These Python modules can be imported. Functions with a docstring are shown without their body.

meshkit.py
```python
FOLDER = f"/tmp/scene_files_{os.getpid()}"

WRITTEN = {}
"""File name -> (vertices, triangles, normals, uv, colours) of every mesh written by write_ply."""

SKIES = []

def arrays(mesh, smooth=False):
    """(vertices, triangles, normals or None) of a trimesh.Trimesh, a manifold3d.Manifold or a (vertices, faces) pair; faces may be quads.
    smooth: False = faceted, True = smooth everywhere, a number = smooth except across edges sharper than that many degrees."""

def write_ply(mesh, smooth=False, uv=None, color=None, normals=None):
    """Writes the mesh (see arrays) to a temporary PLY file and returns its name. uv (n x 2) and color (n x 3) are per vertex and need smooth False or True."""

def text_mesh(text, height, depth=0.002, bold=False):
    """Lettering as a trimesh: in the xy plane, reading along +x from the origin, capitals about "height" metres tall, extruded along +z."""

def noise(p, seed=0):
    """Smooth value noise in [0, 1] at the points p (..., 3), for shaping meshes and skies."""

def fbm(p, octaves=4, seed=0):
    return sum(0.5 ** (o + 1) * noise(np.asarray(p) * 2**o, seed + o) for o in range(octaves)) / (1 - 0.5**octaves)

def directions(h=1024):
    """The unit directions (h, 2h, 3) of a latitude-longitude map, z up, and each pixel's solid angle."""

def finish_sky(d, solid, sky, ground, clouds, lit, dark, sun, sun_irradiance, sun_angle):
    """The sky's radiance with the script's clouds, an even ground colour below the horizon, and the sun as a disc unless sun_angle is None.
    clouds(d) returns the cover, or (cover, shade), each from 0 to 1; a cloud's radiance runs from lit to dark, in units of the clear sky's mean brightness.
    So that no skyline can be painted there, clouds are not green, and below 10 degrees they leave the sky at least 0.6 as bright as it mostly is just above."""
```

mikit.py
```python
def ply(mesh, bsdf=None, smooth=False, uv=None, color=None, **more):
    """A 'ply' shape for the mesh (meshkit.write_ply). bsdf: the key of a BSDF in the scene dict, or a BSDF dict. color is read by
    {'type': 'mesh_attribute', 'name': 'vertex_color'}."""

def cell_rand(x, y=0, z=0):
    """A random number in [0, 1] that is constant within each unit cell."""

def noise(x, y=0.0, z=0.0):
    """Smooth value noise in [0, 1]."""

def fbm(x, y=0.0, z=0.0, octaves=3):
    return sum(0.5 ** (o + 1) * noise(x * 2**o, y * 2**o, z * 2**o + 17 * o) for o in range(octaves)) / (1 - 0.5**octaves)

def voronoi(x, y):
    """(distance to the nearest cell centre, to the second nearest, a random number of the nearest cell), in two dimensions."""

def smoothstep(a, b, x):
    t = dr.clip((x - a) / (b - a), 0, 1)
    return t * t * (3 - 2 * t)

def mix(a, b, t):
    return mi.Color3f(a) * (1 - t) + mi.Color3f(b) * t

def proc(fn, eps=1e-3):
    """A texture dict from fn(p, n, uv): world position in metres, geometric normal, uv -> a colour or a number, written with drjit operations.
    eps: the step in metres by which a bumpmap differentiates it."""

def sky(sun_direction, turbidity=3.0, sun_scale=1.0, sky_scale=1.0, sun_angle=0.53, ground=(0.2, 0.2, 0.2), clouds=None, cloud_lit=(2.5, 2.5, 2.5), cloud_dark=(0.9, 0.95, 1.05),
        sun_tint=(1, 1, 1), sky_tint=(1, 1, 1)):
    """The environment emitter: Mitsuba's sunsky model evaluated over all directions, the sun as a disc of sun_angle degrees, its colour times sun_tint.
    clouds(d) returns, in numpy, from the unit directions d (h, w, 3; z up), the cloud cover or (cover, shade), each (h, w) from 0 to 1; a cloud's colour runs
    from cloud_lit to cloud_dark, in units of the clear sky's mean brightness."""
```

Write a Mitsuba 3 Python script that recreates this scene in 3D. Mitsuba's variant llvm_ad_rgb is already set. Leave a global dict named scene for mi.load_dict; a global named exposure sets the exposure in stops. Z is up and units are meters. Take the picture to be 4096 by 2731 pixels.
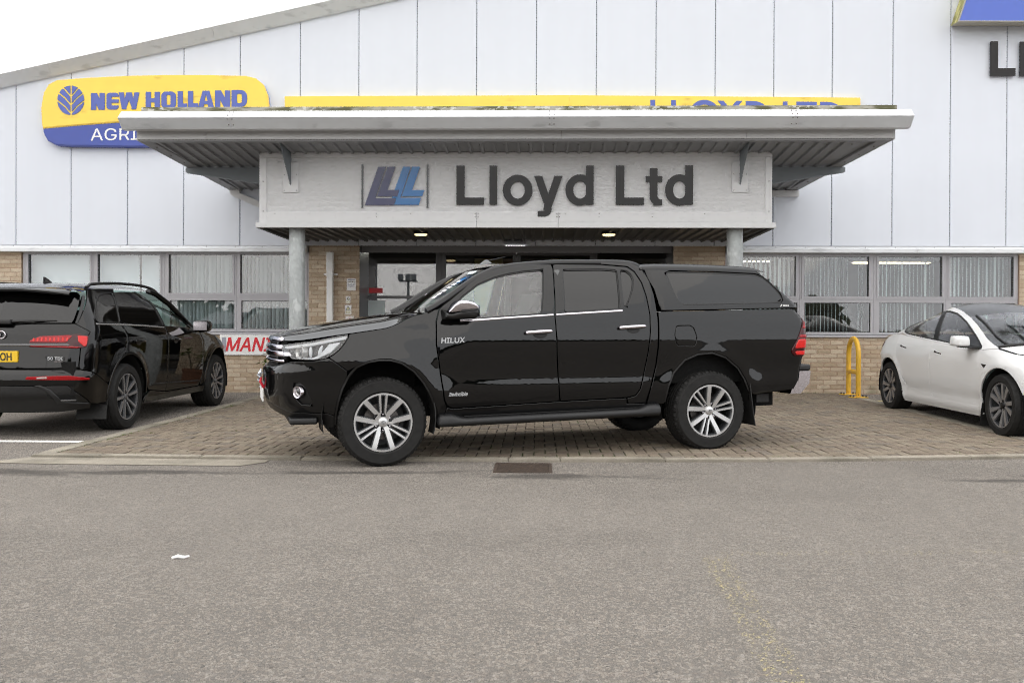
"""Black pickup with a hardtop on the block paving of a dealership forecourt, overcast daylight. Units: metres, z up, y into the picture (along the wall's normal)."""
import math, random
import numpy as np
import drjit as dr
import mitsuba as mi
import trimesh
import mikit, meshkit
import shapely
from mikit import ply, proc, noise, fbm, voronoi, cell_rand, smoothstep, mix
from scipy.interpolate import PchipInterpolator, CubicSpline
from scipy.spatial import Delaunay
from shapely.geometry import Polygon, MultiPolygon, Point, LineString, box as sbox
from shapely.ops import unary_union
from shapely import affinity

T = mi.ScalarTransform4f
rng = np.random.default_rng(7)
scene, labels = {}, {}

# ---------------------------------------------------------------- camera, sky, exposure
EYE = np.array([0.0, 0.0, 1.19])
YAW, PITCH, ROLL = math.radians(1.655), math.radians(-0.33), math.radians(0.25)
FWD = np.array([-math.sin(YAW) * math.cos(PITCH), math.cos(YAW) * math.cos(PITCH), math.sin(PITCH)])
_r = np.cross(FWD, [0, 0, 1.0]); _r /= np.linalg.norm(_r)
UP = math.cos(ROLL) * np.cross(_r, FWD) - math.sin(ROLL) * _r
scene["camera"] = {"type": "perspective", "fov": 59.27, "fov_axis": "x", "near_clip": 0.05, "far_clip": 900.0,
                   "to_world": T().look_at(origin=EYE.tolist(), target=(EYE + FWD).tolist(), up=UP.tolist())}
exposure = 3.1


def overcast(d):
    n = meshkit.fbm(np.stack([d[..., 0] * 2.2, d[..., 1] * 2.2, d[..., 2] * 5.0], -1) + 3.1, 4, 5)
    return np.ones(d.shape[:2]), np.clip((n - 0.35) * 1.1, 0, 1) * 0.8


scene["sky"] = mikit.sky([-0.35, -0.6, 0.8], turbidity=3.0, sun_scale=0.10, sun_angle=120.0, clouds=overcast, cloud_lit=(2.35, 2.38, 2.42), cloud_dark=(1.75, 1.82, 1.92), ground=(0.15, 0.15, 0.15))

# ---------------------------------------------------------------- helpers
GX, GY = 0.003, 0.0153          # the yard falls gently away from the building


def gz(x, y):
    return GX * x + GY * y


def bump_key(key):
    if key not in scene:
        return key
    k = 1
    while f"{key}_{k:03d}" in scene:
        k += 1
    return f"{key}_{k:03d}"


_used = set()


def name(key):
    """The key of a new thing or part, numbered if it is taken."""
    k, n = key, 0
    while k in _used:
        n += 1
        k = f"{key}_{n:03d}"
    _used.add(k)
    return k


def add(key, mesh, bsdf, smooth=False, **more):
    k = name(key)
    if isinstance(mesh, (list, tuple)) and len(mesh) and not isinstance(mesh[0], np.ndarray):
        mesh = trimesh.util.concatenate(mesh)
    scene[k] = ply(mesh, bsdf, smooth=smooth, **more)
    return k


def thing(key, label, category, group=None, kind=None):
    k = name(key)
    labels[k] = {"label": label, "category": category}
    if group:
        labels[k]["group"] = group
    if kind:
        labels[k]["kind"] = kind
    return k


def tag(k, label, category=None, group=None, kind=None):
    labels[k] = {"label": label}
    if category:
        labels[k]["category"] = category
    if group:
        labels[k]["group"] = group
    if kind:
        labels[k]["kind"] = kind
    return k


def bx(x0, x1, y0, y1, z0, z1):
    return trimesh.creation.box(bounds=[[min(x0, x1), min(y0, y1), min(z0, z1)], [max(x0, x1), max(y0, y1), max(z0, z1)]])


def cbx(x0, x1, y0, y1, z0, z1, c=0.004):
    """A box with chamfered edges (its convex hull)."""
    x0, x1, y0, y1, z0, z1 = min(x0, x1), max(x0, x1), min(y0, y1), max(y0, y1), min(z0, z1), max(z0, z1)
    P = []
    for x, sx in ((x0, 1), (x1, -1)):
        for y, sy in ((y0, 1), (y1, -1)):
            for z, sz in ((z0, 1), (z1, -1)):
                P += [(x + sx * c, y + sy * c, z), (x + sx * c, y, z + sz * c), (x, y + sy * c, z + sz * c)]
    return trimesh.convex.convex_hull(np.array(P))


def extr(poly, d):
    if isinstance(poly, MultiPolygon):
        return trimesh.util.concatenate([extr(g, d) for g in poly.geoms if g.area > 1e-9])
    return trimesh.creation.extrude_polygon(poly, d, engine="earcut")


def wall_poly(poly, y, d, c=None):
    """A polygon in (x, z) stood up on the wall: front face at y - d, back at y."""
    m = extr(poly, d)
    v = m.vertices
    return trimesh.Trimesh(np.stack([v[:, 0], y - v[:, 2], v[:, 1]], 1), m.faces, process=False)


def along_x(profile, x0, x1):
    """A closed (y, z) profile drawn out along x."""
    m = extr(Polygon(profile), x1 - x0)
    v = m.vertices
    return trimesh.Trimesh(np.stack([x0 + v[:, 2], v[:, 0], v[:, 1]], 1), m.faces, process=False)


def fix(m):
    m = trimesh.Trimesh(np.asarray(m.vertices), np.asarray(m.faces), process=True)
    trimesh.repair.fix_normals(m)
    return m


def tube(points, r, n=10, closed_ends=True):
    p = np.asarray(points, float)
    r = np.broadcast_to(r, (len(p),))
    t = np.gradient(p, axis=0)
    t /= np.linalg.norm(t, axis=1, keepdims=True) + 1e-12
    a = np.zeros_like(p)
    prev = np.array([0.0, 0, 1]) if abs(t[0][2]) < 0.9 else np.array([1.0, 0, 0])
    for i in range(len(p)):
        v = prev - t[i] * (prev @ t[i])
        a[i] = prev = v / (np.linalg.norm(v) + 1e-12)
    b = np.cross(t, a)
    th = np.arange(n) * 2 * np.pi / n
    V = (p[:, None] + r[:, None, None] * (np.cos(th)[None, :, None] * a[:, None] + np.sin(th)[None, :, None] * b[:, None])).reshape(-1, 3)
    F = []
    for i in range(len(p) - 1):
        for j in range(n):
            q = [i * n + j, i * n + (j + 1) % n, (i + 1) * n + (j + 1) % n, (i + 1) * n + j]
            F += [[q[0], q[1], q[2]], [q[0], q[2], q[3]]]
    if closed_ends:
        V = np.vstack([V, p[:1], p[-1:]])
        k = len(V)
        for j in range(n):
            F += [[(j + 1) % n, j, k - 2], [(len(p) - 1) * n + j, (len(p) - 1) * n + (j + 1) % n, k - 1]]
    return trimesh.Trimesh(V, np.array(F), process=False)


def lathe(prof, n=48, axis="y"):
    """(radius, along) pairs turned about the axis."""
    pr = np.array(prof, float)
    th = np.arange(n) * 2 * np.pi / n
    V = np.stack([pr[:, None, 0] * np.cos(th), np.broadcast_to(pr[:, None, 1], (len(pr), n)), pr[:, None, 0] * np.sin(th)], -1).reshape(-1, 3)
    i, j = np.meshgrid(np.arange(len(pr) - 1), np.arange(n), indexing="ij")
    q = np.stack([i * n + j, i * n + (j + 1) % n, (i + 1) * n + (j + 1) % n, (i + 1) * n + j], -1).reshape(-1, 4)
    m = trimesh.Trimesh(V, np.vstack([q[:, [0, 1, 2]], q[:, [0, 2, 3]]]), process=False)
    if axis == "z":
        m.vertices = m.vertices[:, [0, 2, 1]]
        m.faces = m.faces[:, ::-1]
    return m


def moved(m, M):
    """The mesh under a 4 x 4 matrix; mirrored faces are turned back."""
    if isinstance(m, (list, tuple)):
        m = trimesh.util.concatenate(m)
    M = np.asarray(M, float)
    v = m.vertices @ M[:3, :3].T + M[:3, 3]
    f = m.faces[:, ::-1] if np.linalg.det(M[:3, :3]) < 0 else m.faces
    return trimesh.Trimesh(v, f, process=False)


def mat(o, ex, ey, ez):
    M = np.eye(4)
    M[:3, 0], M[:3, 1], M[:3, 2], M[:3, 3] = ex, ey, ez, o
    return M


def text(s, h, depth=0.002, bold=False, grow=0.0):
    """Lettering in the xy plane as a polygon-thick mesh; grow fattens the strokes."""
    return meshkit.text_mesh(s, h, depth, bold)


def text_wall(s, x, y, z, h, depth=0.004, bold=False, width=None):
    """Lettering on a wall facing -y, its baseline's left end at (x, z); width squeezes it to that length."""
    m = meshkit.text_mesh(s, h, depth, bold)
    v = m.vertices.copy()
    if width:
        v[:, 0] = (v[:, 0] - v[:, 0].min()) * width / (v[:, 0].max() - v[:, 0].min())
    return trimesh.Trimesh(np.stack([x + v[:, 0], y - v[:, 2], z + v[:, 1]], 1), m.faces, process=False)
def pch(pts):
    """Smooth monotone curve through (a, b) points, clamped at its ends."""
    a = np.array(sorted(pts), float)
    c = PchipInterpolator(a[:, 0], a[:, 1])
    return lambda t: c(np.clip(t, a[0, 0], a[-1, 0]))


def spl(pts):
    a = np.array(sorted(pts), float)
    c = CubicSpline(a[:, 0], a[:, 1], bc_type="natural")
    return lambda t: c(np.clip(t, a[0, 0], a[-1, 0]))


class Shell:
    """A body surface: at every height z a plan outline that runs from the nose's middle round the corner, along the flank (u = x there) and round the tail.
    u is the length along that outline; the surface is given for the flank y > 0."""

    def __init__(s, w, x0, x1, a0, a1, p0=3.0, p1=3.0):
        s.w, s.x0, s.x1, s.a0, s.a1, s.p0, s.p1 = w, x0, x1, a0, a1, p0, p1
        th = np.linspace(0, 1, 70)
        s.th = (th * th * (3 - 2 * th)) * np.pi / 2

    def _corner(s, d, a, b, p):
        c, q = np.cos(s.th), np.sin(s.th)
        X, Y = a[:, None] * np.clip(q, 0, 1)[None] ** (2 / p), b[:, None] * np.clip(c, 0, 1)[None] ** (2 / p)
        L = np.concatenate([np.zeros((len(a), 1)), np.cumsum(np.hypot(np.diff(X, axis=1), np.diff(Y, axis=1)), 1)], 1)
        d = np.clip(d, 0, L[:, -1] * 0.9999)
        i = np.clip((L < d[:, None]).sum(1), 1, L.shape[1] - 1)
        r = np.arange(len(a))
        t = (d - L[r, i - 1]) / np.maximum(L[r, i] - L[r, i - 1], 1e-9)
        return X[r, i - 1] + t * (X[r, i] - X[r, i - 1]), Y[r, i - 1] + t * (Y[r, i] - Y[r, i - 1])

    def __call__(s, u, z):
        u, z = np.broadcast_arrays(np.atleast_1d(np.asarray(u, float)), np.asarray(z, float))
        u, z = u.ravel(), z.ravel()
        a0, a1 = s.a0(z) + 0 * z, s.a1(z) + 0 * z
        xa, xb = s.x0(z) + a0, s.x1(z) - a1
        x = np.clip(u, xa, xb)
        y = s.w(x, z)
        P = np.stack([x, y, z], 1)
        for m, sg, e, a, p in ((u < xa, -1, xa, a0, s.p0), (u > xb, 1, xb, a1, s.p1)):
            if m.any():
                dx, yy = s._corner(np.abs(u - e)[m], a[m], y[m], p)
                P[m, 0], P[m, 1] = e[m] + sg * dx, yy
        return P

    def normal(s, u, z, h=0.004):
        du, dz = s(u + h, z) - s(u - h, z), s(u, z + h) - s(u, z - h)
        n = np.cross(dz, du)
        return n / (np.linalg.norm(n, axis=1, keepdims=True) + 1e-12)

    def off(s, u, z, d):
        return s(u, z) + s.normal(u, z) * np.asarray(d).reshape(-1, 1) if np.ndim(d) else s(u, z) + s.normal(u, z) * d


def ring(poly, ds):
    c = np.array(poly.exterior.coords if hasattr(poly, "exterior") else poly.coords)
    L = np.concatenate([[0], np.cumsum(np.hypot(*np.diff(c, axis=0).T))])
    n = max(int(L[-1] / ds), 8)
    t = np.union1d(np.linspace(0, L[-1], n + 1)[:-1], L[:-1])
    t = t[np.concatenate([[True], np.diff(t) > ds * 0.15])]
    return np.stack([np.interp(t, L, c[:, 0]), np.interp(t, L, c[:, 1])], 1)


def triangulate(poly, ds):
    """(points, triangles, boundary loops as index lists) of a polygon with inner points on a grid."""
    rings = [ring(poly.exterior, ds)] + [ring(LineString(i.coords) if False else i, ds) for i in poly.interiors]
    x0, y0, x1, y1 = poly.bounds
    g = np.stack(np.meshgrid(np.arange(x0 + ds * 0.37, x1, ds), np.arange(y0 + ds * 0.41, y1, ds)), -1).reshape(-1, 2)
    if len(g):
        ins = poly.buffer(-ds * 0.45)
        g = g[shapely.contains_xy(ins, g[:, 0], g[:, 1])] if not ins.is_empty else g[:0]
    pts = np.vstack(rings + [g])
    tri = Delaunay(pts).simplices
    c = pts[tri].mean(1)
    tri = tri[shapely.contains_xy(poly.buffer(1e-6), c[:, 0], c[:, 1])]
    a, b, d = pts[tri[:, 0]], pts[tri[:, 1]], pts[tri[:, 2]]
    ar = (b[:, 0] - a[:, 0]) * (d[:, 1] - a[:, 1]) - (b[:, 1] - a[:, 1]) * (d[:, 0] - a[:, 0])
    tri = tri[np.abs(ar) > 1e-10]
    ar = ar[np.abs(ar) > 1e-10]
    tri[ar < 0] = tri[ar < 0][:, ::-1]
    loops, k = [], 0
    for r in rings:
        loops.append(np.arange(k, k + len(r)))
        k += len(r)
    return pts, tri, loops


def panel(sh, poly, ds=0.03, off=0.0, edge=0.004, deep=0.02):
    """A sheet-metal panel on a Shell (or any (u, z) -> points map with .normal): the polygon's surface with rolled edges that go in by deep."""
    if isinstance(poly, MultiPolygon):
        return trimesh.util.concatenate([panel(sh, g, ds, off, edge, deep) for g in poly.geoms if g.area > 1e-5])
    inner = poly.buffer(-edge, join_style=1)
    if isinstance(inner, MultiPolygon):
        inner = max(inner.geoms, key=lambda g: g.area)
    if inner.is_empty:
        inner = poly
    pts, tri, loops = triangulate(inner, ds)
    V = [sh.off(pts[:, 0], pts[:, 1], off)]
    Fc = [tri[:, ::-1]]
    n = len(pts)
    for lp in loops:
        p = pts[lp]
        t = np.roll(p, -1, 0) - np.roll(p, 1, 0)
        t /= np.linalg.norm(t, axis=1, keepdims=True) + 1e-12
        o = np.stack([t[:, 1], -t[:, 0]], 1)
        cc = p + o * edge * 0.3
        if shapely.contains_xy(inner, cc[:, 0], cc[:, 1]).mean() > 0.5:
            o = -o
        prev = lp
        fl = 1 if np.sum(p[:, 0] * np.roll(p[:, 1], -1) - p[:, 1] * np.roll(p[:, 0], -1)) > 0 else -1
        for k, (e, d) in enumerate(((edge * 0.7, -edge * 0.3), (edge, -edge), (edge, -deep))):
            q = p + o * e
            V.append(sh.off(q[:, 0], q[:, 1], off + d))
            cur = np.arange(n, n + len(lp))
            n += len(lp)
            a, b, c, dd = prev, np.roll(prev, -1), np.roll(cur, -1), cur
            f = np.vstack([np.stack([a, b, c], 1), np.stack([a, c, dd], 1)])
            Fc.append(f if fl > 0 else f[:, ::-1])
            prev = cur
    V, Fc = np.vstack(V), np.vstack(Fc)
    return trimesh.Trimesh(V, Fc, process=False)


def smooth_poly(pts, r=0.02, n=2):
    """A closed polygon with its corners rounded by r."""
    g = Polygon(pts)
    if not g.is_valid:
        g = g.buffer(0)
    return g.buffer(-r).buffer(2 * r).buffer(-r) if r else g


def grid_mesh(P):
    """P (n, m, 3) -> mesh."""
    n, m = P.shape[:2]
    i, j = np.meshgrid(np.arange(n - 1), np.arange(m - 1), indexing="ij")
    a = (i * m + j).ravel()
    f = np.vstack([np.stack([a, a + 1, a + m + 1], 1), np.stack([a, a + m + 1, a + m], 1)])
    return trimesh.Trimesh(P.reshape(-1, 3), f, process=False)

# ---------------------------------------------------------------- materials
def pri(base, rough=0.5, **k):
    b = {"type": "rgb", "value": list(map(float, base))} if isinstance(base, (tuple, list)) else base
    d = {"type": "principled", "base_color": b, "roughness": rough if isinstance(rough, dict) else float(rough)}
    d.update({a: (v if isinstance(v, dict) else float(v)) for a, v in k.items()})
    return {"type": "twosided", "bsdf": d}


def plastic(base, ior=1.5):
    return {"type": "twosided", "bsdf": {"type": "plastic", "diffuse_reflectance": {"type": "rgb", "value": list(map(float, base))}, "int_ior": float(ior), "nonlinear": True}}


def rplastic(base, alpha=0.1, ior=1.5):
    return {"type": "twosided", "bsdf": {"type": "roughplastic", "diffuse_reflectance": {"type": "rgb", "value": list(map(float, base))}, "int_ior": float(ior), "alpha": float(alpha), "nonlinear": True}}


def glass(tr, ior=1.5):
    return {"type": "thindielectric", "int_ior": float(ior), "specular_transmittance": {"type": "rgb", "value": list(map(float, tr))}}


def asphalt_col(p, n, uv):
    d1, d2, c = voronoi(p.x * 95, p.y * 95)
    e1, e2, c2 = voronoi(p.x * 38 + 7.3, p.y * 38)
    patch = fbm(p.x * 0.55, p.y * 0.9, 2.0, 4)
    fine = fbm(p.x * 7, p.y * 7, 5.0, 3)
    v = 0.205 * (0.68 + 0.62 * c * c + 0.22 * smoothstep(0.75, 0.97, c2)) * (0.93 + 0.14 * patch) * (0.92 + 0.16 * fine)
    gap = smoothstep(0.02, 0.16, d2 - d1)
    v = v * (0.35 + 0.65 * gap)
    warm = mix((1.14, 1.0, 0.86), (1.06, 0.985, 0.90), cell_rand(dr.floor(p.x * 95), dr.floor(p.y * 95), 4))
    # damp, oily run where water stands along the kerb
    wob = (fbm(p.x * 1.6, p.y * 5.0, 9.0, 3) - 0.5) * 0.32
    band = smoothstep(0.22, 0.04, dr.abs(p.y - 7.12 - wob)) * smoothstep(0.44, 0.62, fbm(p.x * 1.1 + 4, p.y * 4, 3.0, 4))
    v = v * (1 - 0.55 * band)
    stain = smoothstep(0.62, 0.78, fbm(p.x * 0.9, p.y * 1.4, 12.0, 4))
    v = v * (1 - 0.07 * stain)
    return mi.Color3f(v) * warm


def asphalt_bump(p, n, uv):
    d1, d2, c = voronoi(p.x * 95, p.y * 95)
    e1, e2, c2 = voronoi(p.x * 38 + 7.3, p.y * 38)
    return smoothstep(0.0, 0.35, d2 - d1) * (0.4 + 0.6 * c) + 0.8 * smoothstep(0.0, 0.4, e2 - e1) * c2


def paver_tex(base, seed):
    def f(p, n, uv):
        g = fbm(p.x * 90 + seed, p.y * 90, p.z * 90, 2)
        s = fbm(p.x * 6 + seed, p.y * 6, p.z * 6, 3)
        t = cell_rand(dr.floor(p.x * 260), dr.floor(p.y * 260), seed)
        return mi.Color3f(base) * ((0.7 + 0.3 * g + 0.3 * s) * (0.86 + 0.28 * t))
    return proc(f)


def joint_tex(p, n, uv):
    m = smoothstep(0.5, 0.7, fbm(p.x * 2.2, p.y * 2.2, 1.0, 4))
    return mix((0.040, 0.034, 0.027), (0.036, 0.058, 0.016), m)


def concrete_tex(p, n, uv):
    g = fbm(p.x * 60, p.y * 60, p.z * 60, 2)
    s = fbm(p.x * 3, p.y * 3, p.z * 3, 4)
    t = cell_rand(dr.floor(p.x * 200), dr.floor(p.y * 200), dr.floor(p.z * 200))
    return mix((0.25, 0.225, 0.185), (0.165, 0.150, 0.12), smoothstep(0.4, 0.75, s)) * ((0.8 + 0.3 * g) * (0.88 + 0.24 * t))


def brick_tex(base, seed):
    def f(p, n, uv):
        g = fbm(p.x * 70 + seed, p.y * 70, p.z * 90, 2)
        s = fbm(p.x * 9 + seed, 2.0, p.z * 14, 3)
        dirt = smoothstep(0.52, 0.75, fbm(p.x * 3.0, 4.0, p.z * 3.0, 4)) * smoothstep(0.48, 0.26, p.z) * 0.7
        c = mi.Color3f(base) * (0.72 + 0.26 * g + 0.30 * s)
        return c * (1 - dirt) + mi.Color3f((0.13, 0.13, 0.08)) * dirt
    return proc(f)


def clad_tex(p, n, uv):
    streak = fbm(p.x * 9.0, 1.0, p.z * 0.35, 3)
    cloud = fbm(p.x * 0.7, 2.0, p.z * 0.8, 4)
    k = 0.96 + 0.025 * streak + 0.03 * cloud
    return mi.Color3f((0.655, 0.69, 0.755)) * k


def gutter_tex(p, n, uv):
    s = smoothstep(0.6, 0.8, fbm(p.x * 4.0, p.y * 4.0, p.z * 9.0, 4))
    return mi.Color3f((0.66, 0.68, 0.70)) * (0.95 + 0.08 * fbm(p.x * 6, 1.0, p.z * 6, 2) - 0.22 * s)


def lichen_tex(p, n, uv):
    a = fbm(p.x * 5.0, p.y * 5.0, p.z * 16.0, 4)
    b = fbm(p.x * 22.0, 3.0, p.z * 30.0, 3)
    w = 0.7 * smoothstep(0.58, 0.66, b) * smoothstep(0.52, 0.66, fbm(p.x * 1.3, 8.0, 1.0, 3))
    c = mix((0.36, 0.35, 0.30), (0.10, 0.10, 0.055), smoothstep(0.35, 0.65, a))
    return c * (1 - w) + mi.Color3f((0.62, 0.62, 0.58)) * w


def board_tex(p, n, uv):
    s = smoothstep(0.62, 0.85, fbm(p.x * 3.0, p.y * 3.0, p.z * 5.0, 4))
    f = fbm(p.x * 14, 1.0, p.z * 2.0, 3)
    sp = smoothstep(0.80, 0.88, noise(p.x * 19, 1.0, p.z * 19))
    return mi.Color3f((0.62, 0.625, 0.63)) * (0.98 + 0.04 * f - 0.05 * s - 0.04 * sp)


def galv_tex(p, n, uv):
    d1, d2, c = voronoi(p.x * 30 + p.y * 17, p.z * 22)
    s = fbm(p.x * 8, p.y * 8, p.z * 2.5, 4)
    w = smoothstep(0.60, 0.72, fbm(p.x * 16, p.y * 16, p.z * 5.0, 4))
    return mi.Color3f((0.40, 0.425, 0.425)) * (0.72 + 0.18 * c + 0.32 * s) + mi.Color3f((0.13, 0.13, 0.13)) * w


def yellow_tex(p, n, uv):
    s = smoothstep(0.66, 0.85, fbm(p.x * 2.0, 1.0, p.z * 5.0, 4))
    return mi.Color3f((0.88, 0.63, 0.085)) * (0.96 + 0.06 * fbm(p.x * 3, 2.0, p.z * 3, 2)) * (1 - 0.30 * s)


def algae_tex(p, n, uv):
    s = fbm(p.x * 14, p.y * 14, p.z * 3, 4)
    return mix((0.42, 0.40, 0.16), (0.16, 0.15, 0.04), smoothstep(0.3, 0.7, s))


def hoop_tex(p, n, uv):
    w = smoothstep(0.62, 0.70, fbm(p.x * 30, p.y * 30, p.z * 14, 4)) * smoothstep(0.42, 0.28, p.z)
    c = mi.Color3f((0.72, 0.42, 0.035)) * (0.92 + 0.16 * fbm(p.x * 11, p.y * 11, p.z * 11, 3))
    return c * (1 - w) + mi.Color3f((0.13, 0.075, 0.035)) * w


def rust_tex(p, n, uv):
    s = fbm(p.x * 40, p.y * 40, 1.0, 4)
    return mix((0.030, 0.024, 0.020), (0.075, 0.050, 0.036), s)


def tyre_tex(p, n, uv):
    s = fbm(p.x * 26, p.y * 26, p.z * 26, 4)
    return mi.Color3f((0.011, 0.0108, 0.0105)) * (0.6 + 0.9 * s)


def leaf_tex(p, n, uv):
    return mix((0.05, 0.10, 0.025), (0.13, 0.16, 0.03), noise(p.x * 40, p.y * 40, p.z * 40))


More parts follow.
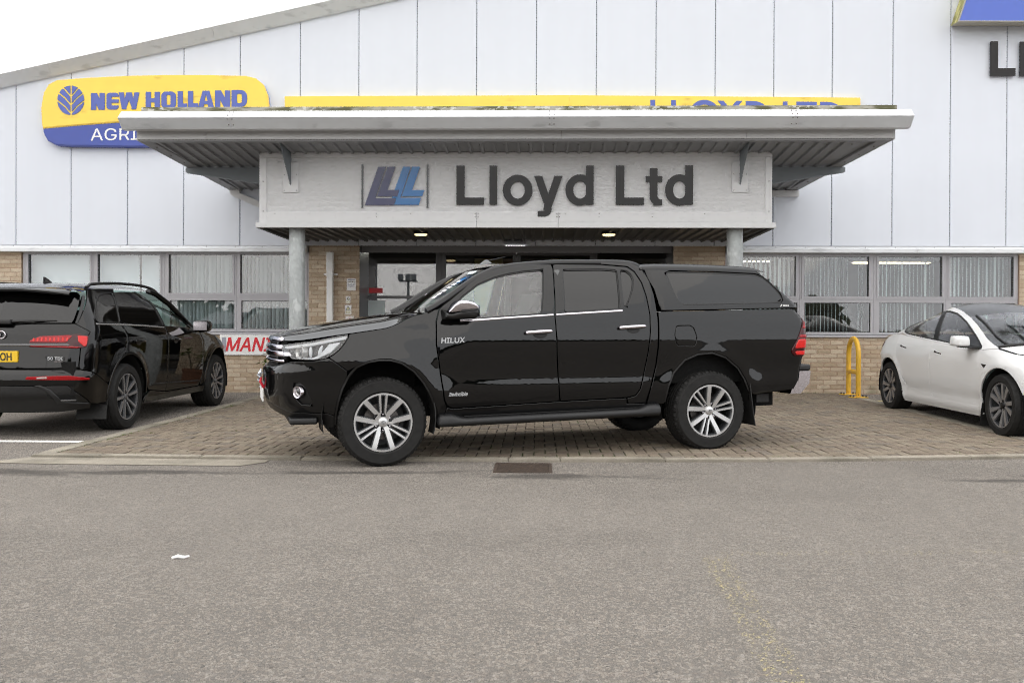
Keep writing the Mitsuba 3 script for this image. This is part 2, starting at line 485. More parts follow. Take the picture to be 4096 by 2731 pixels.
MATS = {
    "asphalt": {"type": "twosided", "bsdf": {"type": "bumpmap", "arbitrary": proc(asphalt_bump, 1.5e-3), "scale": 0.0035,
                "bsdf": {"type": "principled", "base_color": proc(asphalt_col), "roughness": 0.82, "specular": 0.35}}},
    "paver_a": pri(paver_tex((0.156, 0.128, 0.096), 1), 0.9),
    "paver_b": pri(paver_tex((0.140, 0.112, 0.086), 2), 0.9),
    "paver_c": pri(paver_tex((0.168, 0.142, 0.108), 3), 0.9),
    "paver_d": pri(paver_tex((0.130, 0.110, 0.089), 4), 0.9),
    "joint": pri(proc(joint_tex), 1.0),
    "concrete": pri(proc(concrete_tex), 0.9),
    "brick_a": pri(brick_tex((0.44, 0.36, 0.265), 1), 0.9),
    "brick_b": pri(brick_tex((0.385, 0.305, 0.215), 2), 0.9),
    "brick_c": pri(brick_tex((0.48, 0.405, 0.305), 3), 0.9),
    "mortar": pri((0.36, 0.25, 0.185), 1.0),
    "clad": pri(proc(clad_tex), 0.45, specular=0.4),
    "gutter": pri(proc(gutter_tex), 0.4),
    "lichen": pri(proc(lichen_tex), 0.95),
    "board": pri(proc(board_tex), 0.5),
    "galv": pri(proc(galv_tex), 0.45, metallic=0.15),
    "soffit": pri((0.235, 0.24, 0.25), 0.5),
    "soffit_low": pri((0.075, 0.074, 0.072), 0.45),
    "steel_grey": pri((0.16, 0.18, 0.195), 0.5),
    "screw": pri((0.10, 0.09, 0.08), 0.5),
    "gap": pri((0.03, 0.032, 0.036), 0.9),
    "joint_strip": pri((0.10, 0.115, 0.125), 0.9),
    "upvc": pri((0.36, 0.355, 0.375), 0.4),
    "alu_dark": pri((0.105, 0.105, 0.112), 0.4),
    "white_paint": pri((0.74, 0.74, 0.73), 0.5),
    "white_plastic": pri((0.78, 0.78, 0.77), 0.35),
    "blind": pri((0.56, 0.63, 0.63), 0.8),
    "roller": pri((0.70, 0.75, 0.77), 0.8),
    "room": pri((0.22, 0.22, 0.23), 0.9),
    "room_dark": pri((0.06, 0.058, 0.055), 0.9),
    "room_yellow": pri((0.55, 0.42, 0.10), 0.8),
    "room_brown": pri((0.28, 0.15, 0.06), 0.8),
    "pane": glass((0.80, 0.84, 0.85), 1.75),
    "pane_dark": glass((0.55, 0.58, 0.58), 1.85),
    "sign_yellow": pri(proc(yellow_tex), 0.3),
    "sign_blue": pri((0.042, 0.072, 0.33), 0.3),
    "sign_blue_light": pri((0.075, 0.135, 0.52), 0.3),
    "letter_blue": pri((0.085, 0.12, 0.40), 0.4),
    "letter_black": plastic((0.012, 0.012, 0.013), 1.36),
    "logo_navy": plastic((0.060, 0.070, 0.20)),
    "logo_sky": plastic((0.030, 0.26, 0.56)),
    "letter_red": pri((0.60, 0.025, 0.035), 0.4),
    "logo_grey": plastic((0.06, 0.075, 0.085)),
    "algae": pri(proc(algae_tex), 0.6),
    "beige": pri((0.36, 0.34, 0.29), 0.6),
    "hoop_yellow": pri(proc(hoop_tex), 0.4),
    "line_yellow": pri((0.48, 0.40, 0.20), 0.8),
    "line_white": pri((0.62, 0.61, 0.57), 0.8),
    "rusty": pri(proc(rust_tex), 0.7),
    "pink": pri((0.66, 0.15, 0.25), 0.5),
    "paper": pri((0.72, 0.71, 0.70), 0.6),
    "print_grey": pri((0.30, 0.31, 0.36), 0.7),
    "print_olive": pri((0.50, 0.47, 0.22), 0.7),
    "print_dark": pri((0.10, 0.10, 0.09), 0.7),
    "leaf": {"type": "principledthin", "base_color": proc(leaf_tex), "roughness": 0.5, "diff_trans": 0.5},
    "leaf_far": pri((0.045, 0.055, 0.025), 0.9),
    "bark": pri((0.09, 0.07, 0.05), 0.9),
    "terracotta": pri((0.20, 0.09, 0.05), 0.8),
    "red_plastic": pri((0.50, 0.015, 0.03), 0.4),
    "film": pri((0.55, 0.58, 0.62), 0.3),
    # vehicles
    "paint_black": plastic((0.0040, 0.0042, 0.0050), 1.53),
    "canopy_black": rplastic((0.0065, 0.0067, 0.0073), 0.05, 1.53),
    "paint_black_suv": plastic((0.004, 0.004, 0.0043), 1.5),
    "paint_white": {"type": "twosided", "bsdf": {"type": "plastic", "diffuse_reflectance": {"type": "rgb", "value": [0.74, 0.745, 0.745]}, "int_ior": 1.5, "nonlinear": False}},
    "trim_black": rplastic((0.012, 0.012, 0.0125), 0.25),
    "trim_satin": rplastic((0.018, 0.0185, 0.020), 0.30),
    "rubber": pri((0.012, 0.012, 0.012), 0.6),
    "void": pri((0.004, 0.004, 0.004), 1.0),
    "tyre": pri(proc(tyre_tex), 0.72, specular=0.35),
    "tyre_wall": pri((0.022, 0.0215, 0.022), 0.55, specular=0.4),
    "chrome": {"type": "twosided", "bsdf": {"type": "roughconductor", "material": "Cr", "alpha": 0.04, "specular_reflectance": {"type": "rgb", "value": [1.0, 1.0, 1.0]}}},
    "alloy": {"type": "twosided", "bsdf": {"type": "principled", "base_color": {"type": "rgb", "value": [0.62, 0.62, 0.62]}, "metallic": 0.85, "roughness": 0.32}},
    "alloy_grey": pri((0.05, 0.053, 0.057), 0.35, metallic=0.4, specular=0.6),
    "alloy_suv": pri((0.17, 0.17, 0.175), 0.3, metallic=0.6),
    "alloy_saloon": pri((0.34, 0.34, 0.35), 0.25, metallic=0.7),
    "disc": pri((0.14, 0.13, 0.125), 0.4, metallic=0.7),
    "car_glass": glass((0.72, 0.84, 0.81), 1.68),
    "screen_glass": glass((0.50, 0.66, 0.60), 1.5),
    "privacy": plastic((0.004, 0.0041, 0.0043), 1.60),
    "lamp_glass": glass((0.94, 0.95, 0.96), 1.45),
    "lamp_red": {"type": "twosided", "bsdf": {"type": "plastic", "diffuse_reflectance": {"type": "rgb", "value": [0.50, 0.008, 0.016]}, "int_ior": 1.5, "nonlinear": True}},
    "lamp_red_dark": {"type": "twosided", "bsdf": {"type": "plastic", "diffuse_reflectance": {"type": "rgb", "value": [0.10, 0.003, 0.007]}, "int_ior": 1.5, "nonlinear": True}},
    "lamp_red_bright": {"type": "twosided", "bsdf": {"type": "plastic", "diffuse_reflectance": {"type": "rgb", "value": [0.80, 0.05, 0.045]}, "int_ior": 1.5, "nonlinear": True}},
    "lamp_bowl": pri((0.50, 0.49, 0.47), 0.25, metallic=0.7),
    "lamp_white": plastic((0.70, 0.71, 0.72)),
    "interior": pri((0.030, 0.031, 0.033), 0.8),
    "interior_grey": pri((0.16, 0.165, 0.165), 0.8),
    "headlining": pri((0.32, 0.325, 0.32), 0.9),
    "plate_yellow": pri((0.75, 0.48, 0.02), 0.4),
    "plate_black": pri((0.02, 0.02, 0.02), 0.5),
    "shed_wall": pri((0.10, 0.105, 0.105), 0.8),
    "shed_roof": pri((0.16, 0.165, 0.17), 0.7),
    "machine_blue": pri((0.02, 0.05, 0.28), 0.35),
    "machine_red": pri((0.38, 0.014, 0.02), 0.35),
}
scene.update(MATS)

# ---------------------------------------------------------------- ground
k = add("asphalt_yard", (np.array([[-220, -220, gz(-220, -220) - 0.02], [220, -220, gz(220, -220) - 0.02], [220, 60, gz(220, 60) - 0.02], [-220, 60, gz(-220, 60) - 0.02]]), np.array([[0, 1, 2], [0, 2, 3]])), "asphalt")
tag(k, "worn grey asphalt yard in front of the block paving", kind="structure")

KERB = PchipInterpolator([-4.75, -4.42, -2.2, -0.22, 2.0, 4.34, 7.5], [7.93, 7.912, 7.835, 7.809, 7.88, 8.15, 8.62])
EDGE_L, EDGE_R = -4.38, 4.93          # inner faces of the flush side edgings
WALL_Y = 15.45


def on_ground(m, dz=0.0):
    v = m.vertices.copy()
    v[:, 2] += gz(v[:, 0], v[:, 1]) + dz
    return trimesh.Trimesh(v, m.faces, process=False)


def stone(c, u, w0, w1, z0, z1, ch=0.006):
    """A kerb stone round the centre line c(t), t over u: chamfered top."""
    return None


def quad_stone(p, z0, z1, ch):
    """A four-cornered stone from its plan (anticlockwise), its top edges chamfered."""
    p = np.array(p)
    cen = p.mean(0)
    d = p - cen
    q = cen + d * (1 - ch / np.maximum(np.linalg.norm(d, axis=1, keepdims=True), 1e-6) * 1.3)
    V = np.vstack([np.c_[p, np.full(4, z0)], np.c_[p, np.full(4, z1 - ch)], np.c_[q, np.full(4, z1)]])
    F = []
    for a in (0, 4):
        for j in range(4):
            i, k2 = a + j, a + (j + 1) % 4
            F += [[i, k2, k2 + 4], [i, k2 + 4, i + 4]]
    F += [[8, 9, 10], [8, 10, 11]]
    return trimesh.Trimesh(V, np.array(F), process=False)


kerb = tag(name("kerb"), "flush concrete kerb along the front of the block paving", kind="structure")
xs = -4.53
while xs < 7.2:
    xe = xs + (0.912 if xs < -0.6 or xs > 1.0 else rng.choice([0.45, 0.75, 0.912]))
    if xs < -4.4:
        xe = -3.9
    a, b = xs + 0.003, xe - 0.003
    j = rng.normal(0, 0.0025)
    add("kerb__kerb_stone", on_ground(quad_stone([(a, KERB(a)), (b, KERB(b)), (b, KERB(b) + 0.125), (a, KERB(a) + 0.125)], -0.12, 0.006 + j, 0.010)), "concrete")
    xs = xe
for key, x0, sgn in (("path_edging", EDGE_L, -1), ("path_edging", EDGE_R, 1)):
    kk = tag(name(key), "flush concrete edging down the left side of the block paving" if sgn < 0 else "flush concrete edging between the block paving and the white car's bay", kind="structure")
    y = float(KERB(x0)) + 0.13
    while y < WALL_Y - 0.05:
        y2 = min(y + 0.912, WALL_Y - 0.01)
        dx = 0.020 * (y - 8) * sgn if sgn > 0 else 0.0
        xa, xb = (x0 + dx, x0 + dx + sgn * 0.15)
        xa, xb = min(xa, xb), max(xa, xb)
        add(kk + "__edging_stone", on_ground(quad_stone([(xa, y + 0.003), (xb, y + 0.003), (xb, y2 - 0.003), (xa, y2 - 0.003)], -0.12, 0.004 + rng.normal(0, 0.002), 0.008)), "concrete")
        y = y2

# block paving: herringbone of 200 x 100 blocks, chamfered, each a little off true
pav = tag(name("block_paving"), "weathered brown block paving laid in herringbone under the black pickup", kind="structure")
area = Polygon([(EDGE_L, float(KERB(EDGE_L)) + 0.128)] + [(x, float(KERB(x)) + 0.128) for x in np.linspace(EDGE_L, EDGE_R, 20)] + [(EDGE_R + 0.02 * (WALL_Y - 8), WALL_Y - 0.02), (EDGE_L, WALL_Y - 0.02)]).buffer(0)
add("block_paving__joint_bed", on_ground(wall_poly(area.buffer(0.02), 0, 0.0005) if False else trimesh.Trimesh(*(lambda m: (np.c_[m.vertices[:, 0], m.vertices[:, 1], m.vertices[:, 2] * 0 - 0.008], m.faces))(extr(area.buffer(0.02), 0.001)), process=False)), "joint")
W_ = 0.1035
blocks = []
for i in range(-2, 105):
    for j in range(-2, 80):
        s = (i - j) % 4
        x, y = EDGE_L + i * W_, 7.86 + j * W_
        if s == 0:
            b = sbox(x, y, x + 2 * W_, y + W_)
        elif s == 3:
            b = sbox(x, y, x + W_, y + 2 * W_)
        else:
            continue
        g = b.buffer(-0.0045, join_style=2).intersection(area.buffer(-0.003))
        if g.is_empty or g.area < 0.0015 or isinstance(g, MultiPolygon):
            continue
        c = np.array(g.minimum_rotated_rectangle.exterior.coords)[:4] if len(g.exterior.coords) != 5 else np.array(g.exterior.coords)[:4]
        if np.cross(c[1] - c[0], c[2] - c[1]) < 0:
            c = c[::-1]
        blocks.append((c, g.centroid.x, g.centroid.y))


def block(c):
    h = rng.normal(0, 0.0016)
    m = quad_stone(c, -0.03, 0.0 + h, 0.0045)
    cx, cy = c.mean(0)
    m.vertices[:, 2] += (m.vertices[:, 0] - cx) * rng.normal(0, 0.006) + (m.vertices[:, 1] - cy) * rng.normal(0, 0.006)
    return on_ground(m)


def shown(b):          # how large it lies in the picture
    _, x, y = b
    vis = abs((x + 0.029 * y) / y) < 0.58 and not (-1.6 < x < 1.9 and y > 8.6 and y < 10.2)
    return (1.0 / y ** 3) * (1.0 if vis else 0.01)


blocks.sort(key=shown, reverse=True)
PV = ["paver_a", "paver_b", "paver_c", "paver_d"]
for b in blocks[:300]:
    add("block_paving__paver", block(b[0]), PV[rng.choice(4, p=[0.38, 0.27, 0.2, 0.15])])
rest = {m: [] for m in PV}
for b in blocks[300:]:
    rest[PV[rng.choice(4, p=[0.38, 0.27, 0.2, 0.15])]].append(block(b[0]))
kf = "block_paving__paver_field"
_used.add(kf)
labels[kf] = {"label": "more of the brown blocks further back towards the wall", "kind": "stuff"}
for n_, (m, L) in enumerate(rest.items()):
    scene[f"{kf}__{n_ + 1:03d}"] = ply(trimesh.util.concatenate(L), m)


def sheet(poly, dz, m, key):
    e = extr(poly, 0.001)
    v = e.vertices.copy()
    v[:, 2] = np.where(v[:, 2] > 0.0005, 0.0, -0.003)
    return add(key, on_ground(trimesh.Trimesh(v, e.faces, process=False), dz), m)


# pale concrete haunch patch in front of the kerb at the left
tag(sheet(Polygon([(-4.75, 7.60), (-4.55, 7.90)] + [(x, float(KERB(x)) - 0.004) for x in np.linspace(-4.4, -2.35, 6)] + [(-2.35, 7.70), (-2.5, 7.50), (-3.4, 7.52), (-4.2, 7.55)]), -0.014, "concrete", "concrete_patch"), "pale concrete patch along the kerb at the left corner of the paving", kind="structure")
tag(sheet(Polygon([(-9, 9.02), (-9, 9.13), (-4.56, 9.02), (-4.56, 8.90)]), -0.015, "line_white", "parking_line"), "white bay line painted behind the parked black car", kind="structure")
tag(sheet(Polygon([(4.95 + 0.14, 14.06), (6.6, 14.02), (6.6, 14.12), (4.95 + 0.14, 14.16)]), -0.015, "line_yellow", "parking_line"), "yellow line painted beside the hoop barrier", kind="structure")


def flakes(key, label, a, b, width, n, size, seed, mat_="line_yellow"):
    """A worn-off painted line: what is left of it, flake by flake."""
    r = np.random.default_rng(seed)
    a, b = np.array(a), np.array(b)
    d = (b - a) / np.linalg.norm(b - a)
    o = np.array([-d[1], d[0]])
    L = []
    for _ in range(n):
        t = r.random()
        s = r.choice([-1, 1]) * abs(r.normal(0.36, 0.16)) if r.random() < 0.7 else r.uniform(-0.5, 0.5)
        c = a + (b - a) * t + o * s * width
        m = int(r.integers(4, 7))
        ang = np.sort(r.random(m) * 2 * np.pi)
        rad = size * (0.3 + r.random(m)) * (0.5 + 0.9 * r.random())
        p = np.c_[c[0] + rad * np.cos(ang), c[1] + rad * np.sin(ang)]
        z = gz(c[0], c[1]) - 0.02 + 0.0025
        V = np.c_[p, np.full(m, z)]
        L.append(trimesh.Trimesh(V, [[0, i, i + 1] for i in range(1, m - 1)], process=False))
    tag(add(key, L, mat_), label, kind="structure")


flakes("faded_line", "faded yellow line worn to flakes across the near asphalt", (0.84, 2.7), (0.915, 4.68), 0.115, 750, 0.0058, 3)
flakes("faded_line", "barely visible cross line worn off the asphalt at the right", (0.95, 4.74), (3.2, 4.86), 0.06, 420, 0.0042, 4)

# gully grating by the kerb
gr = thing("drain_grate", "rusty iron drain grate let into the asphalt against the kerb", "drain grate")
add("drain_grate__frame", [on_ground(bx(*q, -0.05, -0.012)) for q in ((-0.36, 0.12, 7.245, 7.265), (-0.36, 0.12, 7.70, 7.72), (-0.36, -0.335, 7.265, 7.70), (0.095, 0.12, 7.265, 7.70))], "rusty")
add("drain_grate__pit", on_ground(bx(-0.335, 0.095, 7.265, 7.70, -0.35, -0.06)), "void")
for i in range(9):
    y = 7.283 + i * 0.048
    m = bx(-0.335, 0.095, y, y + 0.020, -0.045, -0.014)
    add("drain_grate__bar", on_ground(m), "rusty")
lt = thing("litter", "scrap of white plastic lying on the open asphalt", "litter")
add(lt + "__scrap", on_ground(moved(tube([(0, 0, 0.004), (0.03, 0.004, 0.012), (0.06, 0.001, 0.006), (0.085, 0.012, 0.010)], [0.006, 0.010, 0.009, 0.004], 7), mat((-1.87, 4.55, -0.02), (1, 0.12, 0), (-0.12, 1, 0), (0, 0, 1)))), "white_plastic", smooth=40)
# moss and grass in the joints
L = []
r = np.random.default_rng(12)
spots = [(EDGE_L + r.uniform(0, 0.05), y) for y in r.uniform(8.1, 13, 70)] + [(r.uniform(-4.2, 4.8), r.uniform(8.2, 14.8)) for _ in range(60)] + [(x, WALL_Y - 0.06) for x in r.uniform(3.4, 5, 14)] + [(x, float(KERB(x)) + 0.13) for x in r.uniform(-4, 4.6, 14)]
for x, y in spots:
    for _ in range(int(r.integers(4, 12))):
        a, h = r.uniform(0, 6.28), r.uniform(0.008, 0.028)
        dx, dy = r.normal(0, 0.02), r.normal(0, 0.008)
        p0 = np.array([x + dx, y + dy, 0])
        w = np.array([math.cos(a), math.sin(a), 0]) * 0.0025
        tip = p0 + np.array([math.cos(a + 1.6) * h * 0.6, math.sin(a + 1.6) * h * 0.6, h])
        L.append(trimesh.Trimesh([p0 - w, p0 + w, tip], [[0, 1, 2]], process=False))
tag(add("joint_weeds", on_ground(trimesh.util.concatenate(L), -0.002), "leaf"), "moss and grass blades growing in the paving joints", "grass", kind="stuff")

# ---------------------------------------------------------------- the building
wh = thing("warehouse", "large white panel clad building with a brick base and grey window bands", "building")
CY = 15.36                             # face of the cladding
JO = [-13.1, -12.1, -11.08, -10.07, -9.06, -8.09, -7.10, -6.12, -5.14, -4.10, -3.09, -2.09, -1.07, -0.05, 0.97, 1.98, 2.98, 3.965, 4.945, 5.955, 6.915, 7.85, 8.85, 9.85, 10.86, 11.87, 12.88]


def verge_z(x):
    return 6.76 + 0.2153 * (x + 3.17)


def top_z(x):
    return verge_z(x) + 0.06 if x < 9 else verge_z(9) - 0.2153 * (x - 9)


for a, b in zip(JO[:-1], JO[1:]):
    a2, b2 = a + 0.005, b - 0.005
    ch = 0.006
    P = Polygon([(a2, 2.735), (b2, 2.735), (b2, top_z(b2)), (a2, top_z(a2))])
    m = wall_poly(P, CY + 0.04, 0.0275)
    q = [(a2, CY + 0.0125), (a2 + ch, CY), (b2 - ch, CY), (b2, CY + 0.0125)]
    V, F = [], []
    for (x, y) in q:
        V += [(x, y, 2.735), (x, y, top_z(x))]
    V = np.array(V)
    V[:, 1] += rng.normal(0, 0.0012)
    for t in range(3):
        F += [[2 * t, 2 * t + 2, 2 * t + 3], [2 * t, 2 * t + 3, 2 * t + 1]]
    add("warehouse__cladding_panel", [m, trimesh.Trimesh(V, F, process=False)], "clad")
add("warehouse__cladding_backing", wall_poly(Polygon([(-13.1, 2.75), (12.88, 2.75), (12.88, top_z(12.88)), (9, top_z(9)), (-13.1, top_z(-13.1))]), CY + 0.20, 0.182), "joint_strip")
# barge board up the gable: a folded trim in lengths
vx = [-13.2, -11.2, -8.39, -5.56, -2.73, 0.1, 2.93, 5.76, 9.0]
prof_v = [(CY + 0.10, 0.0), (CY - 0.06, 0.0), (CY - 0.22, 0.165), (CY - 0.08, 0.305), (CY + 0.10, 0.33)]
for a, b in zip(vx[:-1], vx[1:]):
    m = along_x([(y, z) for y, z in prof_v], a + 0.002, b - 0.002)
    v = m.vertices.copy()
    v[:, 2] += 6.76 + 0.2153 * (v[:, 0] + 3.17)
    add("warehouse__barge_board", trimesh.Trimesh(v, m.faces, process=False), "gutter")
    c = bx(b - 0.03, b + 0.03, 0, 1, 0, 1)
m = along_x([(CY + 0.1, 0.05), (CY + 14, 0.05), (CY + 14, 0.30), (CY + 0.1, 0.30)], -13.2, 9.0)
v = m.vertices.copy()
v[:, 2] += 6.76 + 0.2153 * (v[:, 0] + 3.17)
add("warehouse__roof", trimesh.Trimesh(v, m.faces, process=False), "gutter")
# drip flashing under the panels
for a, b in ((-13.1, -10.4), (-10.4, -8.02), (-8.02, -5.05), (-5.05, -3.99), (3.22, 6.36), (6.36, 9.4), (9.4, 12.88)):
    add("warehouse__flashing", along_x([(CY + 0.05, 2.738), (CY + 0.012, 2.730), (CY + 0.004, 2.70), (CY - 0.012, 2.688), (CY - 0.045, 2.682), (CY - 0.045, 2.622), (CY + 0.16, 2.615), (CY + 0.16, 2.738)], a + 0.002, b - 0.002), "gutter")
    for x in np.arange(a + 0.3, b, 0.5):
        add("warehouse__flashing_screw", cbx(x - 0.006, x + 0.006, CY + 0.0, CY + 0.014, 2.706, 2.718, 0.003), "screw")

# bricks: 225 x 75 stretcher bond, each its own piece where the photograph shows it
for a, b, z0, z1 in ((-13.1, -9.02, -0.1, 2.63), (-9.02, -3.97, -0.1, 1.19), (-3.965, -3.085, -0.1, 2.76), (2.305, 3.185, -0.1, 2.76), (3.185, 8.12, -0.1, 1.19), (8.125, 12.88, -0.1, 2.63)):
    add("warehouse__mortar", bx(a, b, WALL_Y + 0.008, WALL_Y + 0.2, z0, z1), "mortar")
regions = [sbox(-13.1, -0.05, -9.02, 2.62), sbox(-9.02, -0.05, -3.965, 1.188), sbox(-3.965, -0.05, -3.085, 2.75), sbox(2.305, -0.05, 3.185, 2.75), sbox(3.185, -0.05, 8.12, 1.188), sbox(8.125, -0.05, 12.88, 2.62)]
region = unary_union(regions)
bricks = []
row = 0
z = 0.165
while z < 2.75:
    off = 0.1125 * (row % 2) + 0.02
    for i in range(-60, 60):
        g = sbox(i * 0.225 + off + 0.005, z + 0.005, i * 0.225 + off + 0.22, z + 0.070).intersection(region)
        if g.is_empty or g.area < 0.0012:
            continue
        for q in (g.geoms if isinstance(g, MultiPolygon) else [g]):
            x0, z0, x1, z1 = q.bounds
            if x1 - x0 > 0.03 and z1 - z0 > 0.02:
                bricks.append((x0, x1, z0, z1))
    z += 0.075
    row += 1


def brick(b):
    x0, x1, z0, z1 = b
    d = rng.normal(0, 0.0015)
    j = rng.normal(0, 0.0012, 4)
    return cbx(x0 + j[0], x1 + j[1], WALL_Y + d, WALL_Y + 0.05, z0 + j[2], z1 + j[3], 0.0035)


def brick_shows(b):
    x, zz = (b[0] + b[1]) / 2, (b[2] + b[3]) / 2
    if -3.97 < x < -3.08:
        return zz > 0.9
    if -5.75 < x < -4.45:
        return zz < 0.86
    if 3.9 < x < 5.75:
        return zz < 1.25 and (x < 5.45 or zz > 0.6)
    if 2.3 < x < 3.2:
        return zz > 2.3
    return x < -9.02 and x > -9.5 and zz > 1.7


BK = ["brick_a", "brick_b", "brick_c"]
seen = [b for b in bricks if brick_shows(b)][:300]
rest = {m: [] for m in BK}
sset = set(seen)
for b in bricks:
    m = BK[rng.choice(3, p=[0.5, 0.28, 0.22])]
    if b in sset:
        add("warehouse__brick", brick(b), m)
    else:
        rest[m].append(brick(b))
_used.add("warehouse__brickwork")
labels["warehouse__brickwork"] = {"label": "the rest of the buff brickwork", "kind": "stuff"}
for i, (m, L) in enumerate(rest.items()):
    scene[f"warehouse__brickwork__{i + 1:03d}"] = ply(trimesh.util.concatenate(L), m)

# window bands: grey frames, an upper and a lower light each
FY = 15.49


def window(x0, x1, ox0, ox1, zt=(1.912, 2.59), zb=(1.298, 1.792), z0=1.245, z1=2.628, slope=0.0):
    w = "warehouse__window"
    w = name(w)
    outer = sbox(x0 + 0.002, z0, x1 - 0.002, z1)
    up, lo = sbox(ox0, zt[0], ox1, zt[1]), sbox(ox0 + 0.02, zb[0], ox1 + 0.03 if ox1 + 0.03 < x1 - 0.03 else ox1, zb[1])
    fr = wall_poly(outer.difference(up).difference(lo), FY + 0.06, 0.06)
    sash = wall_poly(sbox(ox0 - 0.03, zt[0] - 0.03, ox1 + 0.03, zt[1] + 0.025).difference(sbox(ox0 + 0.004, zt[0] + 0.004, ox1 - 0.004, zt[1] - 0.004)), FY, 0.014)
    add(w + "__frame", [fr, sash, wall_poly(sbox(x0 + 0.004, 1.842, x1 - 0.004, 1.856), FY, 0.008)], "upvc")
    add(w + "__gasket", [wall_poly(g.buffer(0.002).difference(g.buffer(-0.008)), FY + 0.03, 0.006) for g in (up, lo)], "rubber")
    for g in (up, lo):
        b = g.buffer(0.01, join_style=2).bounds
        add(w + "__pane", (np.array([[b[0], FY + 0.035, b[1]], [b[2], FY + 0.035, b[1]], [b[2], FY + 0.035, b[3]], [b[0], FY + 0.035, b[3]]]), np.array([[0, 1, 2], [0, 2, 3]])), "pane")
    add(w + "__sill", along_x([(FY + 0.06, 1.192), (FY - 0.075, 1.192), (FY - 0.082, 1.204), (FY - 0.078, 1.226), (FY + 0.06, 1.243)], x0, x1), "upvc")
    return w


WL = [(-9.01, -7.75, -8.915, -7.815), (-7.75, -6.505, -7.685, -6.58), (-6.505, -5.24, -6.43, -5.305), (-5.24, -3.965, -5.175, -4.03)]
WR = [(3.185, 4.457, 3.26, 4.392), (4.457, 5.70, 4.52, 5.625), (5.70, 6.918, 5.78, 6.855), (6.918, 8.122, 6.98, 8.05)]
for a in WL:
    window(*a)
for a in WR:
    window(*a, zt=(1.888, 2.575), zb=(1.283, 1.785))

# blinds hang in the room behind the panes
BY = 15.68
for (x0, x1, ox0, ox1), lab in ((WL[0], "white roller blind drawn down in the leftmost window"), (WL[1], "white roller blind in the second window from the left end")):
    t = thing("roller_blind", lab, "blind", "roller blinds in the left window band")
    if ox0 < -8:
        add(t + "__fabric", bx(ox0 - 0.05, ox1 + 0.05, BY, BY + 0.003, 1.2, 2.60), "roller")
    else:
        add(t + "__fabric", bx(ox0 - 0.05, ox0 + 0.66, BY, BY + 0.003, 1.2, 2.60), "roller")
        add(t + "__fabric", bx(ox0 + 0.69, ox1 + 0.06, BY + 0.02, BY + 0.023, 1.2, 2.60), "roller")
    add(t + "__roller", lathe([(0.0, ox0 - 0.05), (0.022, ox0 - 0.05), (0.022, ox1 + 0.05), (0.0, ox1 + 0.05)], 12) if False else bx(ox0 - 0.05, ox1 + 0.05, BY - 0.01, BY + 0.03, 2.60, 2.645), "white_plastic")


def v_blind(win, ang, lab, skip=(), step=0.072, width=0.089, z0=1.27, z1=2.575):
    x0, x1, ox0, ox1 = win
    t = thing("vertical_blind", lab, "blind", None)
    add(t + "__headrail", bx(x0 + 0.03, x1 - 0.03, BY - 0.02, BY + 0.02, z1, z1 + 0.035), "white_plastic")
    n = int((x1 - x0 - 0.1) / step)
    r = np.random.default_rng(int(abs(x0) * 100))
    for i in range(n):
        if i in skip:
            continue
        a = math.radians(ang + r.normal(0, 6))
        c = x0 + 0.06 + (i + 0.5) * step
        s = np.linspace(-1, 1, 5)
        px = c + math.cos(a) * s * width / 2 + math.sin(a) * 0.006 * (1 - s * s)
        py = BY + math.sin(a) * s * width / 2 - math.cos(a) * 0.006 * (1 - s * s)
        V = np.vstack([np.c_[px, py, np.full(5, z0)], np.c_[px, py, np.full(5, z1)]])
        F = []
        for k2 in range(4):
            F += [[k2, k2 + 1, k2 + 6], [k2, k2 + 6, k2 + 5]]
        add(t + "__slat", trimesh.Trimesh(V, F, process=False), "blind", smooth=True)
    return t


v_blind(WL[2], 62, "half open vertical blind in the window right of the two roller blinds")
v_blind(WL[3], 66, "half open vertical blind in the window beside the left steel column")
v_blind(WR[0], 48, "vertical blind in the window partly hidden behind the right steel column", step=0.080)
v_blind(WR[1], 70, "opened vertical blind in the window above the yellow hoop barrier", skip=(13, 14), step=0.064)
v_blind(WR[2], 64, "vertical blind with a lit ceiling strip showing between its slats", step=0.066)
v_blind(WR[3], 52, "vertical blind in the rightmost window above the white car", step=0.068)
# rooms behind the windows
for a, b in ((-13.0, -4.0), (3.2, 12.8)):
    add("warehouse__office_room", [bx(a, b, 20.0, 20.1, 0.2, 3.0), bx(a, b, 15.66, 20.0, 0.15, 0.25), bx(a, b, 15.66, 20.0, 2.9, 3.0), bx(a - 0.05, a, 15.66, 20.0, 0.2, 3.0), bx(b, b + 0.05, 15.66, 20.0, 0.2, 3.0)], "room")
add("warehouse__wall_core", [bx(-13.05, 12.85, WALL_Y + 0.2, 15.66, 2.64, 2.95), bx(-13.05, -9.02, WALL_Y + 0.2, 15.66, -0.1, 2.64), bx(8.13, 12.85, WALL_Y + 0.2, 15.66, -0.1, 2.64), bx(-9.02, -3.97, WALL_Y + 0.2, 15.64, -0.1, 1.19), bx(3.19, 8.12, WALL_Y + 0.2, 15.64, -0.1, 1.19)], "room")


def lamp(key, mesh, rgb, label=None, cat="light", group=None):
    t = thing(key, label, cat, group)
    k2 = name(t + "__diffuser")
    n_ = mesh.face_normals
    if (n_[:, 2] * mesh.area_faces).sum() > 1e-4:
        mesh = trimesh.Trimesh(mesh.vertices, mesh.faces[:, ::-1], process=False)
    scene[k2] = ply(mesh, "white_plastic", emitter={"type": "area", "radiance": {"type": "rgb", "value": list(rgb)}})
    return t


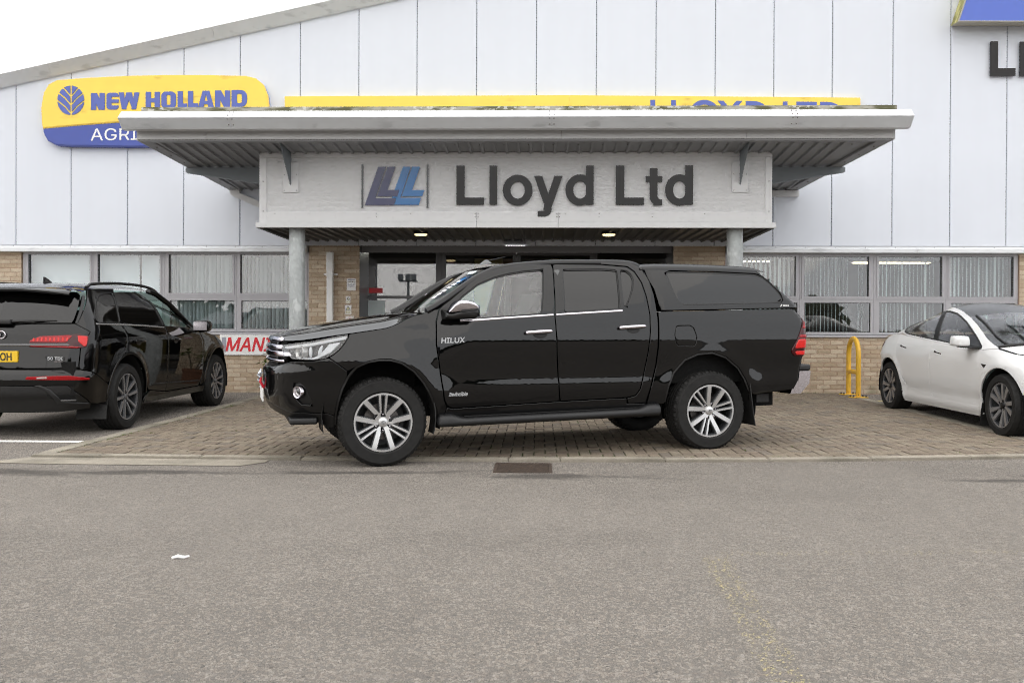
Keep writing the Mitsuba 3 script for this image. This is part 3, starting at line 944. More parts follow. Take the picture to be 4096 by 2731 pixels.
t = lamp("strip_light", bx(5.9, 7.3, 17.0, 17.12, 2.585, 2.60), (.85, .68, .42), "lit strip light seen through the third window of the right band", "ceiling light")
add(t + "__housing", bx(5.85, 7.35, 16.98, 17.14, 2.60, 2.66), "white_plastic")
t = lamp("strip_light", bx(3.75, 4.35, 17.0, 17.12, 2.605, 2.62), (.85, .68, .42), "lit strip light seen through the window by the right steel column", "ceiling light")
add(t + "__housing", bx(3.7, 4.4, 16.98, 17.14, 2.62, 2.68), "white_plastic")

# entrance screen
EY = 16.22
_ES = len(scene)
sc_ = name("warehouse__entrance_screen")
op = [sbox(-3.1, 1.914, -1.85, 2.78), sbox(-3.1, 0.3, -1.85, 1.862), sbox(-1.743, 0.27, 0.997, 2.704), sbox(1.058, 0.3, 2.312, 2.765)]
fr = sbox(-3.194, 0.2, 2.388, 2.84)
for g in op:
    fr = fr.difference(g)
add(sc_ + "__frame", [wall_poly(fr, EY + 0.07, 0.07), wall_poly(sbox(-1.743, 2.704, 0.997, 2.77), EY, 0.03)], "alu_dark")
for g in (op[0], op[1], op[3]):
    b = g.bounds
    add(sc_ + "__pane", (np.array([[b[0], EY + 0.03, b[1]], [b[2], EY + 0.03, b[1]], [b[2], EY + 0.03, b[3]], [b[0], EY + 0.03, b[3]]]), np.array([[0, 1, 2], [0, 2, 3]])), "pane_dark")
for x0, x1 in ((-1.737, -0.394), (-0.388, 0.991)):
    d = name("warehouse__sliding_door")
    g = sbox(x0, 0.26, x1, 2.70)
    h = sbox(x0 + 0.066, 0.40, x1 - 0.066, 2.645)
    add(d + "__frame", wall_poly(g.difference(h), EY + 0.02, 0.045), "alu_dark")
    b = h.bounds
    add(d + "__pane", (np.array([[b[0], EY + 0.01, b[1]], [b[2], EY + 0.01, b[1]], [b[2], EY + 0.01, b[3]], [b[0], EY + 0.01, b[3]]]), np.array([[0, 1, 2], [0, 2, 3]])), "pane_dark")
add("warehouse__door_sensor", cbx(-0.515, -0.27, EY - 0.09, EY - 0.03, 2.71, 2.76, 0.008), "alu_dark")

add("warehouse__entrance_return", bx(-3.20, -3.083, 15.46, 16.30, 0.2, 2.82), "alu_dark")
add("warehouse__entrance_return", bx(2.303, 2.42, 15.46, 16.30, 0.2, 2.82), "alu_dark")
add("warehouse__entrance_floor", on_ground(bx(-3.1, 2.32, 15.42, 16.35, -0.10, 0.002)), "concrete")
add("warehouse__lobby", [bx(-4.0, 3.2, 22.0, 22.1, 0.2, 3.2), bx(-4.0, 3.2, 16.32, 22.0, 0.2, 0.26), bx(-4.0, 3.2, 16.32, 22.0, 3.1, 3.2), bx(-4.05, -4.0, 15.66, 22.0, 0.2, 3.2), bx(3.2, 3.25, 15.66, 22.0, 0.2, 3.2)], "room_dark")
for lab, q in (("tall yellow panel inside the lobby left of the door meeting stiles", (-1.35, -0.75, 19.0, 19.1, 0.3, 2.83)), ("second yellow panel standing in the lobby right of the ceiling spot", (0.25, 0.48, 19.0, 19.1, 0.3, 2.83)), ("narrow yellow panel at the right of the lobby", (1.22, 1.45, 19.2, 19.3, 0.3, 2.83))):
    t = thing("lobby_display", lab, "display panel", "yellow display panels in the lobby")
    add(t + "__board", cbx(*q, 0.01), "room_yellow")
    add(t + "__foot", bx(q[0] - 0.05, q[1] + 0.05, q[2] - 0.15, q[3] + 0.15, 0.26, 0.30), "alu_dark")
t = thing("lobby_cabinet", "brown wooden cabinet beside the tall yellow panel in the lobby", "cabinet")
add(t + "__carcass", cbx(-0.74, -0.50, 19.0, 19.4, 0.26, 2.83, 0.01), "room_brown")
add(t + "__door", cbx(-0.73, -0.51, 18.975, 18.998, 0.30, 2.80, 0.006), "room_brown")
t = thing("door_sticker", "small red sticker on the left entrance pane", "sticker")
add(t + "__film", bx(-3.07, -2.82, EY + 0.022, EY + 0.0235, 1.96, 2.055), "letter_red")
t = thing("door_notice", "pale green notice stuck to the low entrance pane", "notice")
add(t + "__film", bx(-3.09, -2.78, EY + 0.022, EY + 0.0235, 1.46, 1.83), "blind")


def disc(x, y, z, r, n=24, down=True):
    th = np.arange(n) * 2 * np.pi / n
    V = np.vstack([np.c_[x + r * np.cos(th), y + r * np.sin(th), np.full(n, z)], [[x, y, z]]])
    F = np.array([[n, (i + 1) % n, i] for i in range(n)])
    return trimesh.Trimesh(V, F, process=False)


for x, y, lab in ((-2.72, 17.3, "lit ceiling spot inside the lobby behind the left entrance pane"), (-0.10, 17.3, "lit ceiling spot inside the lobby beside the door meeting stiles")):
    t = lamp("lobby_spot", disc(x, y, 2.83, 0.06), (30.0, 28.5, 25.0), lab, "ceiling light")
    add(t + "__rim", moved(lathe([(0.062, 0), (0.085, 0.0), (0.085, 0.03), (0.062, 0.03), (0.062, 0)], 24, "z"), mat((x, y, 2.828), (1, 0, 0), (0, 1, 0), (0, 0, 1))), "white_plastic")
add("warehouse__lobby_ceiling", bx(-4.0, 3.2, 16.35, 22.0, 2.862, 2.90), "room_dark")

# downpipe, notices, sign board on the brick pier
t = thing("downpipe", "square white downpipe running down the brick pier", "downpipe")
add(t + "__pipe", cbx(-3.632, -3.528, 15.345, 15.435, 0.2, 2.56, 0.008), "white_paint")
add(t + "__socket", cbx(-3.640, -3.520, 15.337, 15.441, 2.30, 2.45, 0.008), "white_paint")
add(t + "__shoe", cbx(-3.638, -3.522, 15.340, 15.44, 2.45, 2.62, 0.01), "white_paint")
for z in (2.245, 1.2, 0.5):
    add(t + "__bracket", [cbx(-3.70, -3.46, 15.438, 15.452, z - 0.016, z + 0.016, 0.003), cbx(-3.64, -3.52, 15.340, 15.345, z - 0.012, z + 0.012, 0.002)], "white_paint")


def notice(lab, x0, x1, z0, z1, kind):
    t = thing("notice", lab, "notice")
    add(t + "__plate", bx(x0, x1, WALL_Y - 0.012, WALL_Y - 0.006, z0, z1), "paper")
    w, h, y = x1 - x0, z1 - z0, WALL_Y - 0.0125
    P, D = [], []
    if kind == "text":
        P += [wall_poly(sbox(x0 + 0.12 * w, z1 - 0.16 * h, x1 - 0.1 * w, z1 - 0.06 * h), y, 0.001)]
        D += [wall_poly(sbox(x0 + 0.08 * w, z1 - 0.34 * h, x1 - 0.08 * w, z1 - 0.28 * h), y, 0.001)]
        for i in range(5):
            P += [wall_poly(sbox(x0 + 0.1 * w, z1 - (0.45 + 0.07 * i) * h, x1 - (0.10 + 0.12 * (i % 2)) * w, z1 - (0.42 + 0.07 * i) * h), y, 0.001)]
        add(t + "__print", P, "print_grey"); add(t + "__heading", D, "print_dark")
    elif kind == "warn":
        tri = Polygon([(x0 + 0.10 * w, z0 + 0.45 * h), (x1 - 0.10 * w, z0 + 0.45 * h), ((x0 + x1) / 2, z0 + 0.94 * h)])
        add(t + "__triangle", wall_poly(tri.difference(tri.buffer(-0.008)), y, 0.001), "print_dark")
        add(t + "__field", wall_poly(tri.buffer(-0.012), y, 0.001), "print_olive")
        add(t + "__print", [wall_poly(sbox(x0 + 0.1 * w, z0 + (0.10 + 0.10 * i) * h, x1 - 0.1 * w, z0 + (0.15 + 0.10 * i) * h), y, 0.001) for i in range(3)], "print_olive")
    else:
        add(t + "__field", wall_poly(sbox(x0 + 0.04 * w, z0 + 0.03 * h, x1 - 0.04 * w, z0 + 0.47 * h), y, 0.001), "pink")
        add(t + "__print", [wall_poly(sbox(x0 + 0.15 * w, z0 + (0.13 + 0.14 * i) * h, x1 - 0.15 * w, z0 + (0.19 + 0.14 * i) * h), y - 0.001, 0.001) for i in range(2)], "paper")
        c = Point((x0 + x1) / 2, z0 + 0.74 * h).buffer(0.16 * w)
        add(t + "__ring", wall_poly(c.difference(c.buffer(-0.05 * w)), y, 0.001), "pink")


def zpx(Y):
    return 1.19 + (1345 - Y) / 233.2


notice("white printed notice at the top of the four on the brick pier", -3.30, -3.145, 1.965, 2.175, "text")
notice("small warning notice with a triangle, second from the top on the brick pier", -3.315, -3.238, 1.745, 1.867, "warn")
notice("larger warning notice with a triangle, third from the top on the brick pier", -3.333, -3.222, 1.558, 1.715, "warn")
notice("pink and white notice lowest on the brick pier", -3.322, -3.178, 1.368, 1.525, "pink")

t = thing("sign_board", "white sign board with red letters on the low brick wall behind the pickup's nose", "sign")
add(t + "__board", cbx(-5.50, -3.05 - 0.92, 15.405, 15.44, 0.845, 1.195, 0.005), "white_paint")
add(t + "__trim", bx(-5.46, -5.39, 15.400, 15.4045, 0.90, 1.15), "print_grey")
b_ = text_wall("MANITOU", 0, 15.404, 0.918, 0.226, 0.004, True)
v = b_.vertices.copy()
v[:, 0] = -5.40 + (v[:, 0] - v[:, 0].min()) * (1.40 / (v[:, 0].max() - v[:, 0].min())) + (v[:, 2] - 0.918) * 0.22
add(t + "__lettering", trimesh.Trimesh(v, b_.faces, process=False), "letter_red")

# ---------------------------------------------------------------- entrance canopy
cn = thing("entrance_canopy", "steel entrance canopy with a deep overhanging roof and ribbed fascia board on two columns", "canopy")
BYF = 13.0                              # face of the fascia board
CX0, CX1 = -4.06, 3.336
# ribbed sheet, ribs lying along x
n = 44
zz = np.linspace(2.98, 3.775, n * 3 + 1)
yy = BYF + 0.0045 * np.tile([0, 0, 1.0], n + 1)[: n * 3 + 1]
P = np.stack([np.stack([np.full_like(zz, x), yy, zz], 1) for x in (-3.955, 3.24)], 0)
add("entrance_canopy__fascia_sheet", fix(grid_mesh(P)), "board")
add("entrance_canopy__fascia_core", bx(-4.05, 3.326, 13.012, 13.10, 2.78, 3.84), "gap")
add("entrance_canopy__top_trim", cbx(CX0, CX1, 12.982, 13.01, 3.768, 3.842, 0.003), "board")
for a, b in ((CX0, -3.955), (3.24, CX1)):
    add("entrance_canopy__corner_trim", cbx(a, b, 12.984, 13.012, 2.832, 3.766, 0.003), "board")
for a, b in ((-3.953, -0.895), (-0.891, 0.280), (0.284, 3.238)):
    m = add("entrance_canopy__cover_strip", cbx(a, b, 12.978, 13.010, 2.834, 2.980, 0.003), "board")
for a, b in ((-4.104, -0.895), (-0.891, 0.280), (0.284, 3.39)):
    add("entrance_canopy__lip", cbx(a, b, 12.955, 13.02, 2.752, 2.830, 0.003), "board")


def screws(key, pts, y, r=0.007):
    L = [moved(lathe([(0.0, -0.006), (r * 0.7, -0.005), (r, 0.0)], 8), mat((x, y, z), (1, 0, 0), (0, 1, 0), (0, 0, 1))) for x, z in pts]
    for m in L:
        add(key, m, "screw")


sp = [(x, z) for x in (-3.83, -2.35, -1.85, 0.39, 0.87, 1.63, 2.38) for z in (2.955,)] + [(x, 2.91) for x in (-2.35, 0.87, 1.63)] + [(x, z) for x in (-0.915, -0.870, 0.262, 0.303) for z in (2.955, 2.91)] + [(-4.0, 2.99), (-4.0, 3.42), (3.29, 2.99), (3.29, 3.42)]
screws("entrance_canopy__screw", sp, 12.976)


def ribbed_soffit(key, z_of, xl_of, xr_of, y0, y1, pitch, mat_, x_start, depth=0.035, down=-1):
    """A trapezoid-ribbed sheet whose ribs run along y; ribs stand down from the flat."""
    xs = [(-1e9, 0)]
    pr = []
    x = x_start
    while x < 6:
        pr += [(x, 0), (x + 0.012, 1), (x + 0.042, 1), (x + 0.054, 0)]
        x += pitch
    pr = np.array(pr)
    rows = []
    for y in (y0, (y0 + y1) / 2, y1):
        l, r_ = xl_of(y), xr_of(y)
        s = np.array([[l, 0]] + [list(q) for q in pr if l < q[0] < r_] + [[r_, 0]])
        rows.append((y, s))
    m = max(len(s) for _, s in rows)
    base = [q for q in pr if xl_of(y0) < q[0] < xr_of(y0) and xl_of(y1) < q[0] < xr_of(y1)]
    P = []
    for y in (y0, y1):
        s = np.array([[xl_of(y), 0]] + [list(q) for q in base] + [[xr_of(y), 0]])
        P.append(np.stack([s[:, 0], np.full(len(s), y), z_of(y) + down * depth * s[:, 1]], 1))
    return add(key, fix(grid_mesh(np.array(P))), mat_)


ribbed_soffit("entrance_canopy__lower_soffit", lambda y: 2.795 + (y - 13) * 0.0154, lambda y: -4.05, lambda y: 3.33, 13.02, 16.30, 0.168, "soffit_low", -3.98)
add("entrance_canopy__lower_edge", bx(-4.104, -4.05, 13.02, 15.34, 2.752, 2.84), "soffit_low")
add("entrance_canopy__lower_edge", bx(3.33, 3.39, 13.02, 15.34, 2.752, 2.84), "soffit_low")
add("entrance_canopy__box_top", bx(-4.05, 3.326, 13.10, 16.32, 2.86, 2.88), "gap")
add("entrance_canopy__box_side", bx(-4.05, -4.02, 13.10, 15.35, 2.84, 3.70), "board")
add("entrance_canopy__box_side", bx(3.296, 3.326, 13.10, 15.35, 2.84, 3.70), "board")


def sof_z(y):
    return 3.70 + (15.36 - y) * 0.0612


def rl(y):
    return -5.52 + (y - 12.25) * 0.074


def rr(y):
    return 4.766 - (y - 12.25) * 0.132


ribbed_soffit("entrance_canopy__upper_soffit", sof_z, lambda y: rl(y) + 0.02, lambda y: rr(y) - 0.02, 12.30, 15.35, 0.172, "soffit", -5.30, 0.03)
# flat margin with its screws along both side edges and the front
for f, s in ((rl, 1), (rr, -1)):
    V = [(f(y) + d, y, sof_z(y) - 0.034 + h) for y in (12.27, 15.35) for d, h in ((0, 0), (s * 0.17, 0), (s * 0.17, 0.03), (0, 0.03))]
    add("entrance_canopy__edge_flashing", fix(trimesh.convex.convex_hull(np.array(V))), "soffit")
    for y in np.arange(12.6, 15.2, 0.42):
        add("entrance_canopy__soffit_screw", moved(lathe([(0.0, -0.012), (0.010, -0.010), (0.012, 0.0)], 8, "z"), mat((f(y) + s * 0.09, y, sof_z(y) - 0.034), (1, 0, 0), (0, 1, 0), (0, 0, 1))), "screw")
add("entrance_canopy__front_margin", bx(rl(12.3), rr(12.3), 12.272, 12.37, sof_z(12.32) - 0.036, sof_z(12.32) - 0.005), "soffit")
for x in np.arange(-5.3, 4.7, 0.344):
    add("entrance_canopy__soffit_screw", moved(lathe([(0.0, -0.012), (0.010, -0.010), (0.012, 0.0)], 8, "z"), mat((x, 12.60, sof_z(12.6)), (1, 0, 0), (0, 1, 0), (0, 0, 1))), "screw")
for a, b in ((-5.52, -4.57), (-4.566, 0.30), (0.304, 2.80), (2.804, 4.766)):
    add("entrance_canopy__front_trim", cbx(a, b, 12.245, 12.27, 3.872, 4.036, 0.003), "board")
gp = [(12.10, 3.955), (12.00, 3.955), (11.87, 4.082), (11.985, 4.192), (12.03, 4.192), (12.10, 4.10)]
gx = [-5.625, -4.14, -0.03, 3.35, 4.885]
gx = [-5.625, -4.12, 0.17, 3.35, 4.885]
for a, b in zip(gx[:-1], gx[1:]):
    add("entrance_canopy__gutter", along_x(gp, a + 0.0015, b - 0.0015), "gutter")
for x in gx[1:-1]:
    for dx in (-0.03, 0.03):
        for (y, z) in ((11.965, 4.172), (11.905, 4.116), (11.892, 4.062), (11.955, 4.0)):
            add("entrance_canopy__rivet", trimesh.creation.icosphere(1, 0.009).apply_translation((x + dx, y - 0.002, z)), "screw")
add("entrance_canopy__gutter_soffit", bx(-5.6, 4.86, 12.10, 12.246, 3.99, 4.02), "steel_grey")
add("entrance_canopy__upstand", cbx(-5.42, 4.76, 12.13, 12.17, 4.05, 4.286, 0.004), "lichen")
add("entrance_canopy__roof_deck", fix(trimesh.convex.convex_hull(np.array([(rl(12.2), 12.18, 4.05), (rr(12.2), 12.18, 4.05), (rl(12.2), 12.18, 4.22), (rr(12.2), 12.18, 4.22), (rl(15.35), 15.35, 3.86), (rr(15.35), 15.35, 3.86), (rl(15.35), 15.35, 4.02), (rr(15.35), 15.35, 4.02)]))), "lichen")
for f, s in ((rl, -1), (rr, 1)):
    V = np.array([(f(12.2), 12.25, sof_z(12.25) - 0.03), (f(15.35), 15.35, sof_z(15.35) - 0.03), (f(15.35), 15.35, 4.0), (f(12.2), 12.25, 4.2)])
    V = np.vstack([V, V + [s * 0.012, 0, 0]])
    add("entrance_canopy__side_trim", fix(trimesh.convex.convex_hull(V)), "board")
# gusset brackets from the board up to the roof edge, side cantilevers, wall trim
for x in (-3.60, 2.88):
    P = Polygon([(13.0, 3.845), (13.0, 3.38), (12.985, 3.36), (12.40, 3.885)])
    m = extr(P, 0.012)
    v = m.vertices
    add("entrance_canopy__gusset", trimesh.Trimesh(np.stack([x + v[:, 2] - 0.006, v[:, 0], v[:, 1]], 1), m.faces, process=False), "steel_grey")
    add("entrance_canopy__gusset_plate", cbx(x - 0.115, x + 0.115, 12.976, 12.99, 3.26, 3.70, 0.004), "board")
    screws("entrance_canopy__screw", [(x - 0.09, 3.29), (x + 0.09, 3.29), (x - 0.09, 3.52), (x + 0.09, 3.52)], 12.974)
for x0, x1 in ((-5.44, -3.9), (4.62, 3.2)):
    y = 13.78
    zt = sof_z(y) - 0.032
    P = Polygon([(x0, zt), (x0, zt - 0.075), (x0 + 0.16 * np.sign(x1 - x0), zt - 0.10), (x1, zt - 0.30), (x1, zt)])
    add("entrance_canopy__cantilever", wall_poly(P, y + 0.05, 0.10), "steel_grey")
add("entrance_canopy__wall_trim", wall_poly(Polygon([(-5.30, 3.70), (-5.28, 3.60), (-5.22, 3.56), (-4.06, 3.06), (-4.06, 3.18), (-5.12, 3.62), (-5.12, 3.70)]), 15.355, 0.09), "board")
add("entrance_canopy__wall_trim", bx(3.34, 4.38, 15.28, 15.355, 3.56, 3.66), "board")
for x in (-3.575, 2.868):
    g = gz(x, 13.25)
    c = "entrance_canopy__column"
    c = name(c)
    _used.discard(c)
    k = add(c, moved(lathe([(0.0, g - 0.02), (0.116, g - 0.02), (0.116, 2.79), (0.0, 2.79)], 40, "z"), mat((x, 13.25, 0), (1, 0, 0), (0, 1, 0), (0, 0, 1))), "galv", smooth=40)
    add(k + "__base_plate", cbx(x - 0.17, x + 0.17, 13.08, 13.42, g, g + 0.015, 0.003), "galv")
for x, lab in ((-1.815, "lit round downlight under the canopy left of the door"), (1.077, "lit round downlight under the canopy right of the door")):
    t = lamp("canopy_downlight", moved(lathe([(0.0, -0.030), (0.08, -0.028), (0.098, -0.016), (0.098, -0.004)], 32, "z"), mat((x, 13.85, 2.762), (1, 0, 0), (0, 1, 0), (0, 0, 1))), (.20, .155, .082), lab, "ceiling light")
    add(t + "__rim", moved(lathe([(0.098, -0.004), (0.110, -0.004), (0.110, 0.03), (0.0, 0.03)], 32, "z"), mat((x, 13.85, 2.762), (1, 0, 0), (0, 1, 0), (0, 0, 1))), "trim_black", smooth=40)
t = thing("emergency_light", "clear emergency light fitting with a row of small lamps above the entrance door", "emergency light")
add(t + "__housing", cbx(-0.575, -0.21, 15.26, 15.40, 2.752, 2.800, 0.006), "print_grey")
add(t + "__lens", cbx(-0.57, -0.215, 15.255, 15.40, 2.715, 2.751, 0.008), "lamp_glass")
for i in range(8):
    x = -0.545 + i * 0.0435
    k2 = name(t + "__lamp")
    scene[k2] = ply(trimesh.creation.icosphere(1, 0.010).apply_translation((x, 15.30, 2.728)), "white_plastic", emitter={"type": "area", "radiance": {"type": "rgb", "value": [.30, .30, .29]}})

# ---------------------------------------------------------------- lettering and signs
def ellipse(cx, cy, rx, ry, n=48):
    return affinity.scale(Point(cx, cy).buffer(1.0, n // 4), rx, ry)


def hl_L(x0, x1, z0, z1, st=None, bar=None):
    st = st or (z1 - z0) * 0.2
    bar = bar or st * 0.88
    return Polygon([(x0, z0), (x1, z0), (x1, z0 + bar), (x0 + st, z0 + bar), (x0 + st, z1), (x0, z1)])


ZB, ZT, XH = 3.083, 3.645, 3.505       # baseline, cap height, x-height top
st = 0.109


def ring_o(x0, x1, z0, z1, tx, tz):
    o = ellipse((x0 + x1) / 2, (z0 + z1) / 2, (x1 - x0) / 2, (z1 - z0) / 2)
    return o.difference(ellipse((x0 + x1) / 2, (z0 + z1) / 2, (x1 - x0) / 2 - tx, (z1 - z0) / 2 - tz))


def let_d(x0, x1):
    bowl = ring_o(x0, x1 + 0.015, ZB - 0.012, XH + 0.012, 0.112, 0.098).intersection(sbox(x0, 0, x1 - 0.05, 9))
    return unary_union([bowl, sbox(x1 - st, ZB, x1, ZT)])


def let_t(x0, x1):
    xs_, xe = x0 + 0.058, x0 + 0.058 + st
    hook = ellipse(xs_ + 0.125, ZB + 0.118, 0.125, 0.126).difference(ellipse(xe + 0.045, ZB + 0.128, 0.045, 0.045)).intersection(sbox(xs_, ZB - 0.02, xs_ + 0.125, ZB + 0.118))
    foot = sbox(xe + 0.03, ZB - 0.006, x1, ZB + 0.074)
    inner = sbox(xe, ZB + 0.074, xe + 0.045, ZB + 0.128).difference(ellipse(xe + 0.045, ZB + 0.119, 0.045, 0.045))
    return unary_union([sbox(xs_, ZB + 0.11, xe, 3.605), sbox(x0, 3.408, x1, 3.492), hook, foot, inner, sbox(xs_ + 0.05, ZB - 0.006, xe + 0.04, ZB + 0.074)])


def let_y(x0, x1):
    w = 0.118
    cx = x0 + 0.205
    zj = ZB + 0.04
    left = Polygon([(x0, 3.497), (x0 + w, 3.497), (cx + 0.013, 3.20), (cx + 0.04, ZB + 0.02), (cx - 0.065, ZB + 0.02)])
    right = Polygon([(x1 - w, 3.497), (x1, 3.497), (cx + 0.035, 3.005), (cx - 0.075, 3.01)])
    tail = unary_union([ellipse(cx - 0.055, 3.015, 0.105, 0.102).intersection(sbox(cx - 0.055, 2.913, cx + 0.06, 3.03)), sbox(x0 + 0.055, 2.913, cx - 0.055, 2.995)])
    tail = tail.difference(ellipse(cx - 0.085, 3.04, 0.028, 0.045))
    join = Polygon([(cx - 0.06, ZB + 0.03), (cx + 0.045, ZB + 0.06), (cx + 0.045, 3.0), (cx - 0.02, 2.96), (cx - 0.055, 3.0)])
    return unary_union([left, right, tail, join]).buffer(0)


t = thing("canopy_lettering", "big black letters reading Lloyd Ltd on the canopy's fascia board", "sign lettering")
LT = [hl_L(-1.186, -0.787, ZB, ZT, 0.118, 0.102), sbox(-0.709, ZB, -0.599, ZT), ring_o(-0.517, -0.088, ZB - 0.013, 3.512, 0.112, 0.098), let_y(-0.067, 0.343), let_d(0.385, 0.789), hl_L(1.108, 1.509, ZB, ZT, 0.118, 0.102), let_t(1.535, 1.769), let_d(1.812, 2.208)]
for g in LT:
    add(t + "__letter", wall_poly(g, 12.985, 0.022), "letter_black")
t = thing("canopy_logo", "slanting navy and sky blue double L logo between two thin grey bars", "logo")


def gpt(x, y):          # logo drawn in its own 2.94 px grid
    return (-2.5595 + (x - 143) * (0.949 / 768.0), 3.659 - (y - 180) * (0.622 / 508.0))


def gp_(*p):
    return Polygon([gpt(*q) for q in p])


navy = [gp_((335, 203), (425, 203), (302, 575), (548, 575), (524, 655), (180, 655)), gp_((445, 203), (537, 203), (445, 478), (583, 478), (560, 552), (323, 552))]
sky_ = [gp_((625, 203), (717, 203), (595, 570), (840, 570), (812, 652), (527, 652), (552, 572), (497, 570), (502, 556), (562, 556), (587, 476), (530, 476)), gp_((735, 203), (827, 203), (733, 478), (876, 478), (852, 552), (610, 552))]
for g in navy:
    add(t + "__navy_bar", wall_poly(g, 12.985, 0.018), "logo_navy")
for g in sky_:
    add(t + "__sky_bar", wall_poly(g, 12.9848, 0.018), "logo_sky")
for x in (-2.552, -1.606):
    add(t + "__side_bar", wall_poly(sbox(x - 0.012, 3.035, x + 0.012, 3.662), 12.985, 0.02), "logo_grey")

# the yellow and blue machinery sign at the left
SY = 15.25
t = thing("dealer_sign", "yellow and blue rounded sign reading New Holland Agriculture, left of the canopy", "sign")
outl = Polygon([(-8.545, 5.07), (-8.50, 5.33), (-8.415, 5.47), (-8.27, 5.545), (-7.7, 5.585), (-7.0, 5.615), (-6.42, 5.626), (-5.6, 5.622), (-5.0, 5.605), (-4.83, 5.565), (-4.70, 5.46), (-4.63, 5.28), (-4.60, 5.03), (-4.63, 4.78), (-4.74, 4.58), (-4.95, 4.46), (-5.6, 4.415), (-7.0, 4.398), (-8.0, 4.412), (-8.28, 4.428), (-8.42, 4.50), (-8.49, 4.62), (-8.53, 4.80)]).buffer(-0.06).buffer(0.06)
cut = LineString([(-9, 4.675), (-8.505, 4.713), (-7.9, 4.765), (-7.22, 4.812), (-6.4, 4.86), (-5.5, 4.90), (-4, 4.94)])
upper = Polygon(list(cut.coords) + [(-4, 6), (-9, 6)])


def lens(poly, y_back, d, bev):
    """A sign face with a bevelled edge."""
    a = wall_poly(poly, y_back, d - bev)
    o, i = ring(poly, 0.08), ring(poly.buffer(-bev * 0.9), 0.08)
    return [a, wall_poly(poly.buffer(-bev * 0.5), y_back - (d - bev), bev * 0.6), wall_poly(poly.buffer(-bev), y_back - (d - bev) - bev * 0.6, bev * 0.4)]


add(t + "__back_tray", wall_poly(outl.buffer(-0.004), CY - 0.005, 0.05), "sign_blue")
add(t + "__upper_face", lens(outl.intersection(upper).buffer(-0.001), CY - 0.055, 0.09, 0.02), "sign_yellow")
add(t + "__lower_face", lens(outl.difference(upper).buffer(-0.001), CY - 0.055, 0.09, 0.02), "sign_blue")
# leaf emblem
E0 = ellipse(-8.015, 5.192, 0.232, 0.25)
cuts = [LineString([(-8.01, 4.9), (-8.01, 5.5)]).buffer(0.014)]
for dz in (0.0, 0.145, 0.29):
    cuts += [LineString([(-8.01, 4.965 + dz), (-8.12, 5.09 + dz), (-8.30, 5.23 + dz)]).buffer(0.012), LineString([(-8.01, 4.965 + dz), (-7.90, 5.09 + dz), (-7.72, 5.23 + dz)]).buffer(0.012)]
em = E0.difference(unary_union(cuts))
for g in em.geoms if isinstance(em, MultiPolygon) else [em]:
    if g.area > 2e-4:
        add(t + "__emblem_leaf", wall_poly(g, SY - 0.035, 0.012), "letter_blue")


def blk(ch, x0, x1, z0, z1, s=None):
    """Heavy square capitals of the sign."""
    w, h = x1 - x0, z1 - z0
    s = s or 0.30 * h
    r = 0.28 * h
    if ch == "N":
        g = unary_union([sbox(x0, z0, x0 + s, z1), sbox(x1 - s, z0, x1, z1), Polygon([(x0, z1), (x0 + s * 1.15, z1), (x1, z0), (x1 - s * 1.15, z0)])])
    elif ch == "E":
        g = sbox(x0, z0, x1, z1).buffer(-0.06).buffer(0.06).difference(unary_union([sbox(x0 + s, z0 + 0.24 * h, x1 + 1, z0 + 0.40 * h), sbox(x0 + s, z0 + 0.60 * h, x1 + 1, z0 + 0.76 * h)]))
    elif ch == "W":
        c = (x0 + x1) / 2
        g = unary_union([Polygon([(x0, z1), (x0 + s, z1), (x0 + 0.30 * w + 0.35 * s, z0), (x0 + 0.16 * w, z0)]), Polygon([(x1 - s, z1), (x1, z1), (x1 - 0.16 * w, z0), (x1 - 0.30 * w - 0.35 * s, z0)]), Polygon([(c - s * 0.55, z1), (c + s * 0.55, z1), (x1 - 0.17 * w, z0), (x1 - 0.34 * w, z0), (c, z0 + 0.55 * h), (x0 + 0.34 * w, z0), (x0 + 0.17 * w, z0)])])
    elif ch == "H":
        g = unary_union([sbox(x0, z0, x0 + s, z1), sbox(x1 - s, z0, x1, z1), sbox(x0, z0 + 0.38 * h, x1, z0 + 0.62 * h)])
    elif ch == "O":
        g = sbox(x0, z0, x1, z1).buffer(-r).buffer(r).difference(sbox(x0 + s, z0 + 0.2 * h, x1 - s, z1 - 0.2 * h).buffer(-0.02).buffer(0.02))
    elif ch == "L":
        g = hl_L(x0, x1, z0, z1, s, 0.27 * h)
    elif ch == "A":
        c = (x0 + x1) / 2
        g = Polygon([(x0, z0), (c - s * 0.62, z1), (c + s * 0.62, z1), (x1, z0)]).difference(unary_union([Polygon([(x0 + s, z0 - 0.01), (x1 - s, z0 - 0.01), (x1 - s - 0.06 * w, z0 + 0.2 * h), (x0 + s + 0.06 * w, z0 + 0.2 * h)]), Polygon([(c - 0.10 * w, z0 + 0.40 * h), (c + 0.10 * w, z0 + 0.40 * h), (c, z1 - 0.2 * h)])]))
    else:
        g = sbox(x0, z0, x1, z1).union(sbox(x0, z0, x1, z1))
        g = unary_union([sbox(x0, z0, x1, z1).buffer(-0.38 * h).buffer(0.38 * h), sbox(x0, z0, (x0 + x1) / 2, z1)]).difference(sbox(x0 + s, z0 + 0.22 * h, x1 - s * 0.95, z1 - 0.22 * h).buffer(-0.03).buffer(0.03))
    return g


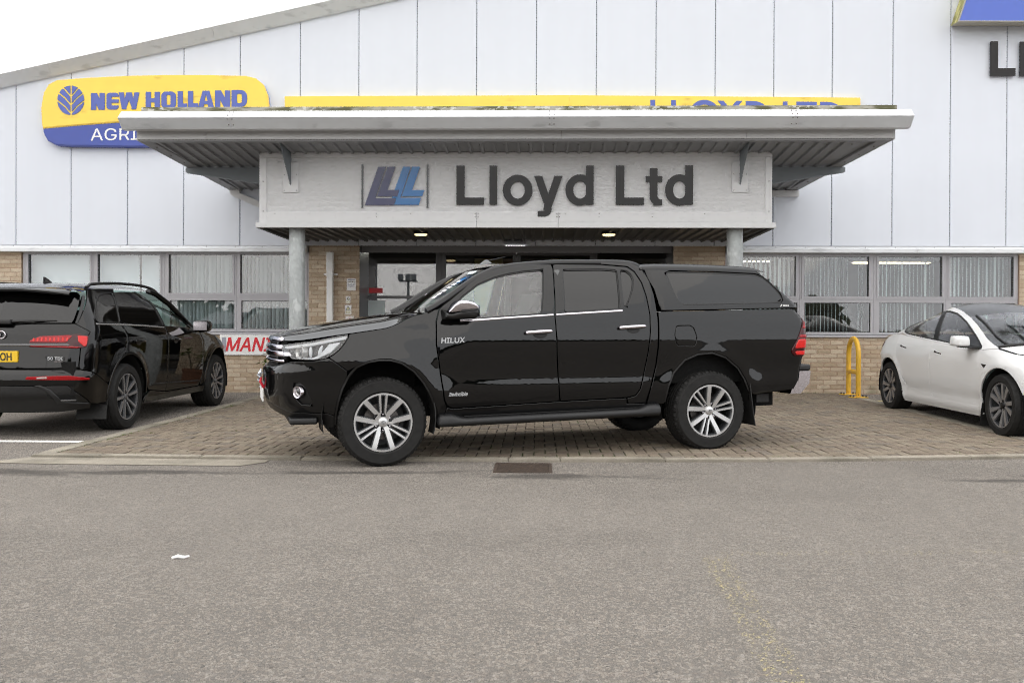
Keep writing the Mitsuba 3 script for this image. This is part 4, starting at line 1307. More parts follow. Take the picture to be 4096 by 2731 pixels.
# x positions read along the word; the word climbs a little
for word in (("N", 620, 712), ("E", 724, 806), ("W", 806, 945), ("H", 988, 1082), ("O", 1092, 1190), ("L", 1202, 1265), ("L", 1271, 1338), ("A", 1338, 1445), ("N", 1452, 1552), ("D", 1562, 1665)):
    ch, a, b = word
    sx = lambda q: -7.663 + (q - 620) * (2.692 / 1045.0)
    a, b = sx(a), sx(b)
    dz = (0.5 * (a + b) + 7.45) * 0.0172
    g = blk(ch, a, b, 5.030 + dz, 5.316 + dz, 0.088 if ch in "NEHL" else (0.085 if ch == "W" else 0.092))
    add(t + "__letter", wall_poly(g, SY - 0.035, 0.012), "letter_blue")
m = text_wall("AGRICULTURE", -7.667, SY - 0.032, 4.507, 0.20, 0.008, False, 2.35)
v = m.vertices.copy()
v[:, 2] += (v[:, 0] + 7.6) * 0.012
add(t + "__lettering", trimesh.Trimesh(v, m.faces, process=False), "white_plastic")

t = thing("name_board", "long yellow board with blue capitals standing behind the canopy roof", "sign")
m = bx(-4.34, 0.52, CY - 0.085, CY - 0.01, 4.60, 5.27)
m2 = bx(0.524, 5.385, CY - 0.085, CY - 0.01, 4.60, 5.27)
for q in (m, m2):
    v = q.vertices.copy()
    v[:, 2] -= np.where(v[:, 2] > 5, np.clip(v[:, 0] - 0.5, 0, 9) * 0.012 + np.clip(-v[:, 0], 0, 9) * 0.001, 0)
    add(t + "__panel", trimesh.Trimesh(v, q.faces, process=False), "sign_yellow")
H0, H1 = 4.80, 5.185


def slope(g):
    return affinity.skew(g, ys=-0.9, origin=(1.9, 5.0))


cap = [sbox(1.877, H0, 1.957, H1), sbox(1.877, H0, 2.15, H0 + 0.08), sbox(2.225, H0, 2.305, H1), sbox(2.225, H0, 2.50, H0 + 0.08)]
cap += [ring_o(2.55, 3.02, H0 - 0.01, H1 + 0.01, 0.085, 0.08), Polygon([(3.0, H1), (3.10, H1), (3.21, 5.06), (3.32, H1), (3.42, H1), (3.25, 4.98), (3.25, H0), (3.17, H0), (3.17, 4.98)])]
Dg = lambda x: unary_union([ellipse(x + 0.13, (H0 + H1) / 2, 0.245, (H1 - H0) / 2), sbox(x, H0, x + 0.13, H1)]).intersection(sbox(x, 0, x + 0.5, 9)).difference(unary_union([ellipse(x + 0.13, (H0 + H1) / 2, 0.165, (H1 - H0) / 2 - 0.075).intersection(sbox(x + 0.08, 0, x + 1, 9))]))
cap += [Dg(3.475), sbox(4.095, H0, 4.172, H1), sbox(4.095, H0, 4.36, H0 + 0.08), unary_union([sbox(4.32, H1 - 0.075, 4.66, H1), sbox(4.45, H0, 4.53, H1)]), Dg(4.715)]
for g in cap:
    add(t + "__letter", wall_poly(slope(g), CY - 0.0855, 0.006), "letter_blue")

t = thing("box_sign", "blue box sign with green stained sides high at the right end of the wall", "sign")
B0 = np.array([(6.865, 6.375), (9.6, 6.34), (9.75, 7.6), (7.26, 7.6)])
F0 = np.array([(6.872, 6.383), (9.6, 6.35), (9.75, 7.55), (7.255, 7.6)])
bk = [np.array([x, CY - 0.01, z]) for x, z in ((6.905, 6.425), (9.7, 6.40), (9.8, 7.75), (7.33, 7.75))]
fr_ = [np.array([x, 15.0, z]) for x, z in ((6.872, 6.383), (9.6, 6.36), (9.72, 7.6), (7.262, 7.6))]
for i, mt, nm in ((0, "beige", "bottom_side"), (3, "algae", "left_side"), (2, "beige", "top_side"), (1, "beige", "right_side")):
    j = (i + 1) % 4
    a, b, c, d = fr_[i], fr_[j], bk[j], bk[i]
    add(t + "__" + nm, trimesh.Trimesh(np.array([a, b, c, d]), [[0, 1, 2], [0, 2, 3]], process=False), mt)
add(t + "__face", trimesh.Trimesh(np.array([p + [0.012 * (1 if i in (0, 3) else -1), -0.002, 0.012] for i, p in enumerate(fr_)]), [[0, 1, 2], [0, 2, 3]], process=False), "sign_blue_light")
add(t + "__rim", [tube([fr_[i], fr_[(i + 1) % 4]], 0.012, 8) for i in range(4)], "beige")
t = thing("wall_lettering", "large black capitals on the white wall below the blue box sign", "sign lettering")
add(t + "__letter", wall_poly(hl_L(7.545, 7.955, 5.575, 6.150, 0.118, 0.125), 15.33, 0.035), "letter_black")
add(t + "__letter", wall_poly(hl_L(8.030, 8.44, 5.572, 6.142, 0.118, 0.125), 15.33, 0.035), "letter_black")

# ---------------------------------------------------------------- hoop barrier, plant
t = thing("hoop_barrier", "yellow steel hoop barrier bolted down beside the white car", "barrier")
pts = []
xa, ya, yb, zt = 5.150, 15.10, 14.50, 1.215
g = gz(5.13, 14.8)
pts.append((5.160, ya, g))
for z in np.linspace(g + 0.1, zt - 0.335, 6):
    pts.append((5.158, ya, z))
for a in np.linspace(0, math.pi, 17)[1:-1]:
    s = (1 - math.cos(a)) / 2
    pts.append((5.158 - 0.05 * s, 14.8 + 0.30 * math.cos(a), zt - 0.30 + 0.262 * math.sin(a)))
for z in np.linspace(zt - 0.335, g + 0.1, 6):
    pts.append((5.108, yb, z))
pts.append((5.108, yb, g))
add(t + "__hoop", tube(pts, 0.038, 18), "hoop_yellow", smooth=50)
add(t + "__cross_bar", tube([(5.158, ya, 0.64), (5.108, yb, 0.635)], 0.036, 16), "hoop_yellow", smooth=50)
for x, y in ((5.160, ya), (5.108, yb)):
    b = name(t + "__base_plate")
    scene[b] = ply(cbx(x - 0.13, x + 0.13, y - 0.10, y + 0.10, gz(x, y), gz(x, y) + 0.012, 0.003), "hoop_yellow")
    for dx in (-0.1, 0.1):
        for dy in (-0.07, 0.07):
            add(b + "__bolt", moved(lathe([(0.0, 0.030), (0.012, 0.028), (0.014, 0.012), (0.014, 0.0)], 8, "z"), mat((x + dx, y + dy, gz(x, y) + 0.010), (1, 0, 0), (0, 1, 0), (0, 0, 1))), "rusty")
t = thing("potted_plant", "green leafy plant in a pot showing past the pickup's grille", "plant")
px_, py_ = -3.98, 13.9
g = gz(px_, py_)
add(t + "__pot", moved(lathe([(0.0, 0.0), (0.13, 0.0), (0.17, 0.30), (0.185, 0.30), (0.185, 0.34), (0.16, 0.34), (0.155, 0.27), (0.0, 0.27)], 28, "z"), mat((px_, py_, g), (1, 0, 0), (0, 1, 0), (0, 0, 1))), "terracotta", smooth=40)
r = np.random.default_rng(5)
stems = [((px_, py_, g + 0.25), (px_ - 0.06, py_, g + 0.50), (px_ - 0.20, py_ - 0.02, g + 0.70)), ((px_ + 0.03, py_, g + 0.25), (px_ + 0.10, py_ + 0.03, g + 0.5), (px_ + 0.16, py_ + 0.04, g + 0.70)), ((px_ - 0.02, py_, g + 0.25), (px_ - 0.10, py_, g + 0.45), (px_ - 0.26, py_, g + 0.56))]
for s in stems:
    add(t + "__stem", tube(s, [0.012, 0.009, 0.006], 7), "bark", smooth=50)
    for _ in range(13):
        q = np.array(s[1]) + (np.array(s[2]) - np.array(s[1])) * (r.random() ** 0.5 * 1.05)
        a, e = r.uniform(0, 6.28), r.uniform(-0.5, 0.9)
        d = np.array([math.cos(a) * math.cos(e), math.sin(a) * math.cos(e), math.sin(e)])
        L_ = r.uniform(0.12, 0.20)
        side = np.cross(d, [0, 0, 1.0]); side /= np.linalg.norm(side)
        nn = np.cross(side, d)
        V = []
        for f, w in ((0, 0.004), (0.3, 0.022), (0.6, 0.026), (0.85, 0.014), (1.0, 0.0)):
            c = q + d * L_ * f + np.array([0, 0, -0.10 * f * f * L_ * 3])
            V += [c - side * w + nn * w * 0.4, c, c + side * w + nn * w * 0.4]
        F = []
        for i in range(4):
            for j in range(2):
                o = 3 * i + j
                F += [[o, o + 1, o + 4], [o, o + 4, o + 3]]
        add(t + "__leaf", trimesh.Trimesh(np.array(V), F, process=False), "leaf", smooth=True)

# ---------------------------------------------------------------- vehicles: shared builders
class Car:
    """Puts meshes given in a car's own frame (x along it, y outwards to the side first modelled, z up) where the car stands."""

    def __init__(s, key, M):
        s.key, s.M = key, np.asarray(M, float)

    def add(s, part, m, bsdf, smooth=35, mirror=False, under=None):
        if isinstance(m, (list, tuple)):
            m = trimesh.util.concatenate(m)
        k = add((under or s.key) + "__" + part, moved(m, s.M), bsdf, smooth)
        if mirror:
            m2 = moved(m, np.diag([1, -1, 1, 1.0]))
            u2 = under
            if under and isinstance(mirror, str):
                u2 = mirror
            k2 = add((u2 or s.key) + "__" + part, moved(m2, s.M), bsdf, smooth)
            return k, k2
        return k


def loft(rows, closed=False, caps=False):
    P = np.array(rows, float)
    if closed:
        P = np.concatenate([P, P[:, :1]], 1)
    m = grid_mesh(P)
    if caps:
        ms = [m]
        for r in (P[0], P[-1]):
            c = r.mean(0)
            V = np.vstack([r, [c]])
            n = len(r)
            ms.append(trimesh.Trimesh(V, [[i, (i + 1) % n, n] for i in range(n)], process=False))
        m = fix(trimesh.util.concatenate(ms))
    return m


def tyre_mesh(R, rr, w, lugs=0, yo=0.0):
    """Tyre about the y axis, outer wall towards +y; w wide, seat radius rr."""
    h = R - rr
    a = w / 2
    prof = [(rr - 0.012, -a + 0.03), (rr, -a + 0.012), (rr + 0.25 * h, -a - 0.006), (rr + 0.55 * h, -a - 0.008), (rr + 0.80 * h, -a + 0.004), (R - 0.012, -a + 0.018), (R - 0.001, -a + 0.034)]
    for y in np.linspace(-a + 0.05, a - 0.05, 5):
        prof += [(R, y - 0.008), (R - 0.007, y - 0.004), (R - 0.007, y + 0.003), (R, y + 0.008)] if lugs else [(R, y - 0.006), (R - 0.006, y - 0.003), (R - 0.006, y + 0.003), (R, y + 0.006)]
    prof += [(R - 0.001, a - 0.034), (R - 0.012, a - 0.018), (rr + 0.82 * h, a + 0.002), (rr + 0.74 * h, a + 0.0075), (rr + 0.70 * h, a + 0.0055), (rr + 0.45 * h, a + 0.008), (rr + 0.22 * h, a + 0.006), (rr + 0.14 * h, a + 0.008), (rr + 0.10 * h, a + 0.004), (rr, a - 0.012), (rr - 0.012, a - 0.03)]
    m = lathe(prof, 72)
    ms = [m]
    if lugs:
        for s in (1, -1):
            for i in range(lugs):
                t = 2 * math.pi * (i + 0.25 * s) / lugs
                wd = (R * 2 * math.pi / lugs) * (0.32 if i % 2 else 0.26)
                d0, d1 = (0.075, 0.012) if i % 2 else (0.055, 0.004)
                b = trimesh.convex.convex_hull(np.array([(x, s * (a - y), z) for x in (-wd, wd) for y, z in ((d0, R - 0.004), (d0, R + 0.0035), (0.030, R + 0.0030), (d1 + 0.006, R - 0.010), (d1, R - 0.032), (0.03, R - 0.03))]))
                ms.append(moved(b, mat((0, 0, 0), (math.cos(t), 0, -math.sin(t)), (0, 1, 0), (math.sin(t), 0, math.cos(t)))))
    return trimesh.util.concatenate(ms)


def disc_poly(poly, y0, y1, bev=0.0):
    """A polygon in (x, z) as a plate whose face is at +y = y1."""
    m = extr(poly, y1 - y0)
    v = m.vertices
    out = [trimesh.Trimesh(np.stack([v[:, 0], y0 + v[:, 2], v[:, 1]], 1), m.faces[:, ::-1], process=False)]
    return trimesh.util.concatenate(out)


def ray_poly(ang0, r0, w0, ang1, r1, w1):
    """A tapered bar from radius r0 at angle ang0 to r1 at ang1 (degrees), w0 and w1 its half widths."""
    a0, a1 = math.radians(ang0), math.radians(ang1)
    p, q = np.array([math.cos(a0), math.sin(a0)]) * r0, np.array([math.cos(a1), math.sin(a1)]) * r1
    d = (q - p) / np.linalg.norm(q - p)
    n_ = np.array([-d[1], d[0]])
    return Polygon([p + n_ * w0, q + n_ * w1, q - n_ * w1, p - n_ * w0])


def wheel(car, x, z, y_face, R, rr, w, spokes, turn, mt, group=None, sides=(1,), lugs=0, nuts=6, hub=0.042, pockets=True, label=None, ring_w=0.014):
    """Wheels at (x, +-y_face) of a car: tyre, rim barrel, spoked face, disc, hub cap, nuts."""
    for s in sides:
        wk = name(car.key + "__wheel")
        if s > 0:
            base = mat((x, y_face - w / 2, z), (1, 0, 0), (0, 1, 0), (0, 0, 1))
        else:
            base = mat((x, -(y_face - w / 2), z), (1, 0, 0), (0, -1, 0), (0, 0, 1))
        a = w / 2
        put = lambda part, m, b, sm=35: add(wk + "__" + part, moved(moved(m, base), car.M), b, sm)
        put("tyre", tyre_mesh(R, rr, w, lugs), "tyre", 40)
        put("barrel", lathe([(rr - 0.002, a - 0.012), (rr - 0.010, a - 0.018), (rr - 0.022, a - 0.07), (rr - 0.03, -a + 0.03), (0.05, -a + 0.02)], 60), mt[1])
        face = unary_union(spokes + [Point(0, 0).buffer(0.072 if nuts == 6 else 0.062, 24)])
        rim_o = Point(0, 0).buffer(rr, 40)
        rim = rim_o.difference(Point(0, 0).buffer(rr - ring_w, 40))
        face = affinity.rotate(face, turn, origin=(0, 0)).intersection(Point(0, 0).buffer(rr - 0.004, 40))
        nutp = [(0.067 * math.cos(math.radians(90 + turn + 60 * i)), 0.067 * math.sin(math.radians(90 + turn + 60 * i))) for i in range(6)] if nuts == 6 else [(0.056 * math.cos(math.radians(90 + turn + 72 * i)), 0.056 * math.sin(math.radians(90 + turn + 72 * i))) for i in range(5)]
        holes = unary_union([Point(p).buffer(0.0165, 8) for p in nutp])
        f2 = unary_union([face, rim]).difference(holes)
        # a dished face: spokes lie a little deeper at the hub
        def dish(m):
            v = m.vertices.copy()
            r_ = np.hypot(v[:, 0], v[:, 2])
            v[:, 1] -= 0.030 * np.clip(1 - r_ / (rr * 0.95), 0, 1) ** 1.2
            return trimesh.Trimesh(v, m.faces, process=False)

        def plate(poly, y0, y1):
            pts, tri, loops = triangulate(poly, 0.022)
            top = np.c_[pts[:, 0], np.full(len(pts), y1), pts[:, 1]]
            V, F, n_ = [top], [tri[:, ::-1]], len(top)
            for lp in loops:
                p = pts[lp]
                ar = np.sum(p[:, 0] * np.roll(p[:, 1], -1) - p[:, 1] * np.roll(p[:, 0], -1))
                lo = np.c_[p[:, 0], np.full(len(p), y0), p[:, 1]]
                V.append(lo)
                cur = np.arange(n_, n_ + len(lp)); n_ += len(lp)
                A, B, C, D = lp, np.roll(lp, -1), np.roll(cur, -1), cur
                F.append(np.vstack([np.stack([A, C, B], 1), np.stack([A, D, C], 1)]))
            return trimesh.Trimesh(np.vstack(V), np.vstack(F), process=False)

        polys = list(f2.geoms) if isinstance(f2, MultiPolygon) else [f2]
        put("rim", [dish(plate(g, a - 0.020, a - 0.004)) for g in polys], mt[0], 25)
        if pockets:
            g2 = unary_union([face.buffer(0.007), rim_o.difference(Point(0, 0).buffer(rr - ring_w - 0.01, 40)), Point(0, 0).buffer(0.085, 24)]).intersection(Point(0, 0).buffer(rr - 0.003, 40)).difference(unary_union([Point(p).buffer(0.013, 8) for p in nutp]))
            put("spoke_back", [dish(plate(g, a - 0.075, a - 0.021)) for g in (g2.geoms if isinstance(g2, MultiPolygon) else [g2])], mt[1], 25)
        put("brake_disc", lathe([(0.0, a - 0.115), (rr * 0.62, a - 0.115), (rr * 0.62, a - 0.135), (0.0, a - 0.135)], 40), "disc")
        th = np.radians(np.linspace(100, 160, 8) if s > 0 else np.linspace(20, 80, 8))
        put("hub_cap", lathe([(0.0, a - 0.012), (hub * 0.6, a - 0.013), (hub * 0.92, a - 0.018), (hub, a - 0.028), (hub, a - 0.05)], 28), mt[2], 40)
        for p in nutp:
            m = lathe([(0.0, 0.012), (0.007, 0.011), (0.0105, 0.004), (0.0105, -0.02)], 8)
            put("wheel_nut", moved(m, mat((p[0], a - 0.040, p[1]), (1, 0, 0), (0, 1, 0), (0, 0, 1))), mt[3], 35)
        if nuts == 6:          # three-ellipse emblem on the cap
            e = unary_union([ellipse(0, 0, 0.020, 0.0135).difference(ellipse(0, 0, 0.0175, 0.011)), ellipse(0, 0.0035, 0.011, 0.0075).difference(ellipse(0, 0.0035, 0.009, 0.0055)), ellipse(0, 0, 0.0045, 0.0115).difference(ellipse(0, 0, 0.003, 0.0095))])
            put("emblem", [moved(disc_poly(g, a - 0.0135, a - 0.0105), np.eye(4)) for g in (e.geoms if isinstance(e, MultiPolygon) else [e])], "alloy_grey")
    return wk


def seat(car, x, y, under, z=0.0, m="interior_grey", face=-1, w=0.50, mesh_only=False, hb=0.62):
    """A car seat facing the -x end (face = -1) or the other way."""
    s = -face
    def rb(c, half, r=0.05):
        return trimesh.convex.convex_hull(np.vstack([trimesh.creation.icosphere(1, r).vertices + np.array(c) + np.array([sx * (half[0] - r), sy * (half[1] - r), sz * (half[2] - r)]) for sx in (-1, 1) for sy in (-1, 1) for sz in (-1, 1)]))
    cush = rb((x, y, z), (0.26, w / 2, 0.085))
    back = rb((0, 0, hb / 2), (0.075, w / 2 - 0.01, hb / 2))
    head = rb((0, 0, hb + 0.13), (0.055, 0.13, 0.09))
    posts = [tube([(0, sy * 0.06, hb - 0.02), (0, sy * 0.06, hb + 0.08)], 0.007, 6) for sy in (-1, 1)]
    a = math.radians(20) * s
    Rm = mat((x + 0.26 * s, y, z + 0.03), (math.cos(a), 0, -math.sin(a)), (0, 1, 0), (math.sin(a), 0, math.cos(a)))
    sk = name(under)
    car_add = lambda part, mm, b: add(sk + "__" + part, moved(mm, car.M), b, 40)
    car_add("cushion", cush, m)
    car_add("backrest", moved(back, Rm), m)
    car_add("headrest", [moved(head, Rm)] + [moved(p, Rm) for p in posts], m)
    return sk


def rbox(x0, x1, y0, y1, z0, z1, r=0.02):
    """A rounded box."""
    s = trimesh.creation.icosphere(2, r).vertices
    P = [s + np.array([x, y, z]) for x in (x0 + r, x1 - r) for y in (y0 + r, y1 - r) for z in (z0 + r, z1 - r)]
    return trimesh.convex.convex_hull(np.vstack(P))


def capsule(pts, r, n=14):
    """A tube with rounded ends."""
    pts = np.asarray(pts, float)
    d0, d1 = pts[1] - pts[0], pts[-2] - pts[-1]
    d0, d1 = d0 / np.linalg.norm(d0), d1 / np.linalg.norm(d1)
    P, Rr = [], []
    for t in (0.02, 0.15, 0.4, 0.7):
        P.append(pts[0] + d0 * r * t); Rr.append(r * math.sqrt(max(1 - (1 - t) ** 2, 0.001)))
    for q in pts[1:-1]:
        P.append(q); Rr.append(r)
    if len(pts) == 2:
        P.append((pts[0] + pts[1]) / 2); Rr.append(r)
    for t in (0.7, 0.4, 0.15, 0.02):
        P.append(pts[-1] + d1 * r * t); Rr.append(r * math.sqrt(max(1 - (1 - t) ** 2, 0.001)))
    return tube(P, np.array(Rr), n)


def shell_text(sh, s, u0, u1, z0, h, off, depth=0.004, slant=0.0, bold=True, climb=0.0):
    """Lettering laid on a body surface, from u0 to u1 along it."""
    m = meshkit.text_mesh(s, h, depth, bold)
    v = m.vertices
    a = (v[:, 0] - v[:, 0].min()) / (v[:, 0].max() - v[:, 0].min())
    uu = u0 + a * (u1 - u0) + slant * v[:, 1]
    zz = z0 + v[:, 1] + climb * a
    P = sh(uu, zz) + sh.normal(uu, zz) * (off + v[:, 2:3])
    return trimesh.Trimesh(P, m.faces, process=False)

# ---------------------------------------------------------------- the black pickup
hx = thing("pickup_truck", "glossy black double cab pickup with a black hardtop, parked side on across the paving", "pickup truck")
HX = Car(hx, mat((-1.58487, 8.34461, 0.12292), (0.943223, 0.332067, 0.00791), (0.332147, -0.943132, -0.013433), (-0.003, -0.015298, 0.999878)))
prof = CubicSpline([.20, .30, .42, .50, .57, .62, .66, .71, .77, .86, .95, 1.01, 1.07, 1.15, 1.25, 1.31, 1.40, 1.5, 1.6, 1.70, 1.80],
                   [.80, .835, .868, .886, .898, .9020, .9018, .9008, .9018, .909, .916, .9185, .917, .909, .893, .880, .852, .815, .772, .722, .665], bc_type="natural")


def flare(x, z, cx, cz, r0, h=.030, s=.10):
    r_ = np.hypot(x - cx, z - cz)
    return h * np.exp(-((r_ - r0) / s) ** 2) / (1 + np.exp(-(z - .30) / .05))


def w_body(x, z):
    return prof(z) - 0.012 * np.clip((x - 2.5) / 1.6, 0, 1) ** 2 - 0.015 * np.clip((0.3 - x) / .8, 0, 1) ** 2 + flare(x, z, 0.0, .36, .50) + flare(x, z, 3.1, .37, .51, .010, .08) - .11 * np.clip((.75 - x) / .35, 0, 1) * np.clip(z - .87, 0, .25) - .0042 * np.exp(-((z - .705) / .030) ** 2) * np.clip((x - .62) / .5, 0, 1) * np.clip((2.55 - x) / .2, 0, 1)


def w_side(x, z):
    t = np.clip((z - 1.18) / 0.15, 0, 1)
    return w_body(x, z) - 0.02 * np.clip((1.2 - x) / .8, 0, 1) * t * t * (3 - 2 * t)


BODY = Shell(w_body, pch([(.2, -.80), (.35, -.83), (.5, -.915), (.62, -.935), (.78, -.935), (.83, -.90), (.95, -.90), (1.04, -.872), (1.10, -.83), (1.16, -.76), (1.31, -.5)]),
             pch([(.3, 4.06), (.6, 4.10), (.9, 4.145), (1.06, 4.160), (1.20, 4.145), (1.25, 4.125), (1.29, 4.09), (1.33, 4.05)]), lambda z: .82 + 0 * z, lambda z: .085 + 0 * z, 2.9, 5.0)
SIDE = Shell(w_side, lambda z: -3 + 0 * z, lambda z: 6 + 0 * z, lambda z: .3 + 0 * z, lambda z: .3 + 0 * z)
CAN = Shell(lambda x, z: prof(z) + .008, lambda z: 2.545 - .12 * (z - 1.31) / .42, pch([(1.28, 4.17), (1.341, 4.145), (1.536, 3.95), (1.673, 3.80), (1.74, 3.68)]), lambda z: .05 + 0 * z, lambda z: .12 + 0 * z, 2.2, 2.4)

PB = "paint_black"
ARCH_F = [(.47, .375), (.455, .45), (.425, .53), (.394, .60), (.341, .69), (.26, .785), (.155, .857), (.054, .886), (-.034, .888), (-.134, .870), (-.232, .826), (-.303, .74), (-.353, .641), (-.385, .53), (-.402, .42), (-.405, .319)]
ARCH_R = [(2.612, .44), (2.622, .52), (2.640, .61), (2.691, .731), (2.806, .850), (2.944, .905), (3.102, .917), (3.251, .868), (3.391, .763), (3.462, .661), (3.51, .56), (3.55, .51)]
arch_f, arch_r = Polygon(ARCH_F + [(-.30, .1), (.40, .1)]), Polygon(ARCH_R + [(3.5, .1), (2.65, .1)])

fender = Polygon([(-.284, 1.092), (-.073, 1.124), (.029, 1.140), (.132, 1.181), (.205, 1.221), (.268, 1.247), (.340, 1.262), (.40, 1.292), (.482, 1.303), (.452, 1.20), (.449, 1.10), (.446, 1.003), (.452, .956), (.468, .85), (.488, .70), (.512, .53), (.540, .462), (.52, .40), (.47, .375)] + ARCH_F[1:11] + [(-.30, .79), (-.449, .902), (-.414, .921), (-.364, .962), (-.324, 1.008), (-.304, 1.040), (-.284, 1.068)])
HX.add("front_fender", panel(BODY, fender.buffer(0), 0.028), PB, 60, True)
fdoor = smooth_poly([(.488, 1.296), (.460, 1.20), (.457, 1.10), (.454, 1.003), (.460, .956), (.477, .85), (.497, .70), (.524, .529), (.55, .478), (.60, .457), (1.572, .492), (1.546, .80), (1.536, .947), (1.524, 1.251), (1.566, 1.716), (1.402, 1.713), (1.244, 1.703), (1.079, 1.673), (.95, 1.636), (.819, 1.588), (.694, 1.507), (.564, 1.392)], .012)
win_f = smooth_poly([(.60, 1.228), (.70, 1.220), (.783, 1.222), (1.084, 1.243), (1.407, 1.268), (1.441, 1.45), (1.470, 1.652), (1.462, 1.667), (1.285, 1.650), (1.126, 1.622), (1.0, 1.588), (.842, 1.522), (.70, 1.42), (.60, 1.315)], .012)
rdoor = smooth_poly([(1.533, 1.251), (1.545, .947), (1.555, .80), (1.581, .494), (2.233, .510), (2.317, .528), (2.355, .581), (2.386, .698), (2.427, .912), (2.449, 1.102), (2.455, 1.26), (2.443, 1.43), (2.418, 1.56), (2.368, 1.66), (2.308, 1.706), (2.055, 1.722), (1.576, 1.719)], .012)
win_r = smooth_poly([(1.622, 1.285), (1.637, 1.452), (1.655, 1.672), (2.03, 1.683), (2.198, 1.679), (2.180, 1.46), (2.168, 1.316)], .012)
win_q = smooth_poly([(2.222, 1.678), (2.290, 1.675), (2.330, 1.643), (2.348, 1.592), (2.325, 1.504), (2.286, 1.424), (2.242, 1.350), (2.208, 1.318), (2.202, 1.42)], .012)
fd = HX.add("front_door", panel(SIDE, fdoor.difference(win_f), 0.028, 0, 0.004), PB, 60, True)
rd = HX.add("rear_door", panel(SIDE, rdoor.difference(win_r).difference(win_q), 0.028), PB, 60, True)
for poly, par, bs in ((win_f, fd, "car_glass"), (win_r, rd, "privacy"), (win_q, rd, "privacy")):
    HX.add("window", panel(SIDE, poly.buffer(0.008), 0.06, -0.014, 0.001, 0.0012), bs, True, par[1], par[0])
    HX.add("window_seal", panel(SIDE, poly.buffer(0.004).difference(poly.buffer(-0.009)), 0.05, -0.006, 0.002, 0.008), "trim_black", 60, par[1], par[0])
HX.add("quarter_divider", panel(SIDE, Polygon([(2.176, 1.31), (2.205, 1.31), (2.226, 1.684), (2.196, 1.684)]), 0.05, 0.001, 0.003, 0.02), "trim_black", 60, rd[1], rd[0])
# bright strip under the side windows
HX.add("window_strip", panel(SIDE, Polygon([(.655, 1.196), (.80, 1.200), (1.1, 1.222), (1.519, 1.249), (1.519, 1.268), (1.1, 1.241), (.80, 1.220), (.655, 1.216)]), 0.03, 0.007, 0.006, 0.012), "chrome", 60, fd[1], fd[0])
HX.add("window_strip", panel(SIDE, Polygon([(1.536, 1.250), (2.190, 1.289), (2.194, 1.309), (1.536, 1.269)]), 0.03, 0.007, 0.006, 0.012), "chrome", 60, rd[1], rd[0])


def handle(par, u0, u1, z0, z1):
    n_ = 9
    us, zs = np.linspace(u0, u1, n_), np.linspace(z0, z1, n_)
    b = 0.012 + 0.030 * np.sin(np.linspace(0.25, math.pi - 0.25, n_)) ** 0.7
    P = SIDE(us, zs) + SIDE.normal(us, zs) * b[:, None]
    m = capsule(P, 0.017, 14)
    c = P.mean(0)
    um, zm = (u0 + u1) / 2 + 0.02, (z0 + z1) / 2 - 0.012
    cup = ellipse(um, zm, 0.078, 0.050)
    HX.add("handle_cup", panel(SIDE, cup, 0.014, 0.0015, 0.012, 0.004), "trim_black", 60, par[1], par[0])
    HX.add("door_handle", m, "chrome", 60, par[1], par[0])
    HX.add("key_button", moved(trimesh.creation.icosphere(2, 0.008), mat(P[-1], (1, 0, 0), (0, 1, 0), (0, 0, 1))), "chrome", 60, par[1], par[0])


handle(fd, 1.236, 1.484, 1.098, 1.113)
handle(rd, 2.130, 2.394, 1.140, 1.155)
# cab behind the rear door, sill
cab = Polygon([(2.464, 1.26), (2.452, 1.432), (2.427, 1.566), (2.376, 1.668), (2.313, 1.715), (2.05, 1.731), (2.05, 1.752), (2.36, 1.746), (2.43, 1.71), (2.472, 1.66), (2.505, 1.57), (2.525, 1.45), (2.531, 1.295), (2.534, 1.189), (2.530, 1.06), (2.523, .938), (2.509, .791), (2.461, .597), (2.42, .455), (2.25, .450), (2.24, .500), (2.321, .519), (2.364, .576), (2.395, .695), (2.436, .909), (2.458, 1.10)]).buffer(0)
HX.add("cab_corner", panel(SIDE, cab, 0.028), PB, 60, True)
HX.add("sill", panel(SIDE, Polygon([(.515, .375), (2.42, .400), (2.42, .447), (2.235, .449), (2.23, .500), (1.58, .484), (.60, .448), (.548, .462), (.528, .405)]), 0.03), PB, 60, True)
# load bed and its flap
bed = Polygon([(2.55, 1.291), (2.548, 1.189), (2.544, 1.066), (2.538, .938), (2.522, .791), (2.474, .596), (2.44, .440)] + ARCH_R + [(3.569, .506), (3.8, .527), (4.009, .547), (4.05, .62), (4.30, .70), (4.33, 1.20), (4.30, 1.30), (4.064, 1.328), (3.24, 1.309)]).buffer(0)
flap = smooth_poly([(2.712, 1.150), (2.735, 1.163), (2.860, 1.166), (2.900, 1.150), (2.932, 1.060), (2.922, .990), (2.900, .972), (2.740, .975), (2.716, .995), (2.700, 1.075)], .02)
bk_ = HX.add("load_bed", panel(BODY, bed.difference(flap), 0.03), PB, 60)
HX.add("fuel_flap", panel(BODY, flap.buffer(-0.0045), 0.03), PB, 60)
HX.add("load_bed", moved(panel(BODY, bed, 0.04), np.diag([1, -1, 1, 1.0])), PB, 60)
tg = loft([[(4.085 - 0.01 * abs(y), y, z) for y in np.linspace(-.84, .84, 9)] for z in (.60, .85, 1.05, 1.24, 1.30)])
HX.add("tailgate", tg, PB, True)
